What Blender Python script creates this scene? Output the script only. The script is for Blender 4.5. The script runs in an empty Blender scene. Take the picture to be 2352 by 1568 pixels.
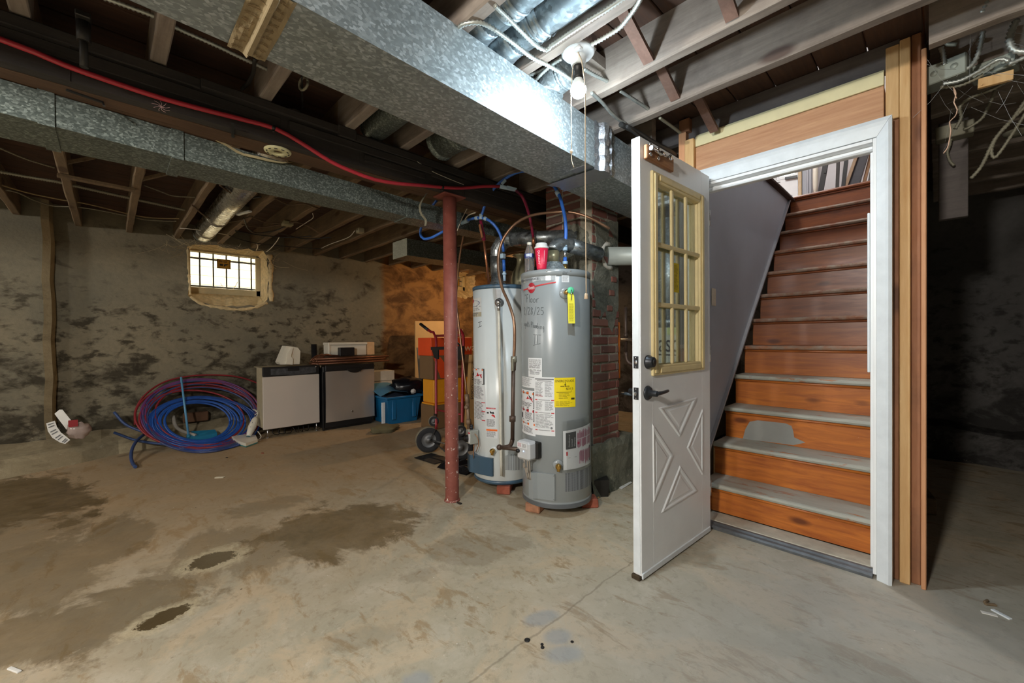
import bpy, math, random
from mathutils import Vector, Matrix

random.seed(7)
C = bpy.context.scene.collection
SC = bpy.context.scene
# ---------------------------------------------------------------- camera
F, CX, CY = 950.0, 1176.0, 784.0
CAMR = Vector((0.6970640396495548, 0.7169693523396223, -0.007528109533372472))
CAMU = Vector((-0.0006686378727766501, 0.011149323644800155, 0.9999376208072475))
CAMF = Vector((-0.7170085616998162, 0.6970155237783201, -0.00825118544179911))
CAMP = Vector((0, 0, 1.12))
cd = bpy.data.cameras.new('camera')
cd.sensor_width = 36; cd.lens = F / 2352 * 36; cd.clip_start = 0.02; cd.clip_end = 100
cam = bpy.data.objects.new('camera', cd); C.objects.link(cam)
M = Matrix((CAMR, CAMU, -CAMF)).transposed().to_4x4(); M.translation = CAMP
cam.matrix_world = M
SC.camera = cam
# ---------------------------------------------------------------- world, exposure
SC.view_settings.view_transform = 'Standard'; SC.view_settings.look = 'None'
SC.view_settings.exposure = 2.25; SC.view_settings.gamma = 1.0
SC.view_settings.use_curve_mapping = False
W = bpy.data.worlds.new('overcast_sky'); SC.world = W; W.use_nodes = True
W.node_tree.nodes['Background'].inputs[0].default_value = (1.0, 0.95, 0.86, 1)
W.node_tree.nodes['Background'].inputs[1].default_value = 2.0
BULB_STRENGTH = 225.0
BULB_COL = (0.76, 0.9, 1.0, 1)
REAR_FILL_STRENGTH = 46.0
NEAR_FILL_STRENGTH = 125.0
FILL_COL = (1.0, 0.95, 0.87, 1)
WARM_STRENGTH = 330.0
WARM_COL = (1.0, 0.62, 0.3, 1)
WARMX, WARMY = -4.75, 4.25
HALL_FILL_STRENGTH = 56.0


def ray(px, py): return CAMF + CAMR * ((px - CX) / F) - CAMU * ((py - CY) / F)
def P(px, py, x=None, y=None, z=None):
    d = ray(px, py)
    if x is not None: return CAMP + d * (x / d.x)
    if y is not None: return CAMP + d * (y / d.y)
    return CAMP + d * ((z - CAMP.z) / d.z)
# ---------------------------------------------------------------- mesh builder
def nrm(v):
    v = Vector(v); return v.normalized() if v.length > 1e-9 else Vector((0, 0, 1))
class MB:
    def __init__(s): s.v = []; s.f = []; s.mi = []; s.sm = []; s.M = None
    def add(s, vs, fs, m=0, smooth=False):
        b = len(s.v)
        for p in vs:
            p = Vector(p)
            s.v.append(s.M @ p if s.M else p)
        for f in fs:
            s.f.append([b + i for i in f]); s.mi.append(m); s.sm.append(smooth)
    def box(s, x0, x1, y0, y1, z0, z1, m=0, c=0.0):
        if x0 > x1: x0, x1 = x1, x0
        if y0 > y1: y0, y1 = y1, y0
        if z0 > z1: z0, z1 = z1, z0
        if c <= 0:
            vs = [(x, y, z) for x in (x0, x1) for y in (y0, y1) for z in (z0, z1)]
            s.add(vs, [(0, 1, 3, 2), (4, 6, 7, 5), (0, 4, 5, 1), (2, 3, 7, 6), (0, 2, 6, 4), (1, 5, 7, 3)], m); return
        c = min(c, (x1 - x0) * .49, (y1 - y0) * .49, (z1 - z0) * .49)
        vs = []; ix = {}
        for a in (0, 1):
            for b in (0, 1):
                for d in (0, 1):
                    X = (x0, x1)[a]; Y = (y0, y1)[b]; Z = (z0, z1)[d]
                    xi = (x0 + c, x1 - c)[a]; yi = (y0 + c, y1 - c)[b]; zi = (z0 + c, z1 - c)[d]
                    for k, p in enumerate(((X, yi, zi), (xi, Y, zi), (xi, yi, Z))):
                        ix[a, b, d, k] = len(vs); vs.append(p)
        fs = []
        for a in (0, 1):
            q = [ix[a, 0, 0, 0], ix[a, 1, 0, 0], ix[a, 1, 1, 0], ix[a, 0, 1, 0]]; fs.append(q if a else q[::-1])
            q = [ix[0, a, 0, 1], ix[1, a, 0, 1], ix[1, a, 1, 1], ix[0, a, 1, 1]]; fs.append(q[::-1] if a else q)
            q = [ix[0, 0, a, 2], ix[1, 0, a, 2], ix[1, 1, a, 2], ix[0, 1, a, 2]]; fs.append(q if a else q[::-1])
        for a in (0, 1):
            for b in (0, 1):
                q = [ix[a, b, 0, 0], ix[a, b, 0, 1], ix[a, b, 1, 1], ix[a, b, 1, 0]]; fs.append(q if (a ^ b) == 0 else q[::-1])
                q = [ix[a, 0, b, 0], ix[a, 0, b, 2], ix[a, 1, b, 2], ix[a, 1, b, 0]]; fs.append(q[::-1] if (a ^ b) == 0 else q)
                q = [ix[0, a, b, 1], ix[0, a, b, 2], ix[1, a, b, 2], ix[1, a, b, 1]]; fs.append(q if (a ^ b) == 0 else q[::-1])
                for d in (0, 1):
                    t = [ix[a, b, d, 0], ix[a, b, d, 1], ix[a, b, d, 2]]; fs.append(t if (a ^ b ^ d) else t[::-1])
        s.add(vs, fs, m)
    def obox(s, ctr, ax, ay, az, hx, hy, hz, m=0, c=0.0):
        """box with half sizes on three given axes"""
        ax, ay, az = nrm(ax), nrm(ay), nrm(az)
        R = Matrix((ax, ay, az)).transposed().to_4x4(); R.translation = Vector(ctr)
        o = s.M; s.M = (o @ R) if o else R
        s.box(-hx, hx, -hy, hy, -hz, hz, m, c); s.M = o
    def bar(s, a, b, w, h, up=(0, 0, 1), m=0, c=0.0):
        a = Vector(a); b = Vector(b); d = nrm(b - a); up = Vector(up)
        sx = nrm(d.cross(up)) if d.cross(up).length > 1e-5 else Vector((1, 0, 0))
        s.obox((a + b) / 2, d, sx, d.cross(sx) * -1, (b - a).length / 2, w / 2, h / 2, m, c)
    def prism(s, pts, off, m=0):
        """closed polygon pts swept by vector off"""
        n = len(pts); pts = [Vector(p) for p in pts]; off = Vector(off)
        nn = Vector((0, 0, 0))
        for i in range(n): nn += pts[i].cross(pts[(i + 1) % n])
        if nn.dot(off) > 0: pts = pts[::-1]
        vs = pts + [p + off for p in pts]
        fs = [tuple(range(n)), tuple(range(2 * n - 1, n - 1, -1))]
        for i in range(n):
            j = (i + 1) % n; fs.append((i, n + i, n + j, j))
        s.add(vs, fs, m)
    def lathe(s, prof, seg=20, org=(0, 0, 0), axis=(0, 0, 1), m=0, smooth=True, caps=True, ms=None):
        org = Vector(org); az = nrm(axis)
        ax = az.orthogonal().normalized() if abs(az.z) < .999 else Vector((1, 0, 0))
        ay = az.cross(ax); vs = []; n = len(prof)
        for r, h in prof:
            for k in range(seg):
                t = 2 * math.pi * k / seg
                vs.append(org + az * h + (ax * math.cos(t) + ay * math.sin(t)) * r)
        for i in range(n - 1):
            fs = [(i * seg + k, i * seg + (k + 1) % seg, (i + 1) * seg + (k + 1) % seg, (i + 1) * seg + k) for k in range(seg)]
            s.add([], [], m)
            b = len(s.v)
            if i == 0:
                s.add(vs, [], m); b0 = b
            for f in fs:
                s.f.append([b0 + q for q in f]); s.mi.append(ms[i] if ms else m); s.sm.append(smooth)
        if caps:
            if prof[0][0] > 1e-6: s.f.append([b0 + k for k in range(seg)][::-1]); s.mi.append(ms[0] if ms else m); s.sm.append(False)
            if prof[-1][0] > 1e-6: s.f.append([b0 + (n - 1) * seg + k for k in range(seg)]); s.mi.append(ms[-1] if ms else m); s.sm.append(False)
    def cyl(s, a, b, r, seg=14, m=0, r2=None, smooth=True):
        a = Vector(a); b = Vector(b)
        s.lathe([(r, 0), (r if r2 is None else r2, (b - a).length)], seg, a, b - a, m, smooth)
    def sphere(s, c, r, seg=14, rings=8, m=0, sc=(1, 1, 1)):
        vs = []; fs = []
        for i in range(rings + 1):
            p = math.pi * i / rings
            for k in range(seg):
                t = 2 * math.pi * k / seg
                vs.append((c[0] + sc[0] * r * math.sin(p) * math.cos(t), c[1] + sc[1] * r * math.sin(p) * math.sin(t), c[2] - sc[2] * r * math.cos(p)))
        for i in range(rings):
            for k in range(seg):
                a = i * seg + k; b = i * seg + (k + 1) % seg
                fs.append((a, b, b + seg, a + seg))
        s.add(vs, fs, m, True)
    def tube(s, pts, r, seg=8, m=0, rf=None, caps=True):
        pts = [Vector(p) for p in pts]; n = len(pts); vs = []
        t = [nrm(pts[min(i + 1, n - 1)] - pts[max(i - 1, 0)]) for i in range(n)]
        u = t[0].orthogonal().normalized()
        for i in range(n):
            u = u - t[i] * u.dot(t[i])
            u = u.normalized() if u.length > 1e-6 else t[i].orthogonal().normalized()
            w = t[i].cross(u); rr = rf[i] if rf else r
            for k in range(seg):
                a = 2 * math.pi * k / seg
                vs.append(pts[i] + (u * math.cos(a) + w * math.sin(a)) * rr)
        fs = [(i * seg + k, i * seg + (k + 1) % seg, (i + 1) * seg + (k + 1) % seg, (i + 1) * seg + k) for i in range(n - 1) for k in range(seg)]
        s.add(vs, fs, m, True)
        if caps:
            b = len(s.v) - len(vs)
            s.f.append([b + k for k in range(seg)][::-1]); s.mi.append(m); s.sm.append(False)
            s.f.append([b + (n - 1) * seg + k for k in range(seg)]); s.mi.append(m); s.sm.append(False)
    def quad(s, a, b, c, d, m=0): s.add([a, b, c, d], [(0, 1, 2, 3)], m)


def spline(pts, step=0.03):
    """Catmull-Rom through pts at about step spacing"""
    pts = [Vector(p) for p in pts]
    if len(pts) < 3:
        n = max(1, int((pts[1] - pts[0]).length / step)); return [pts[0].lerp(pts[1], i / n) for i in range(n + 1)]
    q = [pts[0] * 2 - pts[1]] + pts + [pts[-1] * 2 - pts[-2]]; out = []
    for i in range(1, len(q) - 2):
        n = max(2, int((q[i + 1] - q[i]).length / step))
        for k in range(n):
            t = k / n; a, b, c, d = q[i - 1], q[i], q[i + 1], q[i + 2]
            out.append(.5 * ((2 * b) + (c - a) * t + (2 * a - 5 * b + 4 * c - d) * t * t + (3 * b - 3 * c + d - a) * t ** 3))
    out.append(pts[-1]); return out
def hose(pts, r, step=.03, seg=8, m=0):
    b = MB(); b.tube(spline(pts, step), r, seg, m); return b
def armored(pts, r=.0095, pitch=.012):
    p = spline(pts, pitch / 2); b = MB()
    b.tube(p, r, 7, 0, [r if i % 2 else r * .62 for i in range(len(p))]); return b
# ---------------------------------------------------------------- object linking
def wloc(o):
    l = Vector((0, 0, 0))
    while o: l = l + Vector(o.location); o = o.parent
    return l
def obj(name, b, mats, parent=None, label=None, cat=None, group=None, kind=None, base=None):
    if not isinstance(mats, (list, tuple)): mats = [mats]
    me = bpy.data.meshes.new(name)
    off = wloc(parent)
    org = Vector(base) if base is not None else Vector((0, 0, 0))
    o2 = off + org if parent is None else off
    me.from_pydata([v - o2 for v in b.v], [], b.f)
    for m in mats: me.materials.append(m)
    me.polygons.foreach_set('material_index', b.mi); me.polygons.foreach_set('use_smooth', b.sm)
    me.update()
    o = bpy.data.objects.new(name, me); C.objects.link(o)
    if parent: o.parent = parent
    else: o.location = org
    tag(o, label, cat, group, kind or ('stuff' if name == 'print' else None)); return o
def tag(o, label=None, cat=None, group=None, kind=None):
    if label: o['label'] = label
    if cat: o['category'] = cat
    if group: o['group'] = group
    if kind: o['kind'] = kind
    return o
def thing(name, loc, label, cat, group=None, kind=None):
    o = bpy.data.objects.new(name, None); C.objects.link(o); o.location = Vector(loc); o.empty_display_size = .1
    return tag(o, label, cat, group, kind)
def one(name, b, mats, label, cat, group=None, kind=None):
    """a thing that is one mesh: origin under its middle"""
    xs = [v.x for v in b.v]; ys = [v.y for v in b.v]; zs = [v.z for v in b.v]
    return obj(name, b, mats, None, label, cat, group, kind, ((min(xs) + max(xs)) / 2, (min(ys) + max(ys)) / 2, min(zs)))
def group_mats(mats): return mats
# ---------------------------------------------------------------- materials
def S(r, g, b):
    f = lambda c: (c / 255 / 12.92) if c <= 10 else (((c / 255) + .055) / 1.055) ** 2.4
    return (f(r), f(g), f(b), 1)
class NT:
    """small node helper"""
    def __init__(s, name):
        s.m = bpy.data.materials.new(name); s.m.use_nodes = True; s.t = s.m.node_tree
        s.b = s.t.nodes['Principled BSDF']; s.out = s.t.nodes['Material Output']
    def n(s, typ, **kw):
        x = s.t.nodes.new(typ)
        for k, v in kw.items(): setattr(x, k, v)
        return x
    def link(s, a, b): s.t.links.new(a, b)
    def put(s, sock, v):
        if hasattr(v, 'is_linked') or isinstance(v, bpy.types.NodeSocket): s.link(v, sock)
        else: sock.default_value = v
    def coord(s, scale=(1, 1, 1), kind='Object', rot=(0, 0, 0), loc=(0, 0, 0)):
        c = s.n('ShaderNodeTexCoord'); mp = s.n('ShaderNodeMapping')
        s.link(c.outputs[kind], mp.inputs[0]); mp.inputs['Scale'].default_value = scale; mp.inputs['Rotation'].default_value = rot; mp.inputs['Location'].default_value = loc
        return mp.outputs[0]
    def noise(s, co, scale=5, det=4, rough=.6, dist=0):
        x = s.n('ShaderNodeTexNoise'); s.link(co, x.inputs['Vector'])
        x.inputs['Scale'].default_value = scale; x.inputs['Detail'].default_value = det; x.inputs['Roughness'].default_value = rough; x.inputs['Distortion'].default_value = dist
        return x.outputs[0]
    def voro(s, co, scale=5, out='Distance', feature='F1', rnd=1):
        x = s.n('ShaderNodeTexVoronoi', feature=feature); s.link(co, x.inputs['Vector']); x.inputs['Scale'].default_value = scale
        x.inputs['Randomness'].default_value = rnd
        return x.outputs[out]
    def ramp(s, fac, stops):
        x = s.n('ShaderNodeValToRGB'); s.link(fac, x.inputs[0]); e = x.color_ramp.elements
        while len(e) < len(stops): e.new(.5)
        for i, (p, c) in enumerate(stops):
            e[i].position = p; e[i].color = c if len(c) == 4 else (*c, 1)
        return x.outputs[0]
    def mapr(s, v, a, b, c=0, d=1):
        x = s.n('ShaderNodeMapRange'); s.put(x.inputs[0], v)
        for i, q in enumerate((a, b, c, d)): x.inputs[i + 1].default_value = q
        return x.outputs[0]
    def math(s, op, a, b=0, clamp=False):
        x = s.n('ShaderNodeMath', operation=op); x.use_clamp = clamp; s.put(x.inputs[0], a); s.put(x.inputs[1], b); return x.outputs[0]
    def mix(s, fac, a, b, mode='MIX'):
        x = s.n('ShaderNodeMix', data_type='RGBA', blend_type=mode)
        s.put(x.inputs[0], fac); s.put(x.inputs[6], a); s.put(x.inputs[7], b); return x.outputs[2]
    def bump(s, h, strength=.3, dist=.01):
        x = s.n('ShaderNodeBump'); s.link(h, x.inputs['Height']); x.inputs['Strength'].default_value = strength; x.inputs['Distance'].default_value = dist
        s.link(x.outputs[0], s.b.inputs['Normal'])
    def sep(s, co):
        x = s.n('ShaderNodeSeparateXYZ'); s.link(co, x.inputs[0]); return x.outputs
    def rnd(s): return s.n('ShaderNodeObjectInfo').outputs['Random']
    def ell(s, xyz, cx, cy, rx, ry, ang, nz, amp=.5, soft=.15, ax=(0, 1)):
        """mask of a noisy ellipse in two of the coordinates"""
        ca, sa = math.cos(ang), math.sin(ang)
        dx = s.math('SUBTRACT', xyz[ax[0]], cx); dy = s.math('SUBTRACT', xyz[ax[1]], cy)
        u = s.math('ADD', s.math('MULTIPLY', dx, ca / rx), s.math('MULTIPLY', dy, sa / rx))
        v = s.math('ADD', s.math('MULTIPLY', dx, -sa / ry), s.math('MULTIPLY', dy, ca / ry))
        d = s.math('SQRT', s.math('ADD', s.math('MULTIPLY', u, u), s.math('MULTIPLY', v, v)))
        d = s.math('ADD', d, s.math('MULTIPLY', s.math('SUBTRACT', nz, .5), amp * 2))
        return s.mapr(d, 1 - soft, 1 + soft, 1, 0)
    def fin(s, col=None, rough=None, metal=None, spec=None):
        if col is not None: s.put(s.b.inputs['Base Color'], col)
        if rough is not None: s.put(s.b.inputs['Roughness'], rough)
        if metal is not None: s.put(s.b.inputs['Metallic'], metal)
        if spec is not None: s.b.inputs['Specular IOR Level'].default_value = spec
        return s.m
def plain(name, col, rough=.5, metal=0.0, var=.12, scale=12, bump=0.0, spec=None, rv=.06):
    n = NT(name); co = n.coord(); z = n.noise(co, scale, 4)
    c = n.mix(n.mapr(z, .3, .7), tuple(x * (1 - var) for x in col[:3]) + (1,), tuple(min(1, x * (1 + var)) for x in col[:3]) + (1,))
    if bump: n.bump(n.noise(co, scale * 4, 5), bump, .004)
    return n.fin(c, n.mapr(z, .2, .8, max(.02, rough - rv), min(1, rough + rv)), metal, spec)
def wood(name, a, b, axis='X', scale=1.0, rough=.7, knot=None, dirt=None, bump=.25, dirt_amt=.5):
    n = NT(name)
    sc = {'X': (1.2, 14, 14), 'Y': (14, 1.2, 14), 'Z': (14, 14, 1.2)}[axis]
    rn = n.rnd(); cc = n.n('ShaderNodeTexCoord').outputs['Object']
    ad = n.n('ShaderNodeVectorMath', operation='ADD'); n.link(cc, ad.inputs[0])
    cb = n.n('ShaderNodeCombineXYZ')
    for i in range(3): n.link(n.math('MULTIPLY', rn, 7.3 + 3.1 * i), cb.inputs[i])
    n.link(cb.outputs[0], ad.inputs[1])
    mp = n.n('ShaderNodeMapping'); n.link(ad.outputs[0], mp.inputs[0]); mp.inputs['Scale'].default_value = tuple(x * scale for x in sc)
    co = mp.outputs[0]
    g = n.noise(co, 2.2, 6, .65, .6); g2 = n.noise(co, 9, 3, .6)
    f = n.math('ADD', n.math('MULTIPLY', g, .75), n.math('MULTIPLY', g2, .25))
    c = n.mix(n.mapr(f, .35, .65), a, b)
    if knot:
        kc = n.n('ShaderNodeMapping'); n.link(ad.outputs[0], kc.inputs[0])
        kc.inputs['Scale'].default_value = tuple({1.2: 2.0, 14: 5.0}[x] for x in sc)
        kd = n.voro(kc.outputs[0], 1.0)
        c = n.mix(n.mapr(kd, .10, .17, .85, 0), c, knot)
    if dirt:
        c = n.mix(n.mapr(n.noise(n.coord(), 3.0, 6, .7), .45, .7, 0, dirt_amt), c, dirt)
    c = n.mix(.18, c, n.mix(rn, (.25, .25, .25, 1), (1, 1, 1, 1)), 'MULTIPLY')
    n.bump(f, bump, .004)
    return n.fin(c, n.mapr(g2, .2, .8, rough - .1, min(1, rough + .1)))
def galv(name, a, b, scale=70, metal=.75, rough=.42, dirt=.15, bump=.03):
    n = NT(name); co = n.coord((1, 1, 1)); v = n.voro(n.coord((1, .7, 1)), scale * 1.9, 'Color')
    sep = n.n('ShaderNodeSeparateColor'); n.link(v, sep.inputs[0])
    z = n.noise(co, 4, 4)
    f = n.math('POWER', sep.outputs[0], 2.6)
    c = n.mix(f, a, b); c = n.mix(n.mapr(z, .4, .75, 0, dirt), c, S(70, 66, 58))
    r = n.math('ADD', n.math('MULTIPLY', sep.outputs[1], .22), rough - .1)
    if bump: n.bump(sep.outputs[2], bump, .001)
    return n.fin(c, r, metal)
def emis(name, col, st):
    n = NT(name); n.b.inputs['Emission Color'].default_value = col; n.b.inputs['Emission Strength'].default_value = st
    return n.fin((.9, .9, .9, 1), .3)
def glass(name, tint=(.92, .95, .95, 1), refl=.12, rough=.02):
    n = NT(name); tr = n.n('ShaderNodeBsdfTransparent'); gl = n.n('ShaderNodeBsdfGlossy'); mx = n.n('ShaderNodeMixShader'); lw = n.n('ShaderNodeLayerWeight')
    tr.inputs[0].default_value = tint; gl.inputs['Roughness'].default_value = rough; lw.inputs[0].default_value = .35
    n.link(n.math('ADD', n.math('MULTIPLY', lw.outputs['Fresnel'], .5), refl * .4), mx.inputs[0])
    n.link(tr.outputs[0], mx.inputs[1]); n.link(gl.outputs[0], mx.inputs[2]); n.link(mx.outputs[0], n.out.inputs[0]); return n.m
# ---------------------------------------------------------------- lettering
def text2d(txt, size=1.0, extrude=0.0):
    """letters as flat faces: verts (x, y), faces"""
    cu = bpy.data.curves.new('t', 'FONT'); cu.body = txt; cu.size = size; cu.resolution_u = 3
    o = bpy.data.objects.new('t', cu); C.objects.link(o)
    dg = bpy.context.evaluated_depsgraph_get(); dg.update()
    me = bpy.data.meshes.new_from_object(o.evaluated_get(dg))
    vs = [(v.co.x, v.co.y) for v in me.vertices]; fs = [tuple(p.vertices) for p in me.polygons]
    bpy.data.objects.remove(o); bpy.data.meshes.remove(me); bpy.data.curves.remove(cu)
    return vs, fs
def put_text(b, txt, fn, x0, y0, x1, y1, m=0):
    """fit letters in the rectangle of a surface function fn(u, v)"""
    vs, fs = text2d(txt)
    if not vs: return
    ax = min(v[0] for v in vs); bx = max(v[0] for v in vs); ay = min(v[1] for v in vs); by = max(v[1] for v in vs)
    b.add([fn(x0 + (x1 - x0) * (v[0] - ax) / (bx - ax), y0 + (y1 - y0) * (v[1] - ay) / max(1e-6, by - ay)) for v in vs], fs, m)
def rect(b, fn, u0, v0, u1, v1, m=0, nu=1):
    for i in range(nu):
        a = u0 + (u1 - u0) * i / nu; c = u0 + (u1 - u0) * (i + 1) / nu
        b.quad(fn(a, v0), fn(c, v0), fn(c, v1), fn(a, v1), m)
def lines(b, fn, u0, v0, u1, v1, n, m=0, fill=.45, rag=.25, words=4):
    """rows of small print"""
    h = (v1 - v0) / n
    for i in range(n):
        y1 = v1 - i * h; e = u1 - (u1 - u0) * random.random() * rag; x = u0
        w = (u1 - u0) / words
        while x < e - w * .2:
            l = w * random.uniform(.6, 1.15); rect(b, fn, x, y1 - h * fill, min(e, x + l), y1, m); x += l + w * .12
STROKES = {
 'F': [[(0, 0), (0, 1)], [(0, 1), (.5, 1.02)], [(0, .52), (.4, .55)]], 'l': [[(.1, 0), (.1, 1)]],
 'o': [[(.25, .5), (.05, .35), (.05, .1), (.25, 0), (.48, .1), (.48, .38), (.25, .5)]], 'r': [[(.05, .5), (.1, 0)], [(.08, .3), (.2, .48), (.5, .55)]],
 '2': [[(0, .8), (.15, 1), (.42, .95), (.45, .7), (.2, .3), (0, .02), (.55, .05)]], '/': [[(0, -.15), (.45, 1.1)]],
 '8': [[(.45, .85), (.2, 1), (.05, .8), (.25, .55), (.45, .3), (.3, 0), (.05, .12), (.2, .5), (.48, .85)]], '5': [[(.5, 1), (.08, .98), (.02, .6), (.35, .6), (.5, .3), (.3, 0), (0, .05)]],
 'P': [[(.05, 0), (.05, 1), (.4, 1.0), (.48, .75), (.3, .55), (.05, .52)]], 'u': [[(0, .5), (.03, .1), (.2, 0), (.38, .15), (.42, .5), (.45, 0)]],
 'm': [[(0, 0), (.03, .5), (.1, .45), (.22, .5), (.24, 0)], [(.24, .35), (.38, .5), (.48, .4), (.5, 0)]], 'b': [[(.05, 1), (.03, 0), (.3, 0), (.4, .25), (.25, .45), (.05, .35)]],
 'i': [[(.1, 0), (.1, .5)], [(.1, .68), (.12, .74)]], 'n': [[(0, 0), (.03, .5)], [(.03, .35), (.2, .5), (.35, .4), (.38, 0)]],
 'g': [[(.4, .45), (.15, .5), (.02, .25), (.2, .05), (.4, .2), (.42, .48), (.38, -.4), (.1, -.5)]], 'y': [[(0, .5), (.15, .1), (.35, .05)], [(.42, .5), (.3, -.2), (.05, -.5)]],
 't': [[(.15, .9), (.12, 0), (.3, 0)], [(0, .55), (.35, .58)]], '"': [[(.1, 1), (.12, .8)], [(.25, 1), (.27, .8)]],
 'I': [[(.25, .05), (.25, .95)]]}
def scrawl(b, txt, fn, u0, v0, cw, ch, wd, slope=0.0, m=0):
    """hand lettering from thin strokes; fn(u, v) in metres on the surface"""
    u = u0
    for ch_ in txt:
        for st in STROKES.get(ch_, []):
            q = [(u + x * cw, v0 + y * ch + slope * (u - u0)) for x, y in st]
            for (ax, ay), (bx, by) in zip(q, q[1:]):
                L = math.hypot(bx - ax, by - ay) or 1e-6; nx, ny = -(by - ay) / L * wd / 2, (bx - ax) / L * wd / 2
                k = max(1, int(L / .02))
                for i in range(k):
                    t, t2 = i / k, (i + 1) / k
                    a = (ax + (bx - ax) * t, ay + (by - ay) * t); c = (ax + (bx - ax) * t2, ay + (by - ay) * t2)
                    b.quad(fn(a[0] - nx, a[1] - ny), fn(c[0] - nx, c[1] - ny), fn(c[0] + nx, c[1] + ny), fn(a[0] + nx, a[1] + ny), m)
        u += cw * {'l': .35, 'i': .4, 't': .5, ' ': .5, 'I': .4, '/': .6}.get(ch_, .72)
# ================================================================ MATERIALS OF THE ROOM
def floor_material():
    n = NT('concrete_floor'); co = n.coord(); xyz = n.sep(co)
    n1 = n.noise(co, 1.1, 7, .62, .3); n2 = n.noise(co, 5, 7, .7, .4); n3 = n.noise(n.coord((1, 1, 1), rot=(0, 0, .6)), 22, 5, .7); n4 = n.noise(n.coord((1.0, 2.6, 1), rot=(0, 0, -.35)), 3.2, 7, .72, .5)
    c = n.mix(n.mapr(n1, .35, .65), S(190, 178, 154), S(168, 162, 142))
    c = n.mix(n.mapr(n2, .45, .7, 0, .6), c, S(208, 200, 182))
    c = n.mix(n.mapr(n.noise(n.coord(loc=(5, 1, 2)), 2.4, 8, .7, .8), .5, .6, 0, .5), c, S(206, 184, 152)); c = n.mix(n.mapr(n4, .55, .62, 0, .6), c, S(150, 124, 86)); c = n.mix(n.mapr(n.noise(n.coord((1, 1.8, 1), rot=(0, 0, -.3), loc=(2, 8, 0)), 5.5, 8, .75, .6), .6, .66, 0, .6), c, S(140, 112, 70))
    c = n.mix(n.mapr(n3, .52, .7, 0, .45), c, S(132, 118, 94)); c = n.mix(n.mapr(n.noise(n.coord(loc=(8, 8, 8)), 11, 8, .8, .7), .58, .68, 0, .55), c, S(212, 202, 184))
    rough = n.mapr(n2, .3, .7, .62, .85)
    nst = n.math('ADD', n.math('MULTIPLY', n.noise(n.coord((1, 1.5, 1), rot=(0, 0, -.4)), 1.6, 8, .72, .6), .75), n.math('MULTIPLY', n.noise(co, 7, 6, .75), .25))
    def E(cp, ap, bp, amp=2.3, soft=.14, nz=None):
        c0 = P(*cp, z=0); a = P(*ap, z=0) - c0; b = P(*bp, z=0) - c0
        ang = math.atan2(a.y, a.x); d = Vector((-math.sin(ang), math.cos(ang)))
        return n.ell(xyz, c0.x, c0.y, max(.05, Vector((a.x, a.y)).length), max(.04, abs(b.x * d.x + b.y * d.y)), ang, nz or nst, amp, soft)
    brown = n.ell(xyz, -4.6, 1.2, 2.3, 2.6, .2, n1, .5, .5)
    c = n.mix(n.math('MULTIPLY', brown, .62), c, S(150, 118, 74))
    grey = n.ell(xyz, .2, 1.6, 1.0, 1.3, .3, n1, .6, .4)
    c = n.mix(n.math('MULTIPLY', grey, .5), c, S(150, 156, 158))
    wet = None
    for cp, ap, bp, amt in (((790, 1212), (960, 1196), (790, 1165), .85), ((560, 1262), (740, 1245), (560, 1215), .5), ((40, 1150), (190, 1118), (40, 1098), 1.0),
                            ((100, 1310), (300, 1270), (100, 1230), .62), ((230, 1425), (470, 1370), (230, 1365), .72), ((595, 1162), (690, 1150), (595, 1146), .4),
                            ((270, 1228), (345, 1205), (270, 1196), .55), ((1085, 1262), (1200, 1255), (1085, 1232), .33), ((0, 1480), (120, 1440), (0, 1420), .75), ((0, 1215), (190, 1170), (0, 1170), .5),
                            ((420, 1330), (560, 1285), (420, 1300), .5), ((850, 1460), (960, 1440), (850, 1438), .22), ((960, 1320), (1030, 1300), (960, 1300), .25)):
        m = n.math('MULTIPLY', E(cp, ap, bp), n.math('MULTIPLY', n.mapr(n2, .3, .6, .65, 1.0), amt))
        wet = m if wet is None else n.math('MAXIMUM', wet, m)
    c = n.mix(wet, c, n.mix(n.mapr(n3, .3, .7), S(86, 70, 44), S(112, 94, 62)))
    for cp, ap, bp in (((490, 1284), (560, 1262), (490, 1262)), ((375, 1418), (450, 1385), (375, 1396))):
        npd = n.math('ADD', n.math('MULTIPLY', n.noise(co, 12, 7, .75, .8), .7), n.math('MULTIPLY', n.noise(co, 60, 3, .7), .3)); rim = E(cp, ap, bp, 1.4, .35, npd); c = n.mix(n.math('MULTIPLY', rim, .75), c, S(205, 192, 160))
        core = E(cp, (cp[0] + (ap[0] - cp[0]) * .75, cp[1] + (ap[1] - cp[1]) * .75), (bp[0], cp[1] + (bp[1] - cp[1]) * .7), 1.3, .06, npd)
        c = n.mix(core, c, S(84, 70, 46)); wet = n.math('MAXIMUM', wet, core)
        rough = n.mix(core, rough, (.04, .04, .04, 1))
    pt = None
    for cp, ap, bp in (((1300, 1500), (1340, 1495), (1300, 1480)), ((1240, 1420), (1275, 1410), (1240, 1408)), ((1285, 1462), (1310, 1455), (1285, 1452)), ((960, 1562), (990, 1555), (960, 1553))):
        m = E(cp, ap, bp, 1.4, .3); pt = m if pt is None else n.math('MAXIMUM', pt, m)
    c = n.mix(n.math('MULTIPLY', pt, .6), c, S(148, 156, 162))
    sp = n.math('MULTIPLY', n.mapr(n.voro(co, 16), .035, .06, 1, 0), n.mapr(n.noise(co, 1.7, 3), .5, .6))
    c = n.mix(sp, c, S(215, 210, 198))
    sp2 = n.math('MULTIPLY', n.mapr(n.voro(n.coord(loc=(3, 7, 1)), 9), .03, .05, 1, 0), n.mapr(n.noise(n.coord(loc=(9, 2, 0)), 2.1, 3), .5, .6))
    c = n.mix(sp2, c, S(90, 76, 56))
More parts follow.
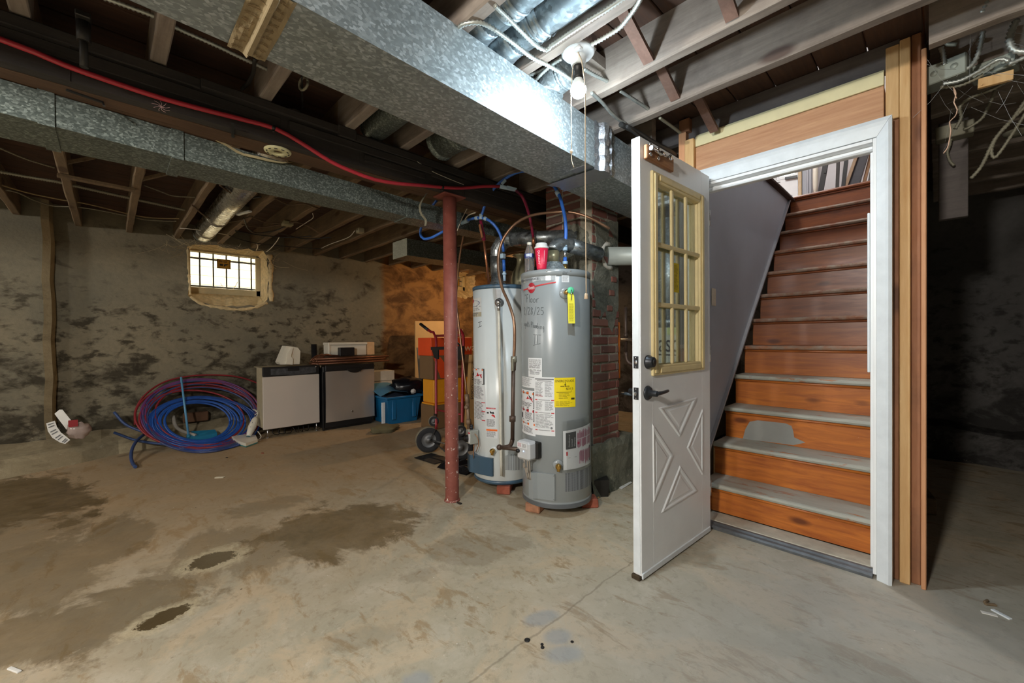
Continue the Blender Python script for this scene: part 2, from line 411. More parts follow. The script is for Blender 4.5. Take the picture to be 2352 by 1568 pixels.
    crack = n.mapr(n.math('ABSOLUTE', n.math('SUBTRACT', xyz[0], n.math('ADD', -1.06, n.math('MULTIPLY', n.math('SUBTRACT', n2, .5), .05)))), .002, .006, .45, 0)
    c = n.mix(crack, c, S(120, 108, 90))
    r2 = n.mix(n.math('MULTIPLY', wet, .8), rough, (.34, .34, .34, 1))
    n.bump(n.math('ADD', n.math('MULTIPLY', n2, .5), n3), .16, .006)
    return n.fin(c, r2, 0, .4)
def parge_material(name, base, base2, dark, brown_from=None, spots=1.0):
    n = NT(name); co = n.coord(); xyz = n.sep(co)
    n1 = n.noise(co, 1.2, 6, .6, .3); n2 = n.noise(n.coord((1, .85, 1.35)), 3.4, 6, .66, .4); n3 = n.noise(co, 26, 5, .7); n4 = n.noise(n.coord((1, .8, 1.5), loc=(4, 3, 8)), 8.5, 4, .6, .2)
    c = n.mix(n.mapr(n1, .35, .68), base, base2)
    c = n.mix(n.mapr(n3, .4, .75, 0, .4), c, tuple(x * .7 for x in base[:3]) + (1,))
    low = n.mapr(n.math('ADD', xyz[2], n.math('MULTIPLY', n1, .9)), .75, 1.65, 1, 0)
    thr = n.math('ADD', n2, n.math('MULTIPLY', low, .17))
    mid = n.mapr(xyz[2], 1.9, 1.45, 0, 1)
    sp = n.math('MULTIPLY', n.mapr(n.math('ADD', n4, n.math('MULTIPLY', n2, .3)), .67, .80), n.math('MULTIPLY', mid, spots))
    c = n.mix(n.math('MULTIPLY', n.mapr(thr, .56, .70), .85 * spots), c, dark)
    c = n.mix(n.math('MULTIPLY', sp, .85), c, dark)
    c = n.mix(n.math('MULTIPLY', n.mapr(n.math('MULTIPLY', n.noise(n.coord((1, .8, 1.4), loc=(1, 1, 1)), 6, 8, .8, .9), low), .615, .64), .5), c, S(196, 186, 164))
    if brown_from is not None:
        bm = n.mapr(n.math('ADD', xyz[1], n.math('MULTIPLY', n.math('SUBTRACT', n2, .5), .25)), brown_from - .04, brown_from + .06)
        c = n.mix(bm, c, n.mix(n.mapr(n2, .42, .62), S(150, 112, 70), S(92, 66, 42)))
    n.bump(n.math('ADD', n2, n.math('MULTIPLY', n3, .4)), .5, .02)
    return n.fin(c, .9, 0, .2)
M_FLOOR = floor_material()
M_WALL = parge_material('parged_stone_wall', S(112, 108, 94), S(138, 129, 108), S(52, 47, 37), 3.06)
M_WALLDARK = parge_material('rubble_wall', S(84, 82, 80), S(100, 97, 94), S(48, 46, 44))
M_PLASTER = plain('loose_plaster', S(206, 184, 140), .9, 0, .25, 20, .6)
M_KERB = parge_material('kerb_concrete', S(160, 148, 120), S(180, 166, 136), S(84, 74, 56), None, .3)
M_JOIST = wood('old_joist_wood', S(128, 116, 106), S(160, 148, 136), 'X', .8, .8, S(84, 64, 56), S(84, 70, 64), .4)
M_JOISTL = wood('old_joist_wood_raw', S(112, 94, 72), S(144, 122, 94), 'X', .9, .85, S(84, 64, 46), S(72, 60, 48), .35)
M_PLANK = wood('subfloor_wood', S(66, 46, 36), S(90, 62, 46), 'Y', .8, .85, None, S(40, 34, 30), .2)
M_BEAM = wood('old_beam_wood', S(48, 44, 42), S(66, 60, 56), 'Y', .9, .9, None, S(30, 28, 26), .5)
M_BEAM_LIT = wood('beam_underside_lit_wood', S(84, 60, 42), S(106, 78, 56), 'Y', .9, .8, None, S(70, 54, 40), .3)  # window light on the beam's underside put into a browner copy of its wood
M_PINE = wood('pale_pine', S(226, 188, 134), S(206, 160, 104), 'Z', .8, .65, S(140, 92, 52), None, .1)
M_STUD = wood('reddish_stud', S(172, 120, 84), S(146, 98, 68), 'Z', .8, .7, S(96, 58, 40), S(104, 76, 58), .15)
M_STUDO = wood('orange_stud', S(224, 166, 122), S(204, 146, 104), 'Z', .8, .65, S(150, 96, 66), None, .1)
M_HEADER = wood('header_wood', S(212, 164, 124), S(184, 132, 96), 'X', .8, .65, S(124, 80, 54), None, .12)
M_BLACKBOARD = wood('sooty_board', S(98, 90, 88), S(120, 112, 108), 'X', .8, .8, None, S(60, 56, 56), .15)
M_YELLOW = plain('yellowed_paint', S(222, 212, 168), .6, 0, .06, 8)
M_WHITE = plain('white_paint', S(238, 241, 243), .38, 0, .03, 6)
M_WHITEWORN = plain('worn_white_paint', S(224, 231, 236), .42, 0, .06, 14, .1)
M_GREYWALL = plain('grey_wall_paint', S(178, 188, 202), .55, 0, .04, 5)
M_GREYTRIM = plain('grey_trim_paint', S(164, 168, 176), .5, 0, .05, 9)
M_IRON = plain('dark_iron', S(60, 58, 56), .5, .7, .2, 20)
M_BLACK = plain('black_plastic', S(26, 26, 28), .4, 0, .15, 10)
M_OFFWHITE = plain('offwhite_plastic', S(226, 220, 204), .4, 0, .04, 10)
M_STEEL = plain('bright_steel', S(205, 205, 205), .25, .95, .06, 30)
M_CHROME = plain('chrome', S(225, 225, 228), .12, 1.0, .03, 30)
M_GLASS = glass('window_glass', (.9, .94, .93, 1), .16)
M_DUSTYGLASS = glass('dusty_glass', (.88, .87, .82, 1), .08)
M_PAPER = plain('white_paper', S(228, 226, 220), .7, 0, .03, 10)
M_INK = plain('black_ink', S(34, 34, 36), .6, 0, .05, 10)
M_GREYINK = plain('grey_ink', S(120, 122, 124), .6, 0, .05, 10)
M_RED = plain('red_ink', S(196, 30, 38), .5, 0, .05, 10)
M_YELLOWPAPER = plain('yellow_card', S(240, 214, 20), .55, 0, .04, 10)
M_ORANGEINK = plain('orange_ink', S(240, 110, 30), .5, 0, .05, 10)
M_SIDING = plain('cream_siding', S(232, 228, 214), .7, 0, .03, 3)
# ================================================================ FLOOR, WALLS
TOP = 2.47
b = MB(); b.box(-6.6, 3.4, -4.2, 5.7, -.12, 0); floor = obj('floor', b, M_FLOOR, None, 'stained bare concrete floor of the cellar', 'floor', None, 'structure')

def ring_panel(b, hole, y0, y1, z0, z1, X, back, XB):
    """wall face at X around an uneven hole, with the reveal running back to a frame outline at XB"""
    cy = sum(p[0] for p in hole) / len(hole); cz = sum(p[1] for p in hole) / len(hole); outer = []
    for (y, z) in hole:
        dy, dz = y - cy, z - cz
        t = min([((y1 if dy > 0 else y0) - cy) / dy if abs(dy) > 1e-6 else 1e9, ((z1 if dz > 0 else z0) - cz) / dz if abs(dz) > 1e-6 else 1e9])
        outer.append((cy + dy * t, cz + dz * t))
    # put the corners of the panel in
    for c in ((y0, z0), (y1, z0), (y1, z1), (y0, z1)):
        k = min(range(len(outer)), key=lambda i: (outer[i][0] - c[0]) ** 2 + (outer[i][1] - c[1]) ** 2); outer[k] = c
    n = len(hole)
    for i in range(n):
        j = (i + 1) % n
        b.quad((X, *outer[i]), (X, *outer[j]), (X, *hole[j]), (X, *hole[i]))
        b.quad((X, *hole[i]), (X, *hole[j]), (XB, *back[j]), (XB, *back[i]), 1)
def hole_outline(y0, y1, z0, z1, n=44, jag=.018, sag=.07):
    out = []
    for i in range(n):
        t = 2 * math.pi * i / n; cx, sx = math.cos(t), math.sin(t); k = max(abs(cx), abs(sx))
        y = (y0 + y1) / 2 + cx / k * (y1 - y0) / 2; z = (z0 + z1) / 2 + sx / k * (z1 - z0) / 2
        out.append([y, z])
    back = [tuple(p) for p in out]
    for p in out:
        if p[1] < z0 + .02: p[1] -= sag * max(0, 1 - ((p[0] - (y0 + y1) / 2) / ((y1 - y0) / 2)) ** 2) * 1.0
        p[0] += random.uniform(-jag, jag); p[1] += random.uniform(-jag, jag)
    return [tuple(p) for p in out], back
XW = -6.05; XF = -6.32
WB = MB()
holes = ((0.665, 1.485, 1.60, 2.255), (4.42, 4.93, 1.93, 2.33))
pan = ((.25, 1.9, 1.15, TOP), (4.1, 5.3, 1.5, TOP))
for (h, p) in zip(holes, pan):
    out, back = hole_outline(*h); bk = []
    for (y, z) in back:
        bk.append((min(max(y, h[0] + .035), h[1] - .03), min(max(z, h[2] + .10), h[3] - .02)))
    ring_panel(WB, out, *p, XW, bk, XF)
for (y0, y1, z0, z1) in ((-.42, .25, 0, TOP), (.25, 1.9, 0, 1.15), (1.9, 4.1, 0, TOP), (4.1, 5.3, 0, 1.5), (5.3, 5.7, 0, TOP)):
    WB.quad((XW, y0, z0), (XW, y1, z0), (XW, y1, z1), (XW, y0, z1))
# thicker wall on the near side, light on its uneven corner painted in paler
pts = []
for i in range(14):
    z = TOP * i / 13; pts.append((-.40 + .007 * math.sin(i * 1.9), z))
for (ya, za), (yb, zb) in zip(pts, pts[1:]):
    WB.quad((-5.88, -4.2, za), (-5.88, ya - .05, za), (-5.88, yb - .05, zb), (-5.88, -4.2, zb))
    WB.quad((-5.88, ya - .05, za), (-5.92, ya, za), (-5.92, yb, zb), (-5.88, yb - .05, zb), 2)
    WB.quad((-5.92, ya, za), (XW - .02, ya + .02, za), (XW - .02, yb + .02, zb), (-5.92, yb, zb), 2)
# outer face
for (y0, y1, z0, z1) in ((-4.2, .7, -.1, 2.6), (.7, 1.45, -.1, 1.70), (1.45, 4.455, -.1, 2.6), (4.455, 4.9, -.1, 2.03), (4.9, 5.7, -.1, 2.6), (.7, 1.45, 2.235, 2.6), (4.455, 4.9, 2.31, 2.6)):
    WB.box(-6.55, XF - .04, y0, y1, z0, z1)
wall_left = obj('wall_left', WB, [M_WALL, M_PLASTER, M_KERB], None, 'damp blotched parged cellar wall with two small windows', 'wall', None, 'structure')
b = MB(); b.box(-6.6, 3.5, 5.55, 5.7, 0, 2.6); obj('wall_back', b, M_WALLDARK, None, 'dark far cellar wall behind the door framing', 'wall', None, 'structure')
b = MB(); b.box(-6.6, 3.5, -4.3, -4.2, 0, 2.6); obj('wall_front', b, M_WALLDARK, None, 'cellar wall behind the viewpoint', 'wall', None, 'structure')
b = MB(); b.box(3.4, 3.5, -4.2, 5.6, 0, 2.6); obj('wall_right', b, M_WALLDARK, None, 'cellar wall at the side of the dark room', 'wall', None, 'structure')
# footing shelf at the far wall of the dark room
b = MB(); pr_ = [(-1.0, 0), (-1.0, .0)]
for i in range(18):
    x0 = -.16 + i * .2; h0 = .27 + .03 * math.sin(i * 1.7); h1 = .27 + .03 * math.sin((i + 1) * 1.7); d0 = .16 + .03 * math.sin(i * 2.3); d1 = .16 + .03 * math.sin((i + 1) * 2.3)
    b.quad((x0, 5.55, h0 + .04), (x0 + .2, 5.55, h1 + .04), (x0 + .2, 5.55 - d1, h1), (x0, 5.55 - d0, h0)); b.quad((x0, 5.55 - d0, h0), (x0 + .2, 5.55 - d1, h1), (x0 + .2, 5.5 - d1, 0), (x0, 5.5 - d0, 0))
obj('trim_1', b, M_WALLDARK, None, 'rough footing shelf along the dark far wall', 'footing', None, 'structure')
# kerb at the foot of the left wall
line = [(-4.2, -5.15, .13), (-1.4, -5.22, .14), (-.75, -5.38, .14), (-.45, -5.48, .15), (-.2, -5.58, .13), (.05, -5.74, .12), (.35, -5.82, .10), (.8, -5.83, .10), (1.4, -5.85, .11), (2.2, -5.88, .13), (3.4, -5.9, .16), (5.55, -5.9, .16)]
b = MB(); q = []
for (a, c) in zip(line, line[1:]):
    k = max(1, int((c[0] - a[0]) / .12))
    for i in range(k): q.append(tuple(a[j] + (c[j] - a[j]) * i / k for j in range(3)))
q.append(line[-1]); q = [(y, x + random.uniform(-.012, .012), z + random.uniform(-.012, .012)) for y, x, z in q]
for (y0, x0, h0), (y1, x1, h1) in zip(q, q[1:]):
    b.quad((XW, y0, h0 + .07), (XW, y1, h1 + .07), (x1, y1, h1), (x0, y0, h0)); b.quad((x0, y0, h0), (x1, y1, h1), (x1 + .05, y1, h1 * .75), (x0 + .05, y0, h0 * .75))
    b.quad((x0 + .05, y0, h0 * .75), (x1 + .05, y1, h1 * .75), (x1 + .09, y1, 0), (x0 + .09, y0, 0))
obj('baseboard_left', b, M_KERB, None, 'rough concrete kerb at the foot of the left wall', 'kerb', None, 'structure')
# ================================================================ CEILING: planks and joists
ceil = thing('ceiling', (0, 0, TOP), 'unfinished cellar ceiling of old joists under board subfloor', 'ceiling', None, 'structure')
x = -6.5; pm = {}
while x < 3.4:
    w = .19
    segs = [(-4.2, 5.6)]
    if -1.12 < x < -.14: segs = [(-4.2, 2.62), (4.95, 5.6)]
    for y0, y1 in segs:
        if (y0, y1) not in pm:
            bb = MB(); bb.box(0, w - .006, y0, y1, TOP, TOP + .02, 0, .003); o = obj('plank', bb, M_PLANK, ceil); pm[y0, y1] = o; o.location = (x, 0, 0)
        else:
            o = pm[y0, y1].copy(); C.objects.link(o); o.parent = ceil; o.location = (x, 0, 0)
    x += w
ZJ = 2.28
M_BRIDGE = wood('bridging_wood', S(108, 80, 68), S(132, 102, 88), 'Z', .8, .75, None, S(70, 54, 50), .2)
JY = [-3.4, -3.0, -2.6, -2.2, -1.8, -1.4, -1.0, -.6, -.215, .16, .555, .965, 1.31, 1.70, 2.055, 2.42, 2.8, 3.2, 3.6, 4.0, 4.4, 4.8, 5.2]
jm = {}
def joist(xa, xb, y, mat, key):
    if key not in jm:
        bb = MB(); N = 18
        r = random.Random(5 + len(jm))
        zb = [ZJ + r.uniform(-.004, .006) for _ in range(N + 1)]; yo = [r.uniform(-.003, .003) for _ in range(N + 1)]
        for i in range(N):
            u0 = xa + (xb - xa) * i / N; u1 = xa + (xb - xa) * (i + 1) / N
            A = [(u0, -.027 + yo[i], zb[i] + .006), (u0, -.02, zb[i]), (u0, .022, zb[i]), (u0, .026 + yo[i], zb[i] + .005), (u0, .025, TOP), (u0, -.025, TOP)]
            B = [(u1, -.027 + yo[i + 1], zb[i + 1] + .006), (u1, -.02, zb[i + 1]), (u1, .022, zb[i + 1]), (u1, .026 + yo[i + 1], zb[i + 1] + .005), (u1, .025, TOP), (u1, -.025, TOP)]
            for k in range(6):
                j = (k + 1) % 6; bb.quad(A[k], B[k], B[j], A[j])
            if i == 0: bb.add(A, [(0, 1, 2, 3, 4, 5)])
            if i == N - 1: bb.add(B, [(5, 4, 3, 2, 1, 0)])
        o = obj('joist', bb, mat, ceil); o.location.y = y; jm[key] = o
    else:
        o = jm[key].copy(); C.objects.link(o); o.parent = ceil; o.location.y = y
for y in JY:
    joist(-6.12, -2.372, y, M_JOISTL, 'L')
    if y < 2.3: joist(-2.368, 3.4, y, M_JOIST, 'R')
    else:
        joist(-2.368, -1.22, y, M_JOIST, 'S'); joist(-.025, 3.4, y - .04, M_JOIST, 'T')
# bridging struts between joists
for (px, py, ya, yb, hi) in ((1500, 150, 1.70, 1.31, 0), (1562, 236, 2.055, 1.70, 0), (1632, 292, 2.53, 2.08, 0), (1720, 100, 1.70, 1.31, 0)):
    x = P(px, py, z=2.3).x
    bb = MB(); bb.bar((x, ya - .03, 2.30), (x, yb + .03, 2.455), .045, .02, (0, 0, 1)); obj('bridging', bb, M_BRIDGE, ceil)
for (pa, pb) in (((131, 402), (309, 437)),):
    bb = MB(); bb.bar(P(*pa, z=2.27), P(*pb, z=2.27), .055, .018); obj('lath', bb, M_JOISTL, ceil)
for (pa, pb) in (((150, 374), (215, 362)), ((326, 412), (385, 398)), ((600, 395), (655, 430))):
    bb = MB(); bb.bar(P(*pa, z=2.31), P(*pb, z=2.40), .05, .02); obj('bridging', bb, M_JOISTL, ceil)
# blocking behind the lamp and against the beam
bb = MB(); bb.box(-1.16, -1.08, 1.335, 1.675, 2.37, 2.42); obj('blocking', bb, M_JOIST, ceil)
# ================================================================ BEAM ON ITS STEEL POST
beam = thing('wooden_beam', (-2.37, 0, 2.1), 'dark built-up timber beam carrying the joists beside the long duct', 'beam')
for k, (xa, xb) in enumerate(((-2.28, -2.333), (-2.335, -2.42), (-2.422, -2.475))):
    N = 26; bb = MB(); r = random.Random(k + 3)
    for i in range(N):
        ya = -4.2 + 9.7 * i / N; yb = -4.2 + 9.7 * (i + 1) / N; o = r.uniform(-.004, .004)
        bb.box(xa + o, xb + o, ya, yb, 2.10 + (.0 if k != 1 else -.001), 2.279)
    obj('beam_ply', bb, M_BEAM if k == 0 else M_BEAM_LIT, beam)
ys = [-.6, -.1, .45, .52, .95, 1.12, 1.4, 1.62, 1.9]
for (ya, yb, za, zb, d) in ((-4.2, .3, 2.232, 2.275, .012), (.3, 1.0, 2.24, 2.278, .018), (1.0, 3.4, 2.226, 2.27, .012), (-4.2, .62, 2.175, 2.222, .008), (.66, 1.5, 2.18, 2.222, .012), (1.05, 1.45, 2.135, 2.172, .010), (1.5, 3.0, 2.165, 2.215, .009), (.9, 1.0, 2.226, 2.285, .022)):
    bb = MB(); bb.box(-2.28, -2.28 + d, ya, yb, za, zb, 0, .003); obj('split_strip', bb, M_BEAM, beam)
M_POST = None
def post_mat():
    n = NT('red_brown_paint'); co = n.coord(); z = n.sep(co)[2]
    c = n.mix(n.mapr(n.noise(co, 14, 4), .35, .65), S(128, 68, 58), S(146, 84, 72))
    low = n.mapr(z, .1, 1.5, 1, 0)
    sp = n.mapr(n.math('ADD', n.noise(n.coord((1, 1, .7)), 60, 3, .6), n.math('MULTIPLY', low, .07)), .70, .73)
    c = n.mix(sp, c, S(226, 216, 206)); n.bump(n.noise(co, 90, 3), .15, .002)
    return n.fin(c, .5)
M_POST = post_mat()
pc = P(1033, 1140, z=0)
PX, PY = -2.345, 1.69
post = thing('steel_post', (PX, PY, 0), 'round red-brown painted steel post flecked with white under the beam', 'post')
b = MB(); b.lathe([(.048, 0), (.047, .02), (.0465, 1.0), (.0475, 2.085)], 28, (PX, PY, 0)); obj('shaft', b, M_POST, post)
b = MB(); b.box(PX - .07, PX + .07, PY - .09, PY + .09, 2.088, 2.098, 0, .003); obj('top_plate', b, M_POST, post)
b = MB(); b.lathe([(.056, 0), (.054, .006), (.05, .012)], 28, (PX, PY, 0)); obj('base_ring', b, M_POST, post)
b = MB(); b.box(PX + .062, PX + .105, PY - .012, PY + .006, 0, .008, 0, .002); one('metal_scrap', b, M_IRON, 'small dark metal scrap on the floor beside the red-brown post', 'scrap')
# ================================================================ DOOR WALL FRAMING
YW = 2.555
def wallx(px, py=900, y=YW): return P(px, py, y=y).x
xs = {k: wallx(k) for k in (1560, 1598, 2034, 2068, 2091, 2114, 2128)}
frame = thing('wall_door', (-.6, YW, 0), 'bare wood stud framing around the cellar door opening', 'wall', None, 'structure')
zt = P(2060, 95, y=YW).z
b = MB(); b.box(wallx(2066), wallx(2091), YW - .0, YW + .09, 0, zt, 0, .003); obj('stud', b, M_PINE, frame, 'pale pine stud')
b = MB(); b.box(wallx(2034, 200), wallx(2066, 200) - .001, YW, YW + .04, P(2040, 265, y=YW).z - .02, zt - .012, 0, .003); obj('stud', b, M_PINE, frame, 'short pale pine piece above the casing')
b = MB(); b.box(wallx(2040), wallx(2066) - .002, YW + .018, YW + .09, 0, 2.10, 0, .003); obj('stud', b, M_STUD, frame, 'recessed brown stud')
b = MB(); b.box(wallx(2091) + .001, wallx(2115), YW + .03, YW + .12, 0, 2.46, 0, .003); obj('stud', b, M_STUD, frame, 'recessed reddish stud')
b = MB(); b.box(wallx(2115) + .001, wallx(2128), YW - .004, YW + .12, 0, P(2120, 112, y=YW).z, 0, .003); obj('stud', b, M_STUDO, frame, 'orange stud at the open end')
x0 = wallx(1598, 350); x1 = wallx(2032, 230)
b = MB(); b.box(x0, x1 - .002, YW, YW + .09, 2.085, P(1800, 272, y=YW).z, 0, .003); obj('header', b, M_HEADER, frame)
zh = P(1800, 272, y=YW).z
b = MB(); b.box(x0, x1 - .002, YW - .006, YW + .03, zh + .002, zh + .062, 0, .002); b.box(x0, x1 - .002, YW + .006, YW + .03, zh + .062, zh + .075, 0, .002); obj('painted_strip', b, M_YELLOW, frame, 'yellowed painted strip')
b = MB(); b.box(-1.3, x1 + .05, YW + .035, YW + .08, zh + .077, 2.468, 0, .003); obj('header', b, M_BLACKBOARD, frame, 'sooty dark board above the yellow strip')
b = MB(); b.box(wallx(1577, 350), wallx(1598, 350) - .001, YW - .03, YW + .06, 2.02, P(1590, 322, y=YW).z, 0, .003); obj('stud', b, M_PINE, frame, 'pale stud piece above the door'); b = MB(); b.box(wallx(1560, 350), wallx(1598, 350) - .001, YW - .03, YW + .06, 0, 2.018, 0, .003); obj('stud', b, wood('weathered_stud', S(150, 142, 130), S(118, 110, 98), 'Z', .8, .8, None, S(80, 74, 66), .2), frame, 'weathered grey stud behind the door')
b = MB(); b.box(wallx(1560, 350), wallx(1577, 350) - .001, YW - .01, YW + .08, 2.02, P(1566, 318, y=YW).z + .03, 0, .003); obj('stud', b, M_STUDO, frame, 'orange stud behind the door')
b = MB(); b.box(wallx(1560, 300), wallx(1584, 300), YW - .005, YW + .06, P(1566, 318, y=YW).z + .032, 2.46, 0, .003); obj('stud', b, M_STUD, frame, 'brown block under the joists')
# casing, jamb, stop and sill: the frame of the door
YC = 2.492
cx0, cx1 = P(2013, 900, y=YC).x, P(2049, 900, y=YC).x
zc1 = P(2050, 263, y=YC).z; zc0 = P(2013, 318, y=YC).z + .012
xl = -.985
jamb = thing('door_1', (-.58, YC, 0), 'white painted casing and jamb of the stair door opening', 'door frame', None, 'structure')
def casing(b, a0, a1, z0, z1):
    b.prism([(a0, YC + .012, z0), (a0, YC + .062, z0), (a1, YC + .062, z0), (a1, YC, z0), (a1 - .012, YC - .006, z0), (a1 - .022, YC, z0), (a0 + .016, YC + .006, z0)], (0, 0, z1 - z0))
# side casing is mitred at the top
b = MB(); pr = [(cx0, YC + .012), (cx0, YC + .062), (cx1, YC + .062), (cx1, YC), (cx1 - .012, YC - .006), (cx1 - .022, YC), (cx0 + .016, YC + .006)]
def miter(p): return zc0 + (p[0] - cx0) / (cx1 - cx0) * (zc1 - zc0)
vs = [(p[0], p[1], 0) for p in pr] + [(p[0], p[1], miter(p) - .001) for p in pr]; n_ = len(pr)
b.add(vs, [tuple(range(n_))[::-1], tuple(range(n_, 2 * n_))] + [(i, (i + 1) % n_, n_ + (i + 1) % n_, n_ + i) for i in range(n_)]); obj('casing', b, M_WHITEWORN, jamb)
b = MB(); vs = [(xl, p[1], zc0 + (p[0] - cx0) / (cx1 - cx0) * (zc1 - zc0)) for p in pr] + [(p[0], p[1], miter(p) + .001) for p in pr]
b.add(vs, [tuple(range(n_)), tuple(range(n_, 2 * n_))[::-1]] + [(i, n_ + i, n_ + (i + 1) % n_, (i + 1) % n_) for i in range(n_)]); obj('casing', b, M_WHITEWORN, jamb)
b = MB(); b.box(-1.05, xl - .003, YC - .004, YC + .03, 0, zc0 + .03, 0, .002); obj('casing', b, M_WHITEWORN, jamb)
b = MB(); b.box(cx0 - .014, cx0 - .001, YC + .02, YC + .16, .02, zc0, 0, .001); obj('side_jamb', b, M_WHITE, jamb)
b = MB(); b.box(xl - .02, xl - .002, YC + .02, YC + .16, .02, zc0, 0, .001); obj('side_jamb', b, M_WHITE, jamb)
b = MB(); b.box(xl, cx0 - .015, YC + .02, YC + .16, zc0 - .016, zc0 - .001, 0, .001); obj('head_jamb', b, M_WHITE, jamb)
b = MB(); b.box(xl, cx0 - .015, YC + .066, YC + .10, zc0 - .045, zc0 - .017, 0, .004); b.cyl((xl, YC + .06, zc0 - .04), (cx0 - .015, YC + .06, zc0 - .04), .006, 8); obj('door_stop', b, M_WHITE, jamb)
b = MB(); b.box(cx0 - .027, cx0 - .0145, YC + .066, YC + .10, .03, zc0 - .046, 0, .003); obj('door_stop', b, M_WHITE, jamb)
zj = P(2000, 855, y=2.57).z
b = MB(); b.box(cx0 - .038, cx0 - .028, YC + .07, YC + .09, zj, zj + .75, 0, .003); obj('weather_strip', b, M_WHITEWORN, jamb)
M_SILL = plain('worn_metal_sill', S(112, 116, 120), .45, .6, .2, 30, .2)
M_LANDING = plain('dusty_grey_landing', S(186, 182, 166), .85, 0, .16, 14, .3)
b = MB(); b.prism([(xl, YC + .01, 0), (xl, YC + .01, .012), (xl, YC + .02, .02), (xl, YC + .035, .024), (xl, YC + .045, .018), (xl, YC + .055, .026), (xl, YC + .07, .027), (xl, YC + .07, 0)], (cx0 - .015 - xl, 0, 0)); obj('sill', b, M_SILL, jamb)
b = MB(); b.box(-1.03, cx0 - .0155, YC + .071, 2.70, 0, .03, 0, .003); obj('landing', b, M_LANDING, jamb)
# wall either side of the stairs
LX = -1.04
b = MB(); zs = lambda y: .21 + (y - 2.663) * .21 / .206
b.prism([(LX, 2.60, zs(2.60) + .10), (LX, 4.93, zs(4.93) + .02), (LX, 4.93, 2.52), (LX, 2.60, 2.52)], (-.05, 0, 0)); wall_stair = obj('wall_stair', b, M_GREYWALL, None, 'grey painted wall beside the stairs', 'wall', None, 'structure')
b = MB(); b.bar((LX + .006, 2.60, zs(2.60) + .09), (LX + .006, 4.93, zs(4.93) + .01), .016, .032, (1, 0, 0)); obj('edge_strip', b, M_GREYTRIM, wall_stair)
b = MB(); b.box(LX - .02, LX + .015, 3.3, 4.93, 2.5, 2.525, 0, .003); b.cyl((LX + .014, 3.3, 2.52), (LX + .014, 4.93, 2.52), .009, 8); obj('edge_nosing', b, M_CHROME, wall_stair)
b = MB(); b.box(-.15, -.12, 2.66, 5.55, 0, 2.52); obj('wall_stair_side', b, M_BLACKBOARD, None, 'board wall at the closed side of the stairs', 'wall', None, 'structure')
# ================================================================ STAIRCASE
def stair_mat(paint):
    n = NT('stained_stair_wood' if not paint else 'worn_painted_tread'); co = n.coord((1.3, 12, 12)); rn = n.rnd()
    g = n.noise(co, 2.4, 6, .65, .8); c = n.mix(n.mapr(g, .35, .66), S(206, 122, 50), S(164, 88, 38))
    w = n.coord(); wx = n.sep(w)
    kd = n.voro(n.coord((2.4, 6, 6), loc=(.3, .1, .2)), 1.3); c = n.mix(n.mapr(kd, .09, .2, .8, 0), c, S(80, 36, 22))
    hi = n.mapr(wx[2], .75, 1.25)  # darker with height: shade of the upper steps put into the wood colour
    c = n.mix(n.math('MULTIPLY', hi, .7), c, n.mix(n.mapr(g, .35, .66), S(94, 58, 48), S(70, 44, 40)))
    if paint:
        pn = n.noise(n.coord((2.0, 7, 7)), 2.5, 7, .72, .5)
        cov = n.math('ADD', pn, n.math('ADD', n.mapr(wx[0], -1.0, -.25, .38, .12), n.mapr(wx[2], .85, 1.1, 0, -.6)))
        c = n.mix(n.mapr(cov, .5, .56), n.mix(n.mapr(n.noise(n.coord(), 9, 6, .7), .35, .6, 0, .9), c, S(150, 138, 124)), n.mix(n.mapr(pn, .3, .7), S(158, 160, 150), S(178, 178, 166)))
    else:
        sp = n.mapr(n.noise(n.coord((1, 1, 1)), 46, 4, .7), .72, .75, 0, .8); c = n.mix(n.math('MULTIPLY', sp, n.mapr(wx[2], .2, .7, 1, .1)), c, S(206, 200, 196))
    n.bump(g, .1, .003)
    return n.fin(c, n.mapr(g, .2, .8, .28, .42) if not paint else n.mapr(g, .2, .8, .5, .7))
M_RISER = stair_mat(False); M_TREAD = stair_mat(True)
stairs = thing('staircase', (-.6, 2.66, 0), 'steep varnished wooden cellar stairs with worn grey paint on the lower treads', 'staircase')
RX0, RX1 = LX + .001, -.152
for i in range(12):
    y = 2.663 + .206 * i; z = .21 * (i + 1)
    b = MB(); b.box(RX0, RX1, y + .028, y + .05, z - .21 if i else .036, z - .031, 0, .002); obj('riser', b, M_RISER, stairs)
    b = MB(); t0 = y; t1 = y + .206 + .049 if i < 11 else y + .5
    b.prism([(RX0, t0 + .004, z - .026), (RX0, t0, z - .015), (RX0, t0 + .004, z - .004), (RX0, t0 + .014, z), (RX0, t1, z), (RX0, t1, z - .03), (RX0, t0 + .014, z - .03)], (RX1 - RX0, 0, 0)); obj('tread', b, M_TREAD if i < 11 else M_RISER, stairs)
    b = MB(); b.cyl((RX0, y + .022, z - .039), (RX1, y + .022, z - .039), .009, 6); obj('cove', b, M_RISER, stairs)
b = MB(); yr = 2.663 + .206 * 2 + .0272
fn = lambda px, py: P(px, py, y=yr)
b.add([fn(px, py) for px, py in ((1706, 1008), (1712, 985), (1722, 968), (1740, 965), (1770, 968), (1805, 972), (1818, 978), (1822, 990), (1824, 1004), (1850, 1016), (1822, 1022), (1760, 1014))], [tuple(range(12))[::-1]]); 
obj('paint_patch', b, plain('grey_floor_paint', S(150, 152, 148), .6, 0, .05, 10), stairs, 'grey brushed paint patch on a riser')
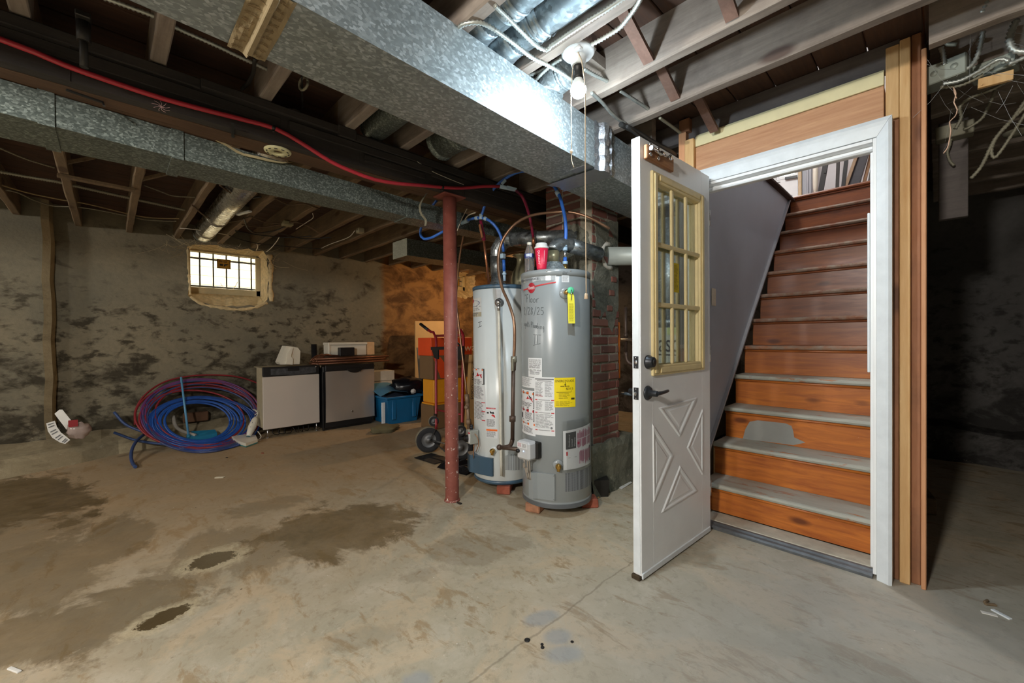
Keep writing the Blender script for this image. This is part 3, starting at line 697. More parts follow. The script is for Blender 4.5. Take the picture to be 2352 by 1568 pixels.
# ================================================================ UPSTAIRS HALL SEEN ABOVE THE STAIRS
M_HALL = plain('white_hall_wall', S(214, 214, 216), .7, 0, .03, 4)
b = MB(); b.box(-6.5, LX - .021, -4.2, 7.0, TOP + .021, 2.52); b.box(-.12, 3.4, -4.2, 7.0, TOP + .021, 2.52); b.box(LX - .021, -.12, -4.2, 2.6, TOP + .021, 2.52); b.box(LX - .021, -.12, 5.17, 7.0, TOP + .021, 2.52)
obj('floor_hall', b, M_STUD, None, 'floor boards of the hall above the cellar', 'floor', None, 'structure')
hw = MB(); YH = 6.6
wa = P(1783, 385, y=YH); wb = P(1832, 412, y=YH)
wx0, wx1 = wa.x, P(1832, 390, y=YH).x; wz0 = P(1808, 408, y=YH).z; wz1 = wz0 + .75
hw.box(-3.2, wx0, YH, YH + .12, 2.52, 5.0); hw.box(wx1, 1.2, YH, YH + .12, 2.52, 5.0); hw.box(wx0, wx1, YH, YH + .12, 2.52, wz0); hw.box(wx0, wx1, YH, YH + .12, wz1, 5.0)
hw.box(-3.3, -3.2, 1.0, YH + .12, 2.52, 5.0); hw.box(1.2, 1.3, 1.0, YH + .12, 2.52, 5.0); hw.box(-3.3, 1.3, .9, 1.0, 2.52, 5.0); hw.box(-3.3, 1.3, .9, YH + .12, 5.0, 5.1)
obj('wall_hall', hw, M_HALL, None, 'white hall walls at the top of the stairs', 'wall', None, 'structure')
w3 = thing('window_3', ((wx0 + wx1) / 2, YH, wz0), 'bright small window high in the hall above the stairs', 'window', None, 'structure')
b = MB(); e = .035
for (a0, a1, c0, c1) in ((wx0, wx0 + e, wz0, wz1), (wx1 - e, wx1, wz0, wz1), (wx0 + e, wx1 - e, wz0, wz0 + e), (wx0 + e, wx1 - e, wz1 - e, wz1)): b.box(a0, a1, YH + .01, YH + .07, c0, c1, 0, .004)
obj('window_frame', b, M_WHITE, w3)
b = MB(); b.box(wx0 + e, wx1 - e, YH + .035, YH + .04, wz0 + e, wz1 - e); obj('pane', b, M_GLASS, w3)
# ================================================================ DUCTS
M_GALV = galv('galvanised_sheet', S(138, 148, 150), S(190, 200, 204), 62, .45, .45, .12)
M_GALVD = galv('galvanised_sheet_dull', S(96, 106, 102), S(164, 176, 170), 90, .5, .45, .2)
M_PIPE = galv('galvanised_pipe', S(150, 162, 168), S(190, 202, 206), 40, .7, .36, .1, 0)
M_FOIL = plain('foil_tape', S(200, 206, 212), .22, .9, .1, 40, .8)
M_TAPE = plain('brown_printed_tape', S(158, 142, 112), .4, .3, .08, 20, .5)
def duct_run(b, xr0, xl0, xr1, xl1, y0, y1, z0, z1, m=0):
    vs = []
    for (y, xl, xr) in ((y0, xl0, xr0), (y1, xl1, xr1)): vs += [(xl, y, z0), (xr, y, z0), (xr, y, z1), (xl, y, z1)]
    b.add(vs, [(0, 1, 2, 3), (7, 6, 5, 4), (0, 4, 5, 1), (1, 5, 6, 2), (2, 6, 7, 3), (3, 7, 4, 0)], m)
dx = lambda y: -1.205 - .048 * (y - .35)
DZ0, DZ1 = 2.03, 2.272
duct = thing('sheet_metal_duct', (-1.4, .8, DZ0), 'wide galvanised supply duct running from overhead past the lit bulb', 'duct')
YJ = P(1390, 390, x=-1.285).y - .04
def dbox(y0, y1, g=0):
    b = MB(); duct_run(b, dx(y0) + g, dx(y0) - .315 - g, dx(y1) + g, dx(y1) - .315 - g, y0, y1, DZ0 - g, DZ1 + g); return b
obj('duct_section', dbox(-2.6, .318), M_GALV, duct); obj('duct_section', dbox(.322, YJ), M_GALV, duct); obj('duct_section', dbox(YJ + .004, 3.095), M_GALV, duct)
# taped joint overhead
b = MB(); ya, yb = .268, .372; g = .004
p = lambda u, v: (dx(ya + (yb - ya) * u) - .315 * v + (g if v <= 0 else 0), ya + (yb - ya) * u, DZ0 - g - .004 * math.sin(9 * u + 4 * v) ** 2 - (.012 if .46 < u < .54 else 0))
for i in range(10):
    for j in range(12):
        u0, u1, v0, v1 = i / 10, (i + 1) / 10, j / 12 * 1.02, (j + 1) / 12 * 1.02; b.quad(p(u0, v0), p(u0, v1), p(u1, v1), p(u1, v0))
tape = obj('tape_wrap', b, M_TAPE, duct, 'crinkled brown printed tape round a joint')
b = MB(); f2 = lambda u, v: Vector(p(u, v)) - Vector((0, 0, .0025))
for r_ in range(9):
    lines(b, lambda u, v: f2(u, v), .06, r_ / 9 + .02, .42, r_ / 9 + .07, 2, 0, .35, .3, 2); lines(b, lambda u, v: f2(u, v), .6, r_ / 9 + .03, .92, r_ / 9 + .08, 2, 0, .35, .3, 2)
obj('print', b, plain('brown_ink', S(120, 98, 66), .6), tape)
b = MB(); b.box(dx(yb) - .3, dx(yb) - .0, .314, .332, DZ0 - .02, DZ0 - .0095, 0, .003); obj('joint_flange', b, M_TAPE, duct)
# foil wrapped joint by the lamp
x = dx(YJ); b = MB(); N = 9
def fp(i, j):
    y = YJ - .075 + .16 * i / 8; d = (0, .004, .006, .03, .034, .032, .012, .026, .004)[i] + .004 * math.sin(j * 2.3 + i * 1.3)
    return (dx(y) + d, y, DZ0 - .012 + (DZ1 + .02 - DZ0) * j / N)
for i in range(8):
    for j in range(N): b.quad(fp(i, j), fp(i + 1, j), fp(i + 1, j + 1), fp(i, j + 1))
for i in range(8):
    a, c = fp(i, 0), fp(i + 1, 0); b.quad((a[0] - .34, a[1], DZ0 - .006), (c[0] - .34, c[1], DZ0 - .006), c, a)
for j in range(N):
    a, c = fp(8, j), fp(8, j + 1); b.quad(a, (dx(a[1]) - .01, a[1] + .004, a[2]), (dx(a[1]) - .01, a[1] + .004, c[2]), c)
obj('foil_wrap', b, M_FOIL, duct, 'crumpled silver foil tape')
b = MB(); q0 = P(1290, 418, z=DZ0); b.box(dx(YJ - .2) - .12, dx(YJ - .1) - .01, YJ - .14, YJ - .08, DZ0 - .004, DZ0 - .001); obj('foil_patch', b, M_FOIL, duct)
# round branch pipes above
def round_pipe(xa, xb, y, z, r, rings, label, mat=M_PIPE, ends=True):
    t = thing('round_duct', ((xa + xb) / 2, y, z - r), label, 'duct', 'round branch ducts between the joists')
    b = MB(); b.cyl((xa, y, z), (xb, y, z), r, 26); obj('pipe', b, mat, t)
    for xr in rings:
        b = MB(); b.lathe([(r + .001, -.02), (r + .006, -.012), (r + .001, -.004), (r + .001, .004), (r + .006, .012), (r + .001, .02)], 26, (xr, y, z), (1, 0, 0)); obj('crimp_ring', b, mat, t)
    return t
for (y, lab) in ((1.055, 'shiny round duct overhead, the outer of the pair beside the bulb'), (1.205, 'shiny round duct overhead, the one of the pair nearer the bulb')):
    t = round_pipe(-1.20, 3.0, y, 2.357, .0735, (-1.10, -1.06), lab)
    b = MB(); b.tube(spline([(-1.20, y, 2.357), (-1.27, y, 2.352), (-1.33, y, 2.325), (-1.345, y, 2.277)], .02), .0735, 22); obj('elbow', b, M_PIPE, t)
t = round_pipe(-2.33, -1.62, 1.13, 2.362, .078, (-1.7,), 'dull round duct crossing behind the big duct toward the beam', M_GALVD)
b = MB(); b.cyl((-2.335, 1.13, 2.362), (-2.33, 1.13, 2.362), .079, 22); obj('end_cap', b, M_GALVD, t)
t = round_pipe(-2.14, -1.62, 1.50, 2.345, .098, (-1.98, ), 'stub of round duct with flared open end behind the big duct', M_GALVD)
b = MB(); b.lathe([(.098, 0), (.101, -.03), (.106, -.035), (.098, -.034), (.094, 0)], 26, (-2.14, 1.5, 2.345), (1, 0, 0)); obj('flare', b, M_GALVD, t)
b = MB(); b.tube(spline([(-1.62, 1.5, 2.345), (-1.5, 1.5, 2.345), (-1.42, 1.5, 2.32), (-1.40, 1.5, 2.277)], .02), .096, 22); obj('elbow', b, M_GALVD, t)
t = round_pipe(-1.215, -1.2, 1.52, 2.34, .07, (), 'short pale collar end poking up behind the big duct', M_GALV)
b = MB(); b.lathe([(.07, 0), (.076, .012), (.07, .024), (.0, .026)], 24, (-1.2, 1.52, 2.34), (1, 0, 0)); obj('collar', b, M_GALV, t)
b = MB(); b.tube(spline([(-1.215, 1.52, 2.34), (-1.25, 1.52, 2.335), (-1.29, 1.52, 2.315), (-1.30, 1.52, 2.277)], .02), .07, 20); obj('elbow', b, M_GALV, t)
t = round_pipe(-5.75, -2.52, .765, 2.325, .093, (-4.9, -5.55), 'bright round duct running between joists to the basement window', galv('bright_duct_pipe', S(176, 172, 160), S(204, 200, 188), 30, .8, .28, .1, 0))
b = MB(); b.lathe([(.093, 0), (.092, -.05), (.06, -.1), (.0, -.115)], 26, (-5.75, .765, 2.325), (1, 0, 0)); obj('end_cap', b, M_GALVD, t)
# long flat duct beside the beam
ld = thing('long_flat_duct', (-2.6, .5, 1.97), 'long dull speckled duct under the joists left of the beam', 'duct')
lx = lambda y: -2.425 - (y + .27) * .085 if y < 1.49 else -2.575
lw = lambda y: .30 - max(0, min(1, (y + .27) / 1.76)) * .13
def lsec(y0, y1):
    b = MB(); duct_run(b, lx(y0), lx(y0) - lw(y0), lx(y1), lx(y1) - lw(y1), y0, y1, 1.97, 2.096); return b
cuts = [-2.6, P(82, 262, z=1.97).y, P(395, 360, z=1.97).y, 1.49, 3.6]
for a, c in zip(cuts, cuts[1:]): obj('duct_section', lsec(a + .001, c - .001), M_GALVD, ld)
for y in cuts[1:-1]:
    b = MB(); g = .006
    duct_run(b, lx(y) + g, lx(y) - lw(y) - g, lx(y + .045) + g, lx(y + .045) - lw(y) - g, y - .002, y + .043, 1.97 - g, 2.099); obj('drive_cleat', b, M_GALVD, ld)
# branch duct hung by the back of the room
zb1 = 2.272; c0 = P(935, 547, z=zb1); c1 = P(900, 557, z=zb1); zb0 = P(935, 586, y=c0.y).z
bd = thing('branch_duct', (c0.x - .15, c0.y + .8, zb0), 'plain rectangular duct with bright capped end near the totes', 'duct')
b = MB(); b.box(c1.x, c0.x, c0.y, c0.y + 2.4, zb0, zb1); obj('duct_section', b, M_GALVD, bd)
b = MB(); b.box(c1.x - .006, c0.x + .006, c0.y - .01, c0.y - .001, zb0 - .006, zb1 + .002, 0, .002); obj('end_cap', b, galv('bright_cap', S(190, 194, 178), S(226, 228, 214), 90, .35, .5, .1), bd)
# ================================================================ LAMPS
M_PORC = plain('white_porcelain', S(228, 232, 232), .3, 0, .02, 8)
M_BULB = emis('lit_bulb', BULB_COL, BULB_STRENGTH)
def lamp(x, y, ztop, zb, label, glow, chain=True, r=.032):
    t = thing('ceiling_lamp', (x, y, ztop), label, 'lamp')
    b = MB(); b.box(x - .055, x + .055, y - .055, y + .055, ztop - .012, ztop + .05, 0, .006); obj('junction_box', b, M_STEEL, t)
    b = MB(); b.lathe([(.066, 0), (.068, -.006), (.06, -.016), (.035, -.022), (.03, -.05), (.027, -.06)], 30, (x, y, ztop - .012)); obj('lamp_holder', b, M_PORC, t)
    b = MB(); b.box(x + .01, x + .042, y - .048, y - .02, ztop - .04, ztop - .022, 0, .005); b.box(x + .018, x + .022, y - .049, y - .0485, ztop - .036, ztop - .03); hb = obj('outlet', b, M_PORC, t)
    b = MB(); b.lathe([(.019, -.062), (.02, -.075), (.0165, -.08), (.0165, -.1), (.02, -.106), (.021, -.118)], 20, (x, y, ztop - .008)); obj('socket', b, M_IRON, t)
    b = MB(); b.lathe([(.0, zb + .0525), (.014, zb + .052), (.02, zb + .036), (.029, zb + .018), (.0315, zb + .004)], 24, (x, y, 0)); obj('bulb_neck', b, M_PORC, t)
    b = MB(); b.lathe([(.0312, zb + .004), (r, zb - .002), (.03, zb - .013), (.021, zb - .026), (.01, zb - .031), (.0, zb - .0325)], 24, (x, y, 0)); obj('bulb', b, glow, t)
    return t
LP = P(1328, 128, z=ZJ - .01)
bp = P(1335, 206, x=LP.x + .008)
lamp_main = lamp(LP.x, LP.y, 2.30, bp.z, 'bare lit bulb in white porcelain holder with pull cords', M_BULB)
M_CORD = plain('pull_cord', S(206, 186, 160), .8, 0, .08, 40)
c1_ = LP + Vector((-.024, -.018, 0)); b = MB()
lz = P(1320, 345, y=c1_.y).z
b.tube(spline([(c1_.x + .018, c1_.y, 2.26), (c1_.x + .002, c1_.y, 2.15), (c1_.x, c1_.y, lz + .08), (c1_.x + .001, c1_.y, lz)], .04), .0016, 6); b.sphere((c1_.x, c1_.y, lz), .006, 8, 6, 0, (1, 1, 1.6)); b.tube(spline([(c1_.x, c1_.y, lz), (c1_.x + .004, c1_.y - .003, lz - .04), (c1_.x + .016, c1_.y - .004, lz - .07)], .02), .0016, 6); obj('pull_cord', b, M_CORD, lamp_main)
c2_ = P(1343, 260, y=LP.y - .03); cz = P(1346, 672, y=LP.y - .03).z
b = MB(); b.tube(spline([(LP.x + .02, LP.y - .03, 2.262), (c2_.x, c2_.y, 2.14), (c2_.x + .001, c2_.y, 1.7), (c2_.x + .002, c2_.y, cz)], .05), .0021, 6); b.lathe([(.0, 0), (.006, -.004), (.009, -.024), (.0, -.026)], 8, (c2_.x + .002, c2_.y, cz)); obj('pull_cord', b, M_CORD, lamp_main)
def fill_globe(x, y, zt, z, r, label, col, st):  # unseen globe light, added only as fill
    t = thing('fill_globe', (x, y, zt), label, 'lamp')
    b = MB(); b.lathe([(.06, 0), (.06, -.012), (.02, -.02), (.012, -.03)], 24, (x, y, zt)); b.cyl((x, y, zt - .03), (x, y, z + r * .97), .006, 8); obj('stem', b, M_PORC, t)
    b = MB(); b.lathe([(.035, 0), (.04, -.02), (.0, -.021)], 20, (x, y, z + r * 1.12)); obj('lamp_holder', b, M_PORC, t)
    b = MB(); b.sphere((x, y, z), r, 24, 14); obj('globe', b, emis('lit_fill_globe', col, st), t)
fill_globe(-4.4, -3.2, 2.279, 2.05, .11, 'added fill globe behind the viewpoint toward the left wall', FILL_COL, REAR_FILL_STRENGTH)  # added fill light for the dim left part of the cellar
fill_globe(-2.3, -3.6, 2.279, 2.05, .11, 'added fill globe behind the viewpoint near the duct', FILL_COL, REAR_FILL_STRENGTH)  # second added fill light at the rear
fill_globe(-.36, -1.5, 2.279, 1.98, .11, 'added fill globe hanging just behind the viewpoint', FILL_COL, NEAR_FILL_STRENGTH)  # added fill light for the open door's face and the near floor
fill_globe(-1.6, 3.6, 4.99, 4.5, .12, 'added fill globe on the ceiling of the hall upstairs', (1, .97, .93, 1), HALL_FILL_STRENGTH)  # added to brighten the hall above the stairs
lamp(WARMX, WARMY, 2.30, 2.13, 'warm bare bulb in porcelain holder near the totes', emis('lit_bulb_warm', WARM_COL, WARM_STRENGTH))
# ================================================================ ARMOURED CABLES
M_ARM = plain('armoured_cable', S(178, 182, 176), .4, .6, .08, 30)
M_ARMD = plain('armoured_cable_dusty', S(140, 136, 118), .6, .35, .12, 30)
M_WIRE = plain('black_cable', S(40, 38, 36), .55, 0, .1, 20)
M_WIREB = plain('brown_cable', S(96, 76, 56), .6, 0, .1, 20)
M_WIREW = plain('white_cable', S(208, 200, 182), .55, 0, .06, 20)
def cable(pts, label, r=.0095, mat=None, arm=True, group=None, name='armoured_cable'):
    if arm: b = armored(pts, r, .0125)
    else: b = hose(pts, r, .03, 6)
    return one(name, b, mat or M_ARM, label, 'cable', group)
Q = lambda z, *pp: [P(*p, z=z if len(p) == 2 else None) if len(p) == 2 else P(p[0], p[1], z=p[2]) for p in pp]
cable(Q(2.268, (1044, 78), (1062, 57), (1100, 52), (1135, 68), (1180, 100), (1222, 132), (1262, 152), (1300, 175, 2.255), (1330, 196, 2.262)), 'steel armoured cable arching over the round ducts to the bulb')
cable(Q(2.272, (1136, 12), (1165, 40), (1200, 75), (1232, 105), (1255, 115), (1264, 108)), 'short armoured cable hanging across the pair of round ducts')
cable(Q(2.27, (1262, 108), (1300, 82), (1352, 48), (1400, 18), (1440, -10)), 'armoured cable running along the nearer round duct')
cable(Q(2.262, (1358, 103), (1395, 82), (1425, 62), (1450, 32), (1466, 8), (1480, -20)), 'armoured cable curving up from the bulb base')
cable(Q(2.29, (1290, 134), (1270, 147), (1248, 165), (1224, 190), (1205, 212)), 'armoured cable dropping from the bulb base behind the big duct')
cable(Q(2.31, (1295, 128), (1262, 150), (1235, 166), (1195, 178)), 'thinner armoured cable leaving the bulb base behind the big duct')
cable(Q(2.31, (1340, 158), (1365, 172), (1396, 187)), 'stub of armoured cable entering the joist right of the bulb')
cable(Q(2.27, (1358, 213), (1380, 232), (1405, 260), (1422, 275), (1436, 284)), 'armoured cable passing below the joist right of the bulb')
cable(Q(2.31, (1424, 208), (1455, 228), (1494, 253)), 'armoured cable stub crossing the joist face right of the bulb')
cable(Q(2.28, (1515, 270), (1540, 288), (1563, 305)), 'dark armoured cable stub by the top of the door frame', .009, M_ARMD)
# black bundle behind the door top
cable(Q(2.25, (1425, 285), (1440, 292), (1470, 308), (1505, 330), (1535, 345), (1556, 362)), 'black cable bundle sagging over the top of the open door', .014, M_WIRE, False, None, 'black_cable')
cable(Q(2.22, (1440, 290), (1475, 318), (1520, 345), (1545, 372)), 'second black cable sagging over the top of the open door', .009, M_WIRE, False, None, 'black_cable')
# far left, behind the beam
cable(Q(2.36, (235, -6), (300, 17), (360, 40), (412, 67), (500, 106), (560, 135), (622, 163)), 'pale armoured cable through the dark joists beside the taped duct', .010, M_ARM)
cable(Q(2.33, (585, 132), (582, 165), (570, 190), (555, 205)), 'grey cable looping down beside the taped duct', .008, M_WIRE, False, None, 'grey_cable')
cable(Q(2.34, (693, 175), (694, 210), (695, 248)), 'thin dark rod hanging between the joists above the beam', .004, M_IRON, False, None, 'hanging_rod')
b = MB(); c_ = P(697, 192, z=2.34); 
b.tube([c_ + Vector((.03 * math.cos(a / 12 * 2 * math.pi), .01 * math.cos(a / 12 * 2 * math.pi), .03 * math.sin(a / 12 * 2 * math.pi))) for a in range(13)], .006, 6); one('cable_loop', b, M_ARMD, 'small ring of cable hanging above the beam', 'cable')
cable(Q(2.30, (0, 394), (60, 405), (130, 417), (170, 426), (300, 455), (360, 468), (425, 482)), 'thick dusty armoured cable across the joists in the dark corner', .014, M_ARMD)
cable(Q(2.31, (0, 424), (70, 444), (150, 460), (190, 466), (230, 475), (300, 492), (350, 500), (412, 502)), 'pair of tan cables across the joists in the dark corner', .006, plain('tan_cable', S(150, 132, 96), .6), False, None, 'tan_cable')
cable(Q(2.31, (0, 434), (40, 442), (80, 460), (125, 473), (175, 475), (230, 483), (290, 495), (340, 505), (405, 508)), 'thin dusty armoured cable sagging low in the dark corner', .007, M_ARMD)
cable(Q(2.33, (0, 340), (60, 365), (125, 385)), 'thin armoured cable disappearing behind the near joists', .007, M_ARMD)
cable(Q(2.33, (330, 425), (370, 440), (400, 450), (450, 453)), 'thin armoured cable between joists beside the round duct', .006, M_ARMD)
for k, (pp, lab) in enumerate(((((505, 425), (525, 440), (545, 450), (575, 452), (590, 445)), 'brown cable loop drooping by the long duct end'), (((520, 428), (540, 445), (560, 455), (600, 452)), 'lower brown cable loop by the long duct'),
        (((440, 470), (470, 495), (500, 508), (540, 508), (580, 497)), 'dark cable slung under the bright round duct'), (((560, 500), (570, 525), (590, 535), (630, 530), (655, 520)), 'brown cable loop over the window joists'),
        (((555, 515), (600, 522), (645, 515), (690, 512), (735, 536)), 'dark cable bundle across the joists by the window'), (((540, 530), (600, 540), (660, 545), (715, 542)), 'thin brown cable by the window joists'),
        (((575, 497), (610, 510), (650, 513)), 'short brown cable into the ceiling box'), (((640, 535), (700, 548), (760, 545)), 'brown cable end under the far joists'), (((630, 455), (665, 470), (700, 468), (735, 480)), 'dark cable above the window joists'))):
    cable(Q(2.272, *pp), lab, .0065, M_WIREB if k % 2 == 0 else M_WIRE, False, None, 'brown_cable')
cable(Q(2.268, (413, 524), (440, 526), (480, 532), (510, 537), (525, 540)), 'straight pale wire strapped across two joists near the window', .004, M_WIREW, False, None, 'white_wire')
cable(Q(2.27, (525, 540), (560, 552), (600, 560), (660, 566), (740, 572)), 'dark wire sagging beyond the window joists', .005, M_WIRE, False, None, 'black_cable')
cable(Q(2.262, (577, 580), (588, 575), (592, 566), (590, 560)), 'short white wire curl above the window', .005, M_WIREW, False, None, 'white_wire')
cable(Q(2.258, (588, 580), (605, 581), (620, 572), (635, 555), (641, 545)), 'white wire loop hanging right of the window', .005, M_WIREW, False, None, 'white_wire')
cable(Q(2.27, (680, 526), (705, 510), (719, 500), (718, 490)), 'thin white wire bent along a joist', .0035, M_WIREW, False, None, 'white_wire')
cable(Q(2.27, (738, 570), (760, 560), (800, 545), (815, 530)), 'thin wires at the far joists', .004, M_WIREW, False, None, 'white_wire')
# ceiling boxes
def ebox(c, w, d, h, label, mat=None, knock=True, ang=0):
    t = thing('junction_box', (c[0], c[1], c[2] - h / 2), label, 'junction box')
    b = MB(); b.obox(c, (math.cos(ang), math.sin(ang), 0), (-math.sin(ang), math.cos(ang), 0), (0, 0, 1), w / 2, d / 2, h / 2, 0, .004); obj('body', b, mat or M_BOXM, t)
    if knock:
        for k in (-1, 1):
            b = MB(); b.lathe([(.013, 0), (.013, .003), (.0, .003)], 12, (c[0] + k * w * .2 * math.cos(ang), c[1] - d / 2 * math.cos(ang) + k * w * .2 * math.sin(ang), c[2]), (math.sin(ang), -math.cos(ang), 0)); obj('knockout', b, mat or M_BOXM, t)
    return t
M_BOXM = plain('grey_steel_box', S(150, 156, 146), .5, .3, .08, 16)
ebox(P(660, 514, z=2.27), .09, .09, .04, 'grey ceiling box tangled in brown cables', plain('dusty_box', S(150, 142, 110), .8))
ebox(P(560, 482, z=2.33), .1, .1, .05, 'dusty ceiling box beside the bright round duct', M_ARMD)
b = MB(); b.bar(P(545, 493, z=2.27), P(575, 485, z=2.27), .03, .012); one('wood_strip', b, M_WHITEWORN, 'short pale strip nailed below the dusty ceiling box', 'strip')
ebox(P(827, 530, z=2.29), .08, .06, .05, 'small pale box on the far joists by the branch duct', plain('pale_box', S(176, 168, 140), .7))
# right-hand dark room
YE = 2.62
bxc = P(2168, 172, y=YE + .05)
ebox(bxc, .155, .1, .085, 'larger galvanised junction box beside the orange stud', None, True, -.22)
bx2 = P(2284, 158, y=YE + .12); ebox(bx2, .13, .08, .06, 'smaller galvanised junction box above a wood offcut', None, True, -.2)
b = MB(); b.bar(P(2246, 194, y=YE + .05), P(2328, 172, y=YE + .05), .02, .04, (0, 0, 1), 0, .002); b.cyl(P(2255, 194, y=YE + .04), P(2255, 194, y=YE + .03), .003, 8); one('wood_offcut', b, M_PINE, 'pale wood offcut screwed under the smaller junction box', 'offcut')
YQ = lambda y, *pp: [P(p[0], p[1], y=y) for p in pp]
RC = 'armoured cables in the dark room'
cable(YQ(YE, (2160, 108), (2166, 125), (2170, 150)), 'armoured cable dropping into the top of the larger box', .011, None, True, RC)
cable(YQ(YE, (2206, 164), (2232, 150), (2248, 120), (2256, 85), (2258, 72)), 'armoured cable curving up from the side of the larger box', .010, None, True, RC)
cable(YQ(2.36, (2254, 32), (2264, 12), (2275, -12)), 'armoured cable passing through the joist of the dark room', .011, None, True, RC)
cable(YQ(YE, (2165, 193), (2205, 185), (2245, 165), (2290, 138), (2310, 137), (2318, 142)), 'upper armoured cable between the two boxes', .009, None, True, RC)
cable(YQ(YE + .04, (2160, 200), (2200, 197), (2230, 186), (2258, 172)), 'lower dark armoured cable between the two boxes', .009, M_ARMD, True, RC)
cable(YQ(YE, (2316, 147), (2335, 140), (2370, 125)), 'armoured cable leaving the smaller box toward the frame edge', .010, None, True, RC)
cable(YQ(YE, (2336, 45), (2322, 75), (2320, 100), (2335, 117), (2370, 118)), 'grey flexible conduit loop at the frame edge', .014, None, True, RC)
cable(YQ(YE + .3, (2318, 183), (2280, 205), (2230, 225), (2205, 245), (2208, 270), (2194, 296)), 'dim armoured cable wandering down below the wood offcut', .009, M_ARMD, True, RC)
cable(YQ(YE + .4, (2287, 205), (2270, 245), (2255, 272), (2230, 290), (2212, 298)), 'dim armoured cable bending to the lower box', .008, M_ARMD, True, RC)
cable(YQ(YE + .3, (2360, 225), (2320, 280), (2285, 320), (2255, 380), (2230, 410)), 'dim armoured cable sagging across the dark room', .009, M_ARMD, True, RC)
cable(YQ(YE + .3, (2365, 245), (2330, 300), (2300, 345), (2283, 362), (2278, 340), (2300, 300), (2360, 240)), 'dim loop of armoured cable at the dark room edge', .008, M_ARMD, True, RC)
cable(YQ(3.228, (2186, 306), (2182, 330), (2176, 350), (2182, 370), (2192, 380)), 'dim cable tail hanging from the lower box', .008, M_ARMD, True, RC)
ebox(P(2192, 303, y=3.228), .14, .08, .07, 'dim junction box deep in the dark room', M_ARMD, False)
M_COPPER = plain('bright_copper', S(206, 140, 104), .3, .85, .08, 30)
b = hose(YQ(YE - .02, (2189, 200), (2196, 215), (2191, 235), (2199, 252), (2193, 268), (2181, 280), (2184, 298), (2180, 325), (2176, 340), (2167, 352)), .0024, .015, 6); b.tube(spline(YQ(YE - .02, (2190, 205), (2194, 218), (2197, 226)), .01), .002, 6); one('copper_wire', b, plain('pale_copper_wire', S(214, 178, 152), .45, .3), 'bare copper wire dangling below the larger junction box', 'wire')
b = MB(); c_ = P(2182, 102, y=YE); b.tube(spline([c_ + Vector((0, 0, .03)), c_ + Vector((-.01, 0, .01)), c_, c_ + Vector((.02, 0, -.01))], .01), .008, 8); one('cable_clamp', b, M_BOXM, 'cable clamp fitting under the joist of the dark room', 'clamp')
b = MB(); c_ = P(2345, 300, y=YE + .6); b.lathe([(.06, 0), (.055, -.012), (.0, -.02)], 20, c_); one('ceiling_rose', b, M_ARMD, 'dim round lamp holder at the edge of the dark room', 'lamp holder')
qb = P(2186, 300, y=3.3); b = MB(); b.box(qb.x - .05, qb.x + .06, 3.27, 3.32, 1.75, 2.275, 0, .003); one('hanging_board', b, M_BLACKBOARD, 'sooty board hanging from the joists behind the dim junction box', 'board')
b = MB(); q = P(2140, 1185, z=0); b.bar((q.x - .02, q.y, .055), (q.x - .1, q.y + .45, .055), .09, .1, (0, 0, 1), 0, .006); one('wood_block', b, M_JOISTL, 'dark timber offcut on the floor behind the orange stud', 'timber')
# ================================================================ SMALL THINGS ON THE BEAM
c_ = P(638, 346, z=2.098)
t = thing('alarm_base', c_, 'round cream smoke alarm base plate under the beam', 'alarm base')
b = MB(); b.lathe([(.022, 0), (.022, -.01), (.04, -.011), (.06, -.009), (.063, -.004), (.063, 0)], 30, c_, (0, 0, 1), 0, True, False); obj('plate', b, plain('cream_plastic', S(216, 212, 168), .5), t)
b = MB()
for a in range(10):
    th = a * .628 + .2; b.obox(c_ + Vector((.05 * math.cos(th), .05 * math.sin(th), -.0105)), (-math.sin(th), math.cos(th), 0), (math.cos(th), math.sin(th), 0), (0, 0, 1), .007, .003, .001)
obj('slot', b, M_BLACK, t)['kind'] = 'stuff'
b = MB(); pts = [(495, 320), (520, 330), (545, 345), (560, 352), (590, 358), (620, 366), (650, 372), (678, 371)]
top = [P(x, y, x=-2.47 - .03 * i / 7) for i, (x, y) in enumerate(pts)]; dn = [P(x, y + (2, 5, 6, 5, 6, 5, 3, 1)[i], x=-2.46 - .03 * i / 7) for i, (x, y) in enumerate(pts)]
for i in range(7): b.quad(top[i], top[i + 1], dn[i + 1], dn[i])
b.add([v + Vector((-.004, 0, 0)) for v in b.v], [f[::-1] for f in b.f]); one('paint_curl', b, plain('peeling_paint', S(222, 206, 160), .7), 'peeling cream paint curl hanging beside the alarm base', 'paint curl')
b = MB(); b.bar(P(152, 206, z=2.096), P(236, 235, z=2.096), .012, .006); b.bar(P(236, 235, z=2.098), P(239, 243, z=2.06), .006, .006); one('metal_bracket', b, M_IRON, 'thin metal strap screwed under the beam', 'strap')
b = MB(); b.bar(P(534, 283, z=2.096), P(535, 315, z=2.096), .012, .006); one('metal_plate', b, M_IRON, 'small metal strap under the beam ahead of the alarm base', 'strap')
b = MB(); c_ = P(192, 90, z=2.2); b.cyl((c_.x, c_.y, 2.10), (c_.x, c_.y, 2.27), .012, 10); b.box(c_.x - .04, c_.x + .04, c_.y - .02, c_.y + .02, 2.26, 2.279, 0, .003); b.cyl((c_.x, c_.y, 2.19), (c_.x, c_.y, 2.26), .02, 10); one('iron_hanger', b, M_IRON, 'dark iron hanger bolt standing by the beam', 'hanger')
b = MB(); c_ = P(370, 245, x=-2.262)
for k in range(9):
    a = k * .7; b.tube(spline([c_, c_ + Vector((.0, .014 * math.cos(a), .014 * math.sin(a))), c_ + Vector((.004, .03 * math.cos(a + .3), .022 * math.sin(a + .3)))], .006), .0008, 4)
one('string_knot', b, plain('pink_string', S(206, 170, 170), .8), 'frayed pink string knot tied to the red water line', 'string')
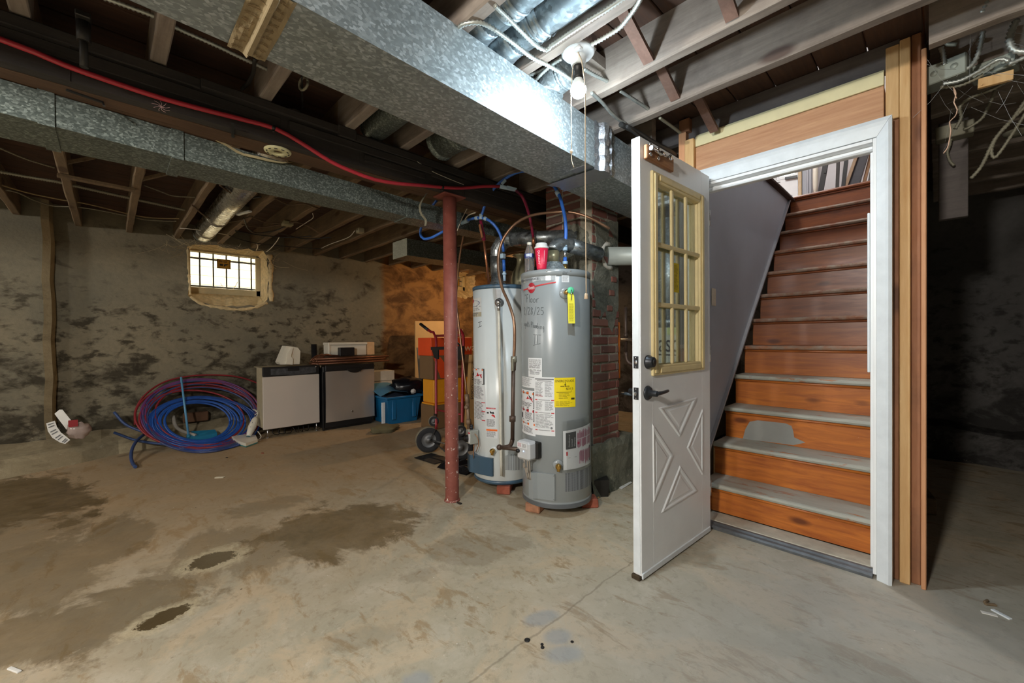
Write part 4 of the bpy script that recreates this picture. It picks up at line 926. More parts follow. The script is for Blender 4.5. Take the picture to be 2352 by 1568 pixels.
b = hose([P(x, y, x=-2.27) for x, y in ((935, 352), (960, 372), (990, 392), (1030, 410), (1065, 424))], .0022, .03, 5); one('white_wire', b, M_WIREW, 'thin white wire slung along the beam above the red line', 'wire')
b = MB(); b.bar(P(856, 419, x=-2.52), P(930, 438, x=-2.52), .003, .008, (1, 0, 0)); one('paint_sliver', b, M_OFFWHITE, 'thin pale sliver on the long duct near the post', 'sliver')
b = MB(); pts = spline([P(x, y, x=-2.40) for x, y in ((990, 432), (972, 455), (964, 475), (968, 492), (978, 505), (977, 518))], .02)
for k in range(len(pts) - 1): b.bar(pts[k], pts[k + 1] + (pts[k + 1] - pts[k]) * .1, .022, .003, (0, 1, .2))
one('hanger_strap', b, M_ARMD, 'perforated steel strap dangling beside the top of the post', 'strap')
# ================================================================ WATER HEATERS
class Tank:
    def __init__(s, c, r): s.c = Vector((c[0], c[1])); s.r = r
    def hit(s, px, py):
        d = ray(px, py); o = Vector((CAMP.x, CAMP.y)) - s.c; e = Vector((d.x, d.y))
        A = e.dot(e); B = o.dot(e); D = B * B - A * (o.dot(o) - s.r ** 2)
        t = (-B - math.sqrt(max(D, 0))) / A; p = CAMP + d * t
        return math.atan2(p.y - s.c.y, p.x - s.c.x), p.z
    def at(s, th, z, off=0.0): return Vector((s.c.x + (s.r + off) * math.cos(th), s.c.y + (s.r + off) * math.sin(th), z))
    def area(s, px0, py0, px1, py1, off=.0015):
        """surface function on the shell between two pixels of the photo: u to the right, v up"""
        pm_ = (py0 + py1) / 2; pc_ = (px0 + px1) / 2
        t0 = s.hit(px0, pm_)[0]; t1 = s.hit(px1, pm_)[0]; z1 = s.hit(pc_, py0)[1]; z0 = s.hit(pc_, py1)[1]
        return lambda u, v, o=0.0: s.at(t0 + (t1 - t0) * u, z0 + (z1 - z0) * v, off + o)
    def metres(s, px, py, off=.002):
        """surface function in metres with its origin at a pixel"""
        t0, z0 = s.hit(px, py)
        return lambda x, y: s.at(t0 + x / s.r, z0 + y, off)
T1 = Tank((-2.346, 2.178), .225); T2 = Tank((-1.778, 2.136), .228)
def tank_paint(name, col, rough):
    return plain(name, col, rough, .0, .02, 5, 0, .6, 0)
M_T1 = tank_paint('white_enamel', S(212, 218, 218), .3); M_T2 = tank_paint('grey_enamel', S(142, 148, 150), .26)
M_T1B = tank_paint('blue_grey_enamel', S(66, 92, 112), .35); M_T2D = tank_paint('dark_grey_enamel', S(92, 96, 100), .3)
M_LABEL = plain('white_label', S(224, 226, 228), .45, 0, .03, 10)
M_BRASS = plain('brass', S(196, 156, 84), .28, .9, .1, 40)
M_PIPEDARK = plain('black_iron_pipe', S(92, 76, 66), .5, .5, .2, 30)
M_PVC = plain('old_white_pipe', S(206, 202, 188), .5, 0, .08, 20)
def label_part(par, fn, name='label', mat=None, n=8):
    b = MB(); rect(b, lambda u, v: fn(u, v, 0), 0, 0, 1, 1, 0, n)
    return obj(name, b, mat or M_LABEL, par)
def dots_mat(name, base):
    n = NT(name); co = n.coord((1, 1, 1)); xyz = n.sep(n.coord())
    d = n.voro(n.coord(), 150, 'Distance', 'F1', .0)
    return n.fin(n.mix(n.mapr(d, .30, .42, 1, 0), base, S(34, 34, 36)), .4)
# ---- second tank: grey
z2t = T2.hit(1272, 616)[1]
h2 = thing('water_heater', (T2.c.x, T2.c.y, .062), 'tall grey gas water heater standing on bricks beside the chimney', 'water heater')
b = MB(); r = T2.r
b.lathe([(r - .03, .062), (r - .008, .062), (r, .07), (r, .10), (r - .003, .104), (r, .108), (r, z2t - .052), (r - .002, z2t - .048), (r, z2t - .044)], 64, (T2.c.x, T2.c.y, 0), (0, 0, 1), 0, True, True); obj('shell', b, M_T2, h2)
b = MB(); b.lathe([(r + .002, z2t - .044), (r + .003, z2t - .008), (r - .002, z2t - .002), (r - .012, z2t), (0, z2t)], 64, (T2.c.x, T2.c.y, 0)); obj('top_cap', b, M_T2, h2)
b = MB()
for px in (1256, 1310): th, z = T2.hit(px, 622); b.sphere(T2.at(th, z, .002), .005, 8, 5)
obj('screw', b, M_STEEL, h2)['kind'] = 'stuff'
b = MB(); b.lathe([(r + .0015, .066), (r + .002, .09), (r + .0005, .094)], 64, (T2.c.x, T2.c.y, 0), caps=False); obj('base_ring', b, M_T2D, h2)
# brand panel, red line, red disc
fn = T2.area(1203, 634, 1277, 662)
b = MB(); 
for (u0, v0, u1, v1) in ((0, .98, 1, 1), (.985, .3, 1, 1)): rect(b, fn, u0, v0, u1, v1, 0, 8)
lp = label_part(h2, lambda u, v, o=0: fn(u, v * (.18 * u + .82) + .0 if False else .62 + .38 * v - (1 - v) * .0, o) , 'brand_panel', plain('silver_panel', S(160, 166, 170), .25, .3, .03, 6)); obj('panel_edge', b, M_LABEL, lp)
b = MB(); put_text(b, 'PERFORMANCE', lambda u, v: fn(u, v, .0012), -.12, .72, .57, .90); obj('print', b, plain('slate_ink', S(70, 74, 80), .5), lp)
b = MB(); put_text(b, 'PLUS', lambda u, v: fn(u, v, .0012), .61, .72, .84, .90); obj('print', b, plain('pale_ink', S(176, 178, 180), .5), lp)
b = MB()
for i in range(10):
    u0, u1 = i / 10, (i + 1) / 10; f = lambda u: .04 + .46 * max(0, u - .15) ** 1.0
    b.quad(fn(u0, f(u0) - .04, .001), fn(u1, f(u1) - .04, .001), fn(u1, f(u1) + .06, .001), fn(u0, f(u0) + .06, .001))
obj('red_line', b, M_RED, h2)
fd = T2.metres(1221, 661, .0025); b = MB(); R_ = .031
b.add([fd(0, 0)] + [fd(R_ * math.cos(a * math.pi / 12), R_ * 1.05 * math.sin(a * math.pi / 12)) for a in range(24)], [(0, i + 1, (i + 1) % 24 + 1) for i in range(24)])
disc = obj('brand_disc', b, plain('crimson_label', S(168, 24, 42), .35, 0, .03), h2)
fd2 = T2.metres(1221, 661, .0035); b = MB(); put_text(b, 'Rheem', fd2, -.026, -.009, .026, .014); obj('print', b, M_LABEL, disc)
# marker writing
b = MB(); wf = lambda px, py: T2.metres(px, py, .0015)
scrawl(b, '"Floor', wf(1206, 694), 0, 0, .034, .05, .0026, -.1)
scrawl(b, '2/28/25', wf(1204, 722), 0, 0, .038, .045, .0026, -.06)
scrawl(b, 'ugotti Plumbing', wf(1204, 748), 0, 0, .02, .036, .0022, -.16)
f_ = wf(1226, 793)
for q in (((0, .0), (.0, .0)),): pass
for (a, c) in (((0, .068), (.055, .064)), ((.012, .064), (.008, .008)), ((.03, .063), (.026, .01)), ((-.004, 0), (.05, .012))):
    L = math.hypot(c[0] - a[0], c[1] - a[1]); nx, ny = -(c[1] - a[1]) / L * .0013, (c[0] - a[0]) / L * .0013
    b.quad(f_(a[0] - nx, a[1] - ny), f_(c[0] - nx, c[1] - ny), f_(c[0] + nx, c[1] + ny), f_(a[0] + nx, a[1] + ny))
obj('marker_writing', b, plain('marker', S(70, 76, 78), .5), h2)['kind'] = 'stuff'
# labels
fn = T2.area(1214, 822, 1245, 866); l = label_part(h2, fn); b = MB()
for k, tx in enumerate(('DO NOT RETURN THIS', 'WATER HEATER TO THE', 'PLACE OF PURCHASE')): put_text(b, tx, lambda u, v: fn(u, v, .001), .08, .86 - k * .10, .92, .93 - k * .10)
lines(b, lambda u, v: fn(u, v, .001), .08, .44, .92, .62, 3, 0, .35, .1, 3); put_text(b, '1-866-279-4566', lambda u, v: fn(u, v, .001), .05, .32, .95, .40); lines(b, lambda u, v: fn(u, v, .001), .15, .12, .9, .28, 3, 0, .35, .1, 2); obj('print', b, M_INK, l)
fn = T2.area(1200, 866, 1228, 890); l = label_part(h2, fn); b = MB(); lines(b, lambda u, v: fn(u, v, .001), .06, .1, .94, .94, 9, 0, .4, .4, 4); obj('print', b, M_GREYINK, l)
fn = T2.area(1199, 896, 1230, 998); l = label_part(h2, fn); g1 = lambda u, v: fn(u, v, .001); g2 = lambda u, v: fn(u, v, .0018)
b = MB(); e = .025
for (v0, v1) in ((.60, .97), (.31, .58)):
    for q in ((.04, v0, .96, v0 + .012), (.04, v1 - .012, .96, v1), (.04, v0, .04 + e, v1), (.96 - e, v0, .96, v1)): rect(b, g1, *q, 0, 3)
lines(b, g1, .12, .62, .9, .72, 4, 0, .4, .2, 4); lines(b, g1, .5, .34, .9, .5, 7, 0, .4, .2, 3); lines(b, g1, .4, .04, .92, .18, 6, 0, .4, .2, 3); lines(b, g1, .06, .05, .3, .16, 4, 0, .4, .2, 2)
b.add([g2(.14 + .05 * math.cos(a), .82 + .05 * math.sin(a)) for a in (0, .8, 1.6, 2.4, 3.2, 4, 4.8, 5.6)], [tuple(range(8))]); rect(b, g1, .13, .34, .3, .46); put_text(b, 'DANGER', g2, .2, .53, .7, .555); put_text(b, 'WARNING', g2, .2, .915, .7, .94); put_text(b, 'WARNING', g2, .2, .235, .7, .26); b.add([g2(.7, .9), g2(.86, .84), g2(.78, .82)], [(0, 1, 2)])
obj('print', b, M_INK, l)
b = MB(); rect(b, g1, .07, .905, .93, .955, 0, 3); rect(b, g1, .04, .225, .98, .272, 0, 3); obj('orange_band', b, M_ORANGEINK, l)
b = MB(); rect(b, g1, .07, .515, .93, .565, 0, 3); b.add([g1(.38, .745), g1(.92, .745), g1(.86, .80), g1(.9, .83), g1(.72, .82), g1(.66, .87), g1(.6, .81)], [(0, 1, 2, 3, 4, 5, 6)]); obj('red_band', b, M_RED, l)
fn = T2.area(1228, 866, 1275, 1000); l = label_part(h2, fn); g1 = lambda u, v: fn(u, v, .001); b = MB()
rect(b, g1, .05, .955, .95, .975, 0, 4); rect(b, g1, .15, .93, .85, .94, 0, 4)
for (u0, u1, v0, v1, k) in ((.06, .46, .66, .91, 13), (.54, .94, .66, .91, 13), (.08, .44, .42, .58, 9), (.54, .94, .42, .58, 9), (.06, .94, .12, .36, 12)): lines(b, g1, u0, v0, u1, v1, k, 0, .36, .35, 4 if u1 - u0 > .5 else 2)
for v in (.605, .385, .085): rect(b, g1, .22, v, .78, v + .008, 0, 4)
b.add([g1(.84 + .05 * math.cos(a), .135 + .022 * math.sin(a)) for a in (0, .8, 1.6, 2.4, 3.2, 4, 4.8, 5.6)], [tuple(range(8))]); obj('print', b, M_GREYINK, l)
b = MB()
for v in (.60, .38, .08): rect(b, g1, .05, v, .17, v + .016, 0, 2); rect(b, g1, .83, v, .96, v + .016, 0, 2)
lines(b, g1, .06, .66, .44, .70, 3, 0, .3, .2, 2); obj('red_band', b, M_RED, l)
fn = T2.area(1273, 867, 1321, 935, .002); l = label_part(h2, fn, 'energy_label', M_YELLOWPAPER); g1 = lambda u, v: fn(u, v, .001); b = MB()
put_text(b, 'ENERG', g1, .06, .845, .46, .93); put_text(b, 'GUIDE', g1, .56, .855, .93, .93); put_text(b, 'Y', g1, .475, .80, .545, .935)
b.add([g1(.5, .72), g1(.455, .775), g1(.545, .775)], [(0, 1, 2)]); rect(b, g1, .49, .76, .51, .84); put_text(b, '$315', g1, .54, .575, .88, .665); rect(b, g1, .1, .505, .78, .517, 0, 4); rect(b, g1, .77, .517, .785, .57)
lines(b, g1, .28, .66, .75, .72, 1, 0, .35, .1, 3); lines(b, g1, .2, .27, .8, .46, 4, 0, .25, .4, 3); lines(b, g1, .06, .03, .85, .19, 5, 0, .22, .3, 4); rect(b, g1, .78, .25, .95, .315); obj('print', b, plain('dark_ink', S(60, 54, 10), .6), l)
# warranty sheet in a clear pouch
fn = T2.area(1293, 985, 1354, 1074, .006); sk = lambda u, v, o=0: fn(u, v + .05 * (u - .5) * (1 if True else 0) + .06 * u * v, o)
pouch = label_part(h2, sk, 'warranty_sheet', M_LABEL, 10); g1 = lambda u, v: sk(u, v, .0012); b = MB()
rect(b, g1, .07, .52, .36, .94, 0, 3); obj('print', b, plain('charcoal_print', S(76, 78, 80), .5), pouch)
b = MB(); gr = lambda a, c: g1(c, a)
put_text(b, 'Certificate of', gr, .58, .12, .92, .17) if False else None
for k, tx in enumerate(('Certificate of', 'Limited', 'Warranty')):
    vs, fs = text2d(tx); m_ = max(v[0] for v in vs); b.add([sk(.13 + .075 * k + .05 * (1 - v[1]), .57 + .32 * v[0] / m_ * (1, .6, .7)[k], .002) for v in vs], fs)
obj('print', b, M_LABEL, pouch)
b = MB()
for i in range(26):
    u = .40 + .56 * i / 26
    for v0, v1 in ((.5 + random.random() * .05, .72), (.74, .96 - random.random() * .1)):
        if random.random() < .92: b.quad(g1(u, v0), g1(u + .012, v0), g1(u + .012, v1), g1(u, v1))
    if i % 13 != 12 and u > .45:
        v0 = .06 + random.random() * .12; b.quad(g1(u, v0), g1(u + .011, v0), g1(u + .011, .44 - random.random() * .06), g1(u, .44 - random.random() * .06))
obj('print', b, plain('magenta_print', S(178, 84, 116), .6), pouch)['kind'] = 'stuff'
b = MB(); rect(b, g1, .08, .36, .12, .46); rect(b, g1, .40, .60, .47, .66); obj('print', b, M_RED, pouch)
b = MB(); rect(b, g1, .87, .08, .95, .46); lines(b, g1, .14, .06, .38, .3, 1, 0, .03, 0, 1); obj('print', b, M_GREYINK, pouch)
fp_ = T2.area(1290, 960, 1356, 1078, .010); b = MB(); rect(b, lambda u, v: fp_(u, v + .07 * (u - .5)), 0, 0, 1, 1, 0, 10); obj('clear_pouch', b, glass('clear_pouch', (.97, .98, .98, 1), .1, .1), h2)
fn = T2.area(1290, 622, 1307, 648); l = label_part(h2, fn, n=3); b = MB(); lines(b, lambda u, v: fn(u, v, .001), .1, .62, .9, .95, 5, 0, .4, .3, 2); obj('print', b, M_INK, l); b = MB(); lines(b, lambda u, v: fn(u, v, .001), .08, .06, .94, .56, 9, 0, .3, .2, 2); obj('print', b, M_GREYINK, l)
# relief valve with its yellow tag
th, z = T2.hit(1298, 672); ax = Vector((math.cos(th), math.sin(th), 0))
rv = obj('relief_valve', (lambda b: (b.lathe([(.036, .0), (.034, .004), (.012, .005), (.012, .03), (.016, .032), (.016, .05), (.0, .052)], 24, T2.at(th, z), ax), b)[1])(MB()), M_BRASS, h2)
b = MB(); b.lathe([(.037, .0), (.037, .003), (.016, .0045)], 26, T2.at(th, z, .001), ax); obj('escutcheon', b, M_T2, rv)
side = Vector((-ax.y, ax.x, 0)); b = MB(); tp = T2.at(th, z, .055) + side * .018
b.lathe([(.007, 0), (.021, .001), (.021, .005), (.007, .006)], 18, tp + Vector((0, 0, .008)), ax); obj('green_ring', b, plain('green_plastic', S(96, 200, 150), .4), rv)
b = MB(); N = 8
def tg(u, v): return tp + side * (u * .021 + v * .006) + Vector((0, 0, -v * .19)) + ax * (-.006 + .012 * v + .006 * math.sin(v * 5))
for i in range(N):
    w0 = .55 if i == 0 else 1
    b.quad(tg(-w0, i / N), tg(-1, (i + 1) / N), tg(1, (i + 1) / N), tg(w0, i / N))
tagp = obj('tag', b, plain('yellow_tag', S(236, 226, 70), .5, 0, .05, 20), rv, 'yellow hanging tag'); b = MB(); lines(b, lambda u, v: tg(u * 2 - 1, 1 - v) + ax * .001, .15, .05, .85, .62, 16, 0, .35, .2, 2); obj('print', b, plain('olive_ink', S(168, 160, 40), .6), rv)
b = MB(); b.tube([tp + Vector((0, 0, .01)) + ax * .012, tp + Vector((0, 0, -.012)) + ax * .014, tp + Vector((0, 0, -.05)) + ax * .01], .003, 6); obj('lever', b, M_STEEL, rv)
# gas control
def frame_at(T, px, py):
    th, z = T.hit(px, py); n = Vector((math.cos(th), math.sin(th), 0)); return T.at(th, z), n, Vector((-n.y, n.x, 0)), Vector((0, 0, 1))
p0, n0, s0, u0 = frame_at(T2, 1223, 1029); n0 = (n0 + Vector((.0, -.25, 0))).normalized(); s0 = Vector((-n0.y, n0.x, 0))
gc = obj('gas_control', (lambda b: (b.obox(p0 + n0 * .05, s0, n0, u0, .056, .04, .058, 0, .014), b)[1])(MB()), plain('pale_grey_plastic', S(196, 198, 200), .4, 0, .03), h2)
b = MB(); b.obox(p0 + n0 * .012 + s0 * .012, s0, n0, u0, .06, .02, .05, 0, .004); obj('backplate', b, M_IRON, gc)
b = MB(); b.lathe([(.013, 0), (.012, .012), (.0, .013)], 16, p0 + n0 * .09 - s0 * .034 - u0 * .004, n0); obj('knob', b, M_BLACK, gc)
b = MB(); b.obox(p0 + n0 * .091 + u0 * .034, s0, n0, u0, .044, .001, .017); obj('sticker', b, M_LABEL, gc); b = MB(); lines(b, lambda u, v: p0 + n0 * .0925 + s0 * (u * .084 - .042) + u0 * (.019 + v * .03), .04, .08, .46, .92, 6, 0, .5, .2, 2); obj('print', b, plain('pink_print', S(190, 120, 130), .6), gc); b = MB(); lines(b, lambda u, v: p0 + n0 * .0925 + s0 * (u * .084 - .042) + u0 * (.019 + v * .03), .52, .08, .96, .92, 6, 0, .5, .2, 2); obj('print', b, M_GREYINK, gc)
b = MB(); b.sphere(p0 + n0 * .091 + s0 * .012, .004, 8, 5); obj('status_light', b, emis('blue_light', (.15, .35, 1, 1), .5), gc)
b = MB()
for k, dxx in enumerate((-.025, .004, .022)): b.tube(spline([p0 + n0 * .05 + s0 * dxx - u0 * .055, p0 + n0 * (.05 - .008 * k) + s0 * (dxx * .6 - .004) - u0 * .11, p0 + n0 * .03 + s0 * (.012 * k - .012) - u0 * .19], .02), .0045, 7)
b.obox(p0 + n0 * .055 - s0 * .02 - u0 * .1, s0 + u0 * .3, n0, u0, .009, .005, .016, 0, .002); b.obox(p0 + n0 * .055 + s0 * .004 - u0 * .125, s0, n0, u0, .008, .005, .016, 0, .002); obj('burner_tubes', b, plain('aluminium_tube', S(206, 198, 190), .3, .7), h2)
# drain valve
def drain(T, par, px, py, R_):
    th, z = T.hit(px, py); a = Vector((math.cos(th), math.sin(th), 0))
    b = MB(); b.lathe([(R_, 0), (R_ * .95, .004), (.012, .006)], 24, T.at(th, z), a); e_ = obj('drain_plate', b, M_T2 if T is T2 else M_T1, par)
    b = MB(); b.lathe([(.013, .004), (.013, .022), (.018, .024), (.018, .04), (.010, .042), (.010, .055)], 12, T.at(th, z), a); b.cyl(T.at(th, z, .03), T.at(th, z - .028, .036), .0105, 12); obj('drain_valve', b, M_BRASS, par)
drain(T2, h2, 1282, 1068, .034)
# lower access cover and perforated grille
def cover(T, par, px0, py0, px1, py1, mat, lift=.012):
    fn = T.area(px0, py0, px1, py1, .001); b = MB()
    prof = ((0, .002), (.03, lift * 2.4), (.22, lift * 2.6), (.34, lift), (.42, lift * .7), (.96, lift * .7), (1.0, .002))
    for (a, ha), (c, hc) in zip(prof, prof[1:]): b.quad(fn(a, 0, ha), fn(c, 0, hc), fn(c, 1, hc), fn(a, 1, ha)); b.quad(fn(a, 1, ha), fn(c, 1, hc), fn(c, 1, 0), fn(a, 1, 0)); b.quad(fn(a, 0, 0), fn(c, 0, 0), fn(c, 0, hc), fn(a, 0, ha))
    c_ = obj('access_cover', b, mat, par)
    b = MB()
    for v in (.95, .05): b.sphere(fn(.94, v, lift), .003, 6, 4)
    obj('screw', b, M_STEEL, c_)
cover(T2, h2, 1221, 1086, 1276, 1146, M_T2)
b = MB(); fn = T2.area(1298, 1078, 1360, 1126, .0012); gp = [(0, .12), (.06, .04), (1, .1), (1, .8), (.86, .92), (.7, 1), (.3, .96), (.05, .9), (0, .85)]
for i in range(8):
    u0_, u1_ = i / 8, (i + 1) / 8; tpv = lambda u: 1 - .55 * max(0, u - .72) - .1 * (1 - u); b.quad(fn(u0_, .02), fn(u1_, .02), fn(u1_, tpv(u1_)), fn(u0_, tpv(u0_)))
obj('air_grille', b, dots_mat('perforated_grey', S(120, 124, 128)), h2)
# draft hood and fittings on top
hx, hy = P(1271, 606, y=2.12).x, 2.12
b = MB(); b.lathe([(.098, 0), (.094, .012), (.086, .018), (.062, .05), (.052, .056), (.052, .066)], 28, (hx, hy, z2t + .008)); b.box(hx - .09, hx - .08, hy - .005, hy + .005, z2t, z2t + .012); obj('draft_hood', b, M_GALV, h2)
for k in range(3):
    a = k * 2.1 + .3; b = MB(); b.cyl((hx + .085 * math.cos(a), hy + .085 * math.sin(a), z2t), (hx + .085 * math.cos(a), hy + .085 * math.sin(a), z2t + .02), .004, 6); obj('hood_leg', b, M_STEEL, h2)
# ---- first tank: white
z1t = T1.hit(1140, 652)[1]
h1 = thing('water_heater', (T1.c.x, T1.c.y, .058), 'older white gas water heater with blue-grey lid next to the red-brown post', 'water heater')
r = T1.r
b = MB(); b.lathe([(r - .004, .085), (r, .09), (r, z1t - .03)], 60, (T1.c.x, T1.c.y, 0)); obj('shell', b, M_T1, h1)
b = MB(); b.lathe([(r + .003, z1t - .03), (r + .004, z1t - .006), (r - .004, z1t), (0, z1t)], 60, (T1.c.x, T1.c.y, 0)); obj('top_cap', b, M_T1B, h1)
b = MB(); b.lathe([(r - .03, .058), (r - .006, .058), (r + .002, .066), (r + .002, .086)], 60, (T1.c.x, T1.c.y, 0)); obj('base_ring', b, M_T1B, h1)
b = MB(); fn = T1.metres(1098, 752, .0015)
for (a, c) in (((.0, .0), (.045, .012)), ((.004, .036), (.046, .046)), ((.022, .005), (.026, .04))):
    L = math.hypot(c[0] - a[0], c[1] - a[1]); nx, ny = -(c[1] - a[1]) / L * .0016, (c[0] - a[0]) / L * .0016
    b.quad(fn(a[0] - nx, a[1] - ny), fn(c[0] - nx, c[1] - ny), fn(c[0] + nx, c[1] + ny), fn(a[0] + nx, a[1] + ny))
obj('marker_writing', b, M_INK, h1)
fn = T1.area(1083, 684, 1106, 728); l = label_part(h1, fn, 'brand_label', plain('faint_label', S(206, 208, 206), .4), 4); g1 = lambda u, v: fn(u, v, .001); b = MB()
cc_ = [g1(.2 + .14 * math.cos(a * .393), .86 + .11 * math.sin(a * .393)) for a in range(16)]; b.add(cc_, [tuple(range(16))]); obj('logo', b, M_RED, l)
b = MB()
for k in range(14):
    a0, a1 = -2.6 + k * .38, -2.6 + (k + 1) * .38; e_ = lambda a, s_: g1(.45 + .45 * s_ * math.cos(a), .72 + .16 * s_ * math.sin(a)); b.quad(e_(a0, .9), e_(a1, .9), e_(a1, 1), e_(a0, 1))
lines(b, g1, .12, .68, .8, .74, 1, 0, .6, .1, 1); obj('logo', b, plain('navy_ink', S(50, 60, 110), .5), l)
b = MB(); rect(b, g1, .05, .02, 1, .25, 0, 3); obj('print', b, plain('beige_print', S(170, 162, 138), .5), l); b = MB(); lines(b, g1, .05, .3, .95, .56, 3, 0, .3, .3, 2); lines(b, lambda u, v: fn(u, v, .0016), .1, .05, .9, .22, 2, 0, .5, .4, 3); obj('print', b, M_GREYINK, l)
fn = T1.area(1138, 664, 1151, 684); l = label_part(h1, fn, 'label', plain('grey_label', S(160, 160, 160), .5), 2)
fn = T1.area(1087, 846, 1113, 882); l = label_part(h1, fn, n=4); g1 = lambda u, v: fn(u, v, .001); b = MB()
for q in ((0, 0, 1, .035), (0, .965, 1, 1), (0, 0, .05, 1), (.95, 0, 1, 1)): rect(b, g1, *q, 0, 3)
lines(b, g1, .1, .06, .9, .3, 5, 0, .4, .2, 3); b.add([g1(.2 + .07 * math.cos(a), .6 + .14 * math.sin(a)) for a in (0, .8, 1.6, 2.4, 3.2, 4, 4.8, 5.6)], [tuple(range(8))]); obj('print', b, M_INK, l)
b = MB(); rect(b, g1, .07, .87, .93, .96, 0, 2); obj('orange_band', b, M_ORANGEINK, l); b = MB(); b.add([g1(.4, .42), g1(.88, .42), g1(.84, .56), g1(.88, .66), g1(.68, .6), g1(.62, .76), g1(.55, .56)], [(0, 1, 2, 3, 4, 5, 6)]); obj('red_band', b, M_RED, l)
for (a, c, red) in (((1089, 886), (1114, 918), 0), ((1090, 921), (1116, 966), 1)):
    fn = T1.area(a[0], a[1], c[0], c[1]); l = label_part(h1, fn, n=3); b = MB(); lines(b, lambda u, v: fn(u, v, .001), .06, .05, .95, .96, 14, 0, .45, .25, 3); obj('print', b, M_GREYINK, l)
    if red:
        b = MB()
        for v in (.93, .48, .03): rect(b, lambda u, w: fn(u, w, .0015), .75, v, .97, v + .04); rect(b, lambda u, w: fn(u, w, .0015), .04, v + .01, .5, v + .02)
        obj('red_band', b, M_RED, l)
fn = T1.area(1117, 936, 1139, 982); l = label_part(h1, fn, n=3); g1 = lambda u, v: fn(u, v, .001); b = MB(); rect(b, g1, .02, .93, .98, 1, 0, 2); b.add([g1(.55, .62), g1(.95, .5), g1(.9, .62), g1(.7, .68)], [(0, 1, 2, 3)]); obj('red_band', b, M_RED, l); b = MB(); put_text(b, 'DANGER', lambda u, v: fn(u, v, .0016), .22, .945, .9, .985); obj('print', b, M_LABEL, l); b = MB(); b.add([g1(.08, .78), g1(.08, .7), g1(.3, .7), g1(.3, .78)], [(0, 1, 2, 3)]); b.add([g1(.4, .84), g1(.42, .72), g1(.85, .7), g1(.8, .8), g1(.6, .78)], [(0, 1, 2, 3, 4)]); lines(b, g1, .06, .04, .94, .42, 10, 0, .4, .25, 3); obj('print', b, M_INK, l)
fn = T1.area(1117, 985, 1143, 1006); l = label_part(h1, fn, n=3); b = MB(); rect(b, lambda u, v: fn(u, v, .001), .02, .78, .98, .98, 0, 2); obj('orange_band', b, M_ORANGEINK, l); b = MB(); lines(b, lambda u, v: fn(u, v, .001), .05, .05, .95, .7, 6, 0, .45, .3, 4); obj('print', b, M_GREYINK, l)
b = MB(); fn = T1.area(1160, 1042, 1202, 1082, .0012)
for i in range(6): b.quad(fn(i / 6, .12 * (1 - i / 6)), fn((i + 1) / 6, .12 * (1 - (i + 1) / 6)), fn((i + 1) / 6, 1), fn(i / 6, .92))
obj('air_grille', b, dots_mat('perforated_white', S(178, 182, 182)), h1)
drain(T1, h1, 1134, 1033, .028)
p0, n0, s0, u0 = frame_at(T1, 1097, 1000)
g1_ = obj('gas_control', (lambda b: (b.obox(p0 + n0 * .045, s0, n0, u0, .036, .035, .05, 0, .004), b)[1])(MB()), plain('cast_grey', S(170, 172, 164), .5, .2), h1)
b = MB(); b.lathe([(.026, 0), (.024, .016), (.018, .018), (.018, .026), (0, .027)], 18, p0 + n0 * .08 - s0 * .012 - u0 * .012, n0); obj('dial', b, M_IRON, g1_)
b = MB(); b.obox(p0 + n0 * .081 + s0 * .022, s0, n0, u0, .012, .001, .04); obj('sticker', b, M_LABEL, g1_); b = MB(); b.obox(p0 + n0 * .0825 + s0 * .022 + u0 * .033, s0, n0, u0, .012, .001, .005); obj('print', b, M_RED, g1_)
b = MB(); b.cyl(p0 + n0 * .045 + u0 * .05 - s0 * .012, p0 + n0 * .045 + u0 * .075 - s0 * .012, .012, 10); b.sphere(p0 + n0 * .045 + u0 * .078 - s0 * .012, .011, 8, 5); obj('pilot_button', b, M_BLACK, g1_)
b = MB(); b.tube(spline([p0 + n0 * .04 + s0 * .02 - u0 * .05, p0 + n0 * .045 + s0 * .02 - u0 * .1, p0 + n0 * .04 + s0 * .012 - u0 * .16], .02), .0035, 6); b.tube(spline([p0 + n0 * .045 + s0 * .03 + u0 * .03, p0 + n0 * .03 + s0 * .055, p0 + n0 * .02 + s0 * .05 - u0 * .06, p0 + n0 * .03 + s0 * .025 - u0 * .11], .02), .003, 6); obj('burner_tubes', b, plain('tube_copper', S(186, 138, 104), .35, .7), h1)
fn = T1.area(1088, 1046, 1134, 1088, .012); b = MB(); prof = ((0, .0), (.02, .04), (.3, .044), (.5, .016), (.62, .012), (.98, .012), (1.0, .0))
for (a, ha), (c, hc) in zip(prof, prof[1:]): b.quad(fn(a, 0, ha), fn(c, 0, hc), fn(c, .95, hc), fn(a, .95, ha)); b.quad(fn(a, .95, ha), fn(c, .95, hc), fn(c, .95, -.01), fn(a, .95, -.01)); b.quad(fn(a, 0, -.01), fn(c, 0, -.01), fn(c, 0, hc), fn(a, 0, ha))
obj('access_cover', b, M_T1B, h1, 'loose blue access cover')
# relief valve and discharge pipe of the white tank
th, z = T1.hit(1147, 695); a = Vector((math.cos(th), math.sin(th), 0)); c_ = T1.at(th, z)
b = MB(); b.lathe([(.034, 0), (.032, .003), (.012, .004), (.012, .03)], 20, c_, a); b.sphere(c_ + a * .042, .019, 12, 8); b.cyl(c_ + a * .042 + Vector((0, 0, -.015)), c_ + a * .042 + Vector((0, 0, -.06)), .012, 12); obj('relief_valve', b, M_STEEL, h1)
e_ = P(1152, 1092, y=(c_ + a * .03).y); b = MB(); b.tube(spline([c_ + a * .042 + Vector((0, 0, -.055)), (c_ + a * .042).lerp(e_, .5), e_], .1), .0105, 12); obj('discharge_pipe', b, M_PVC, h1)
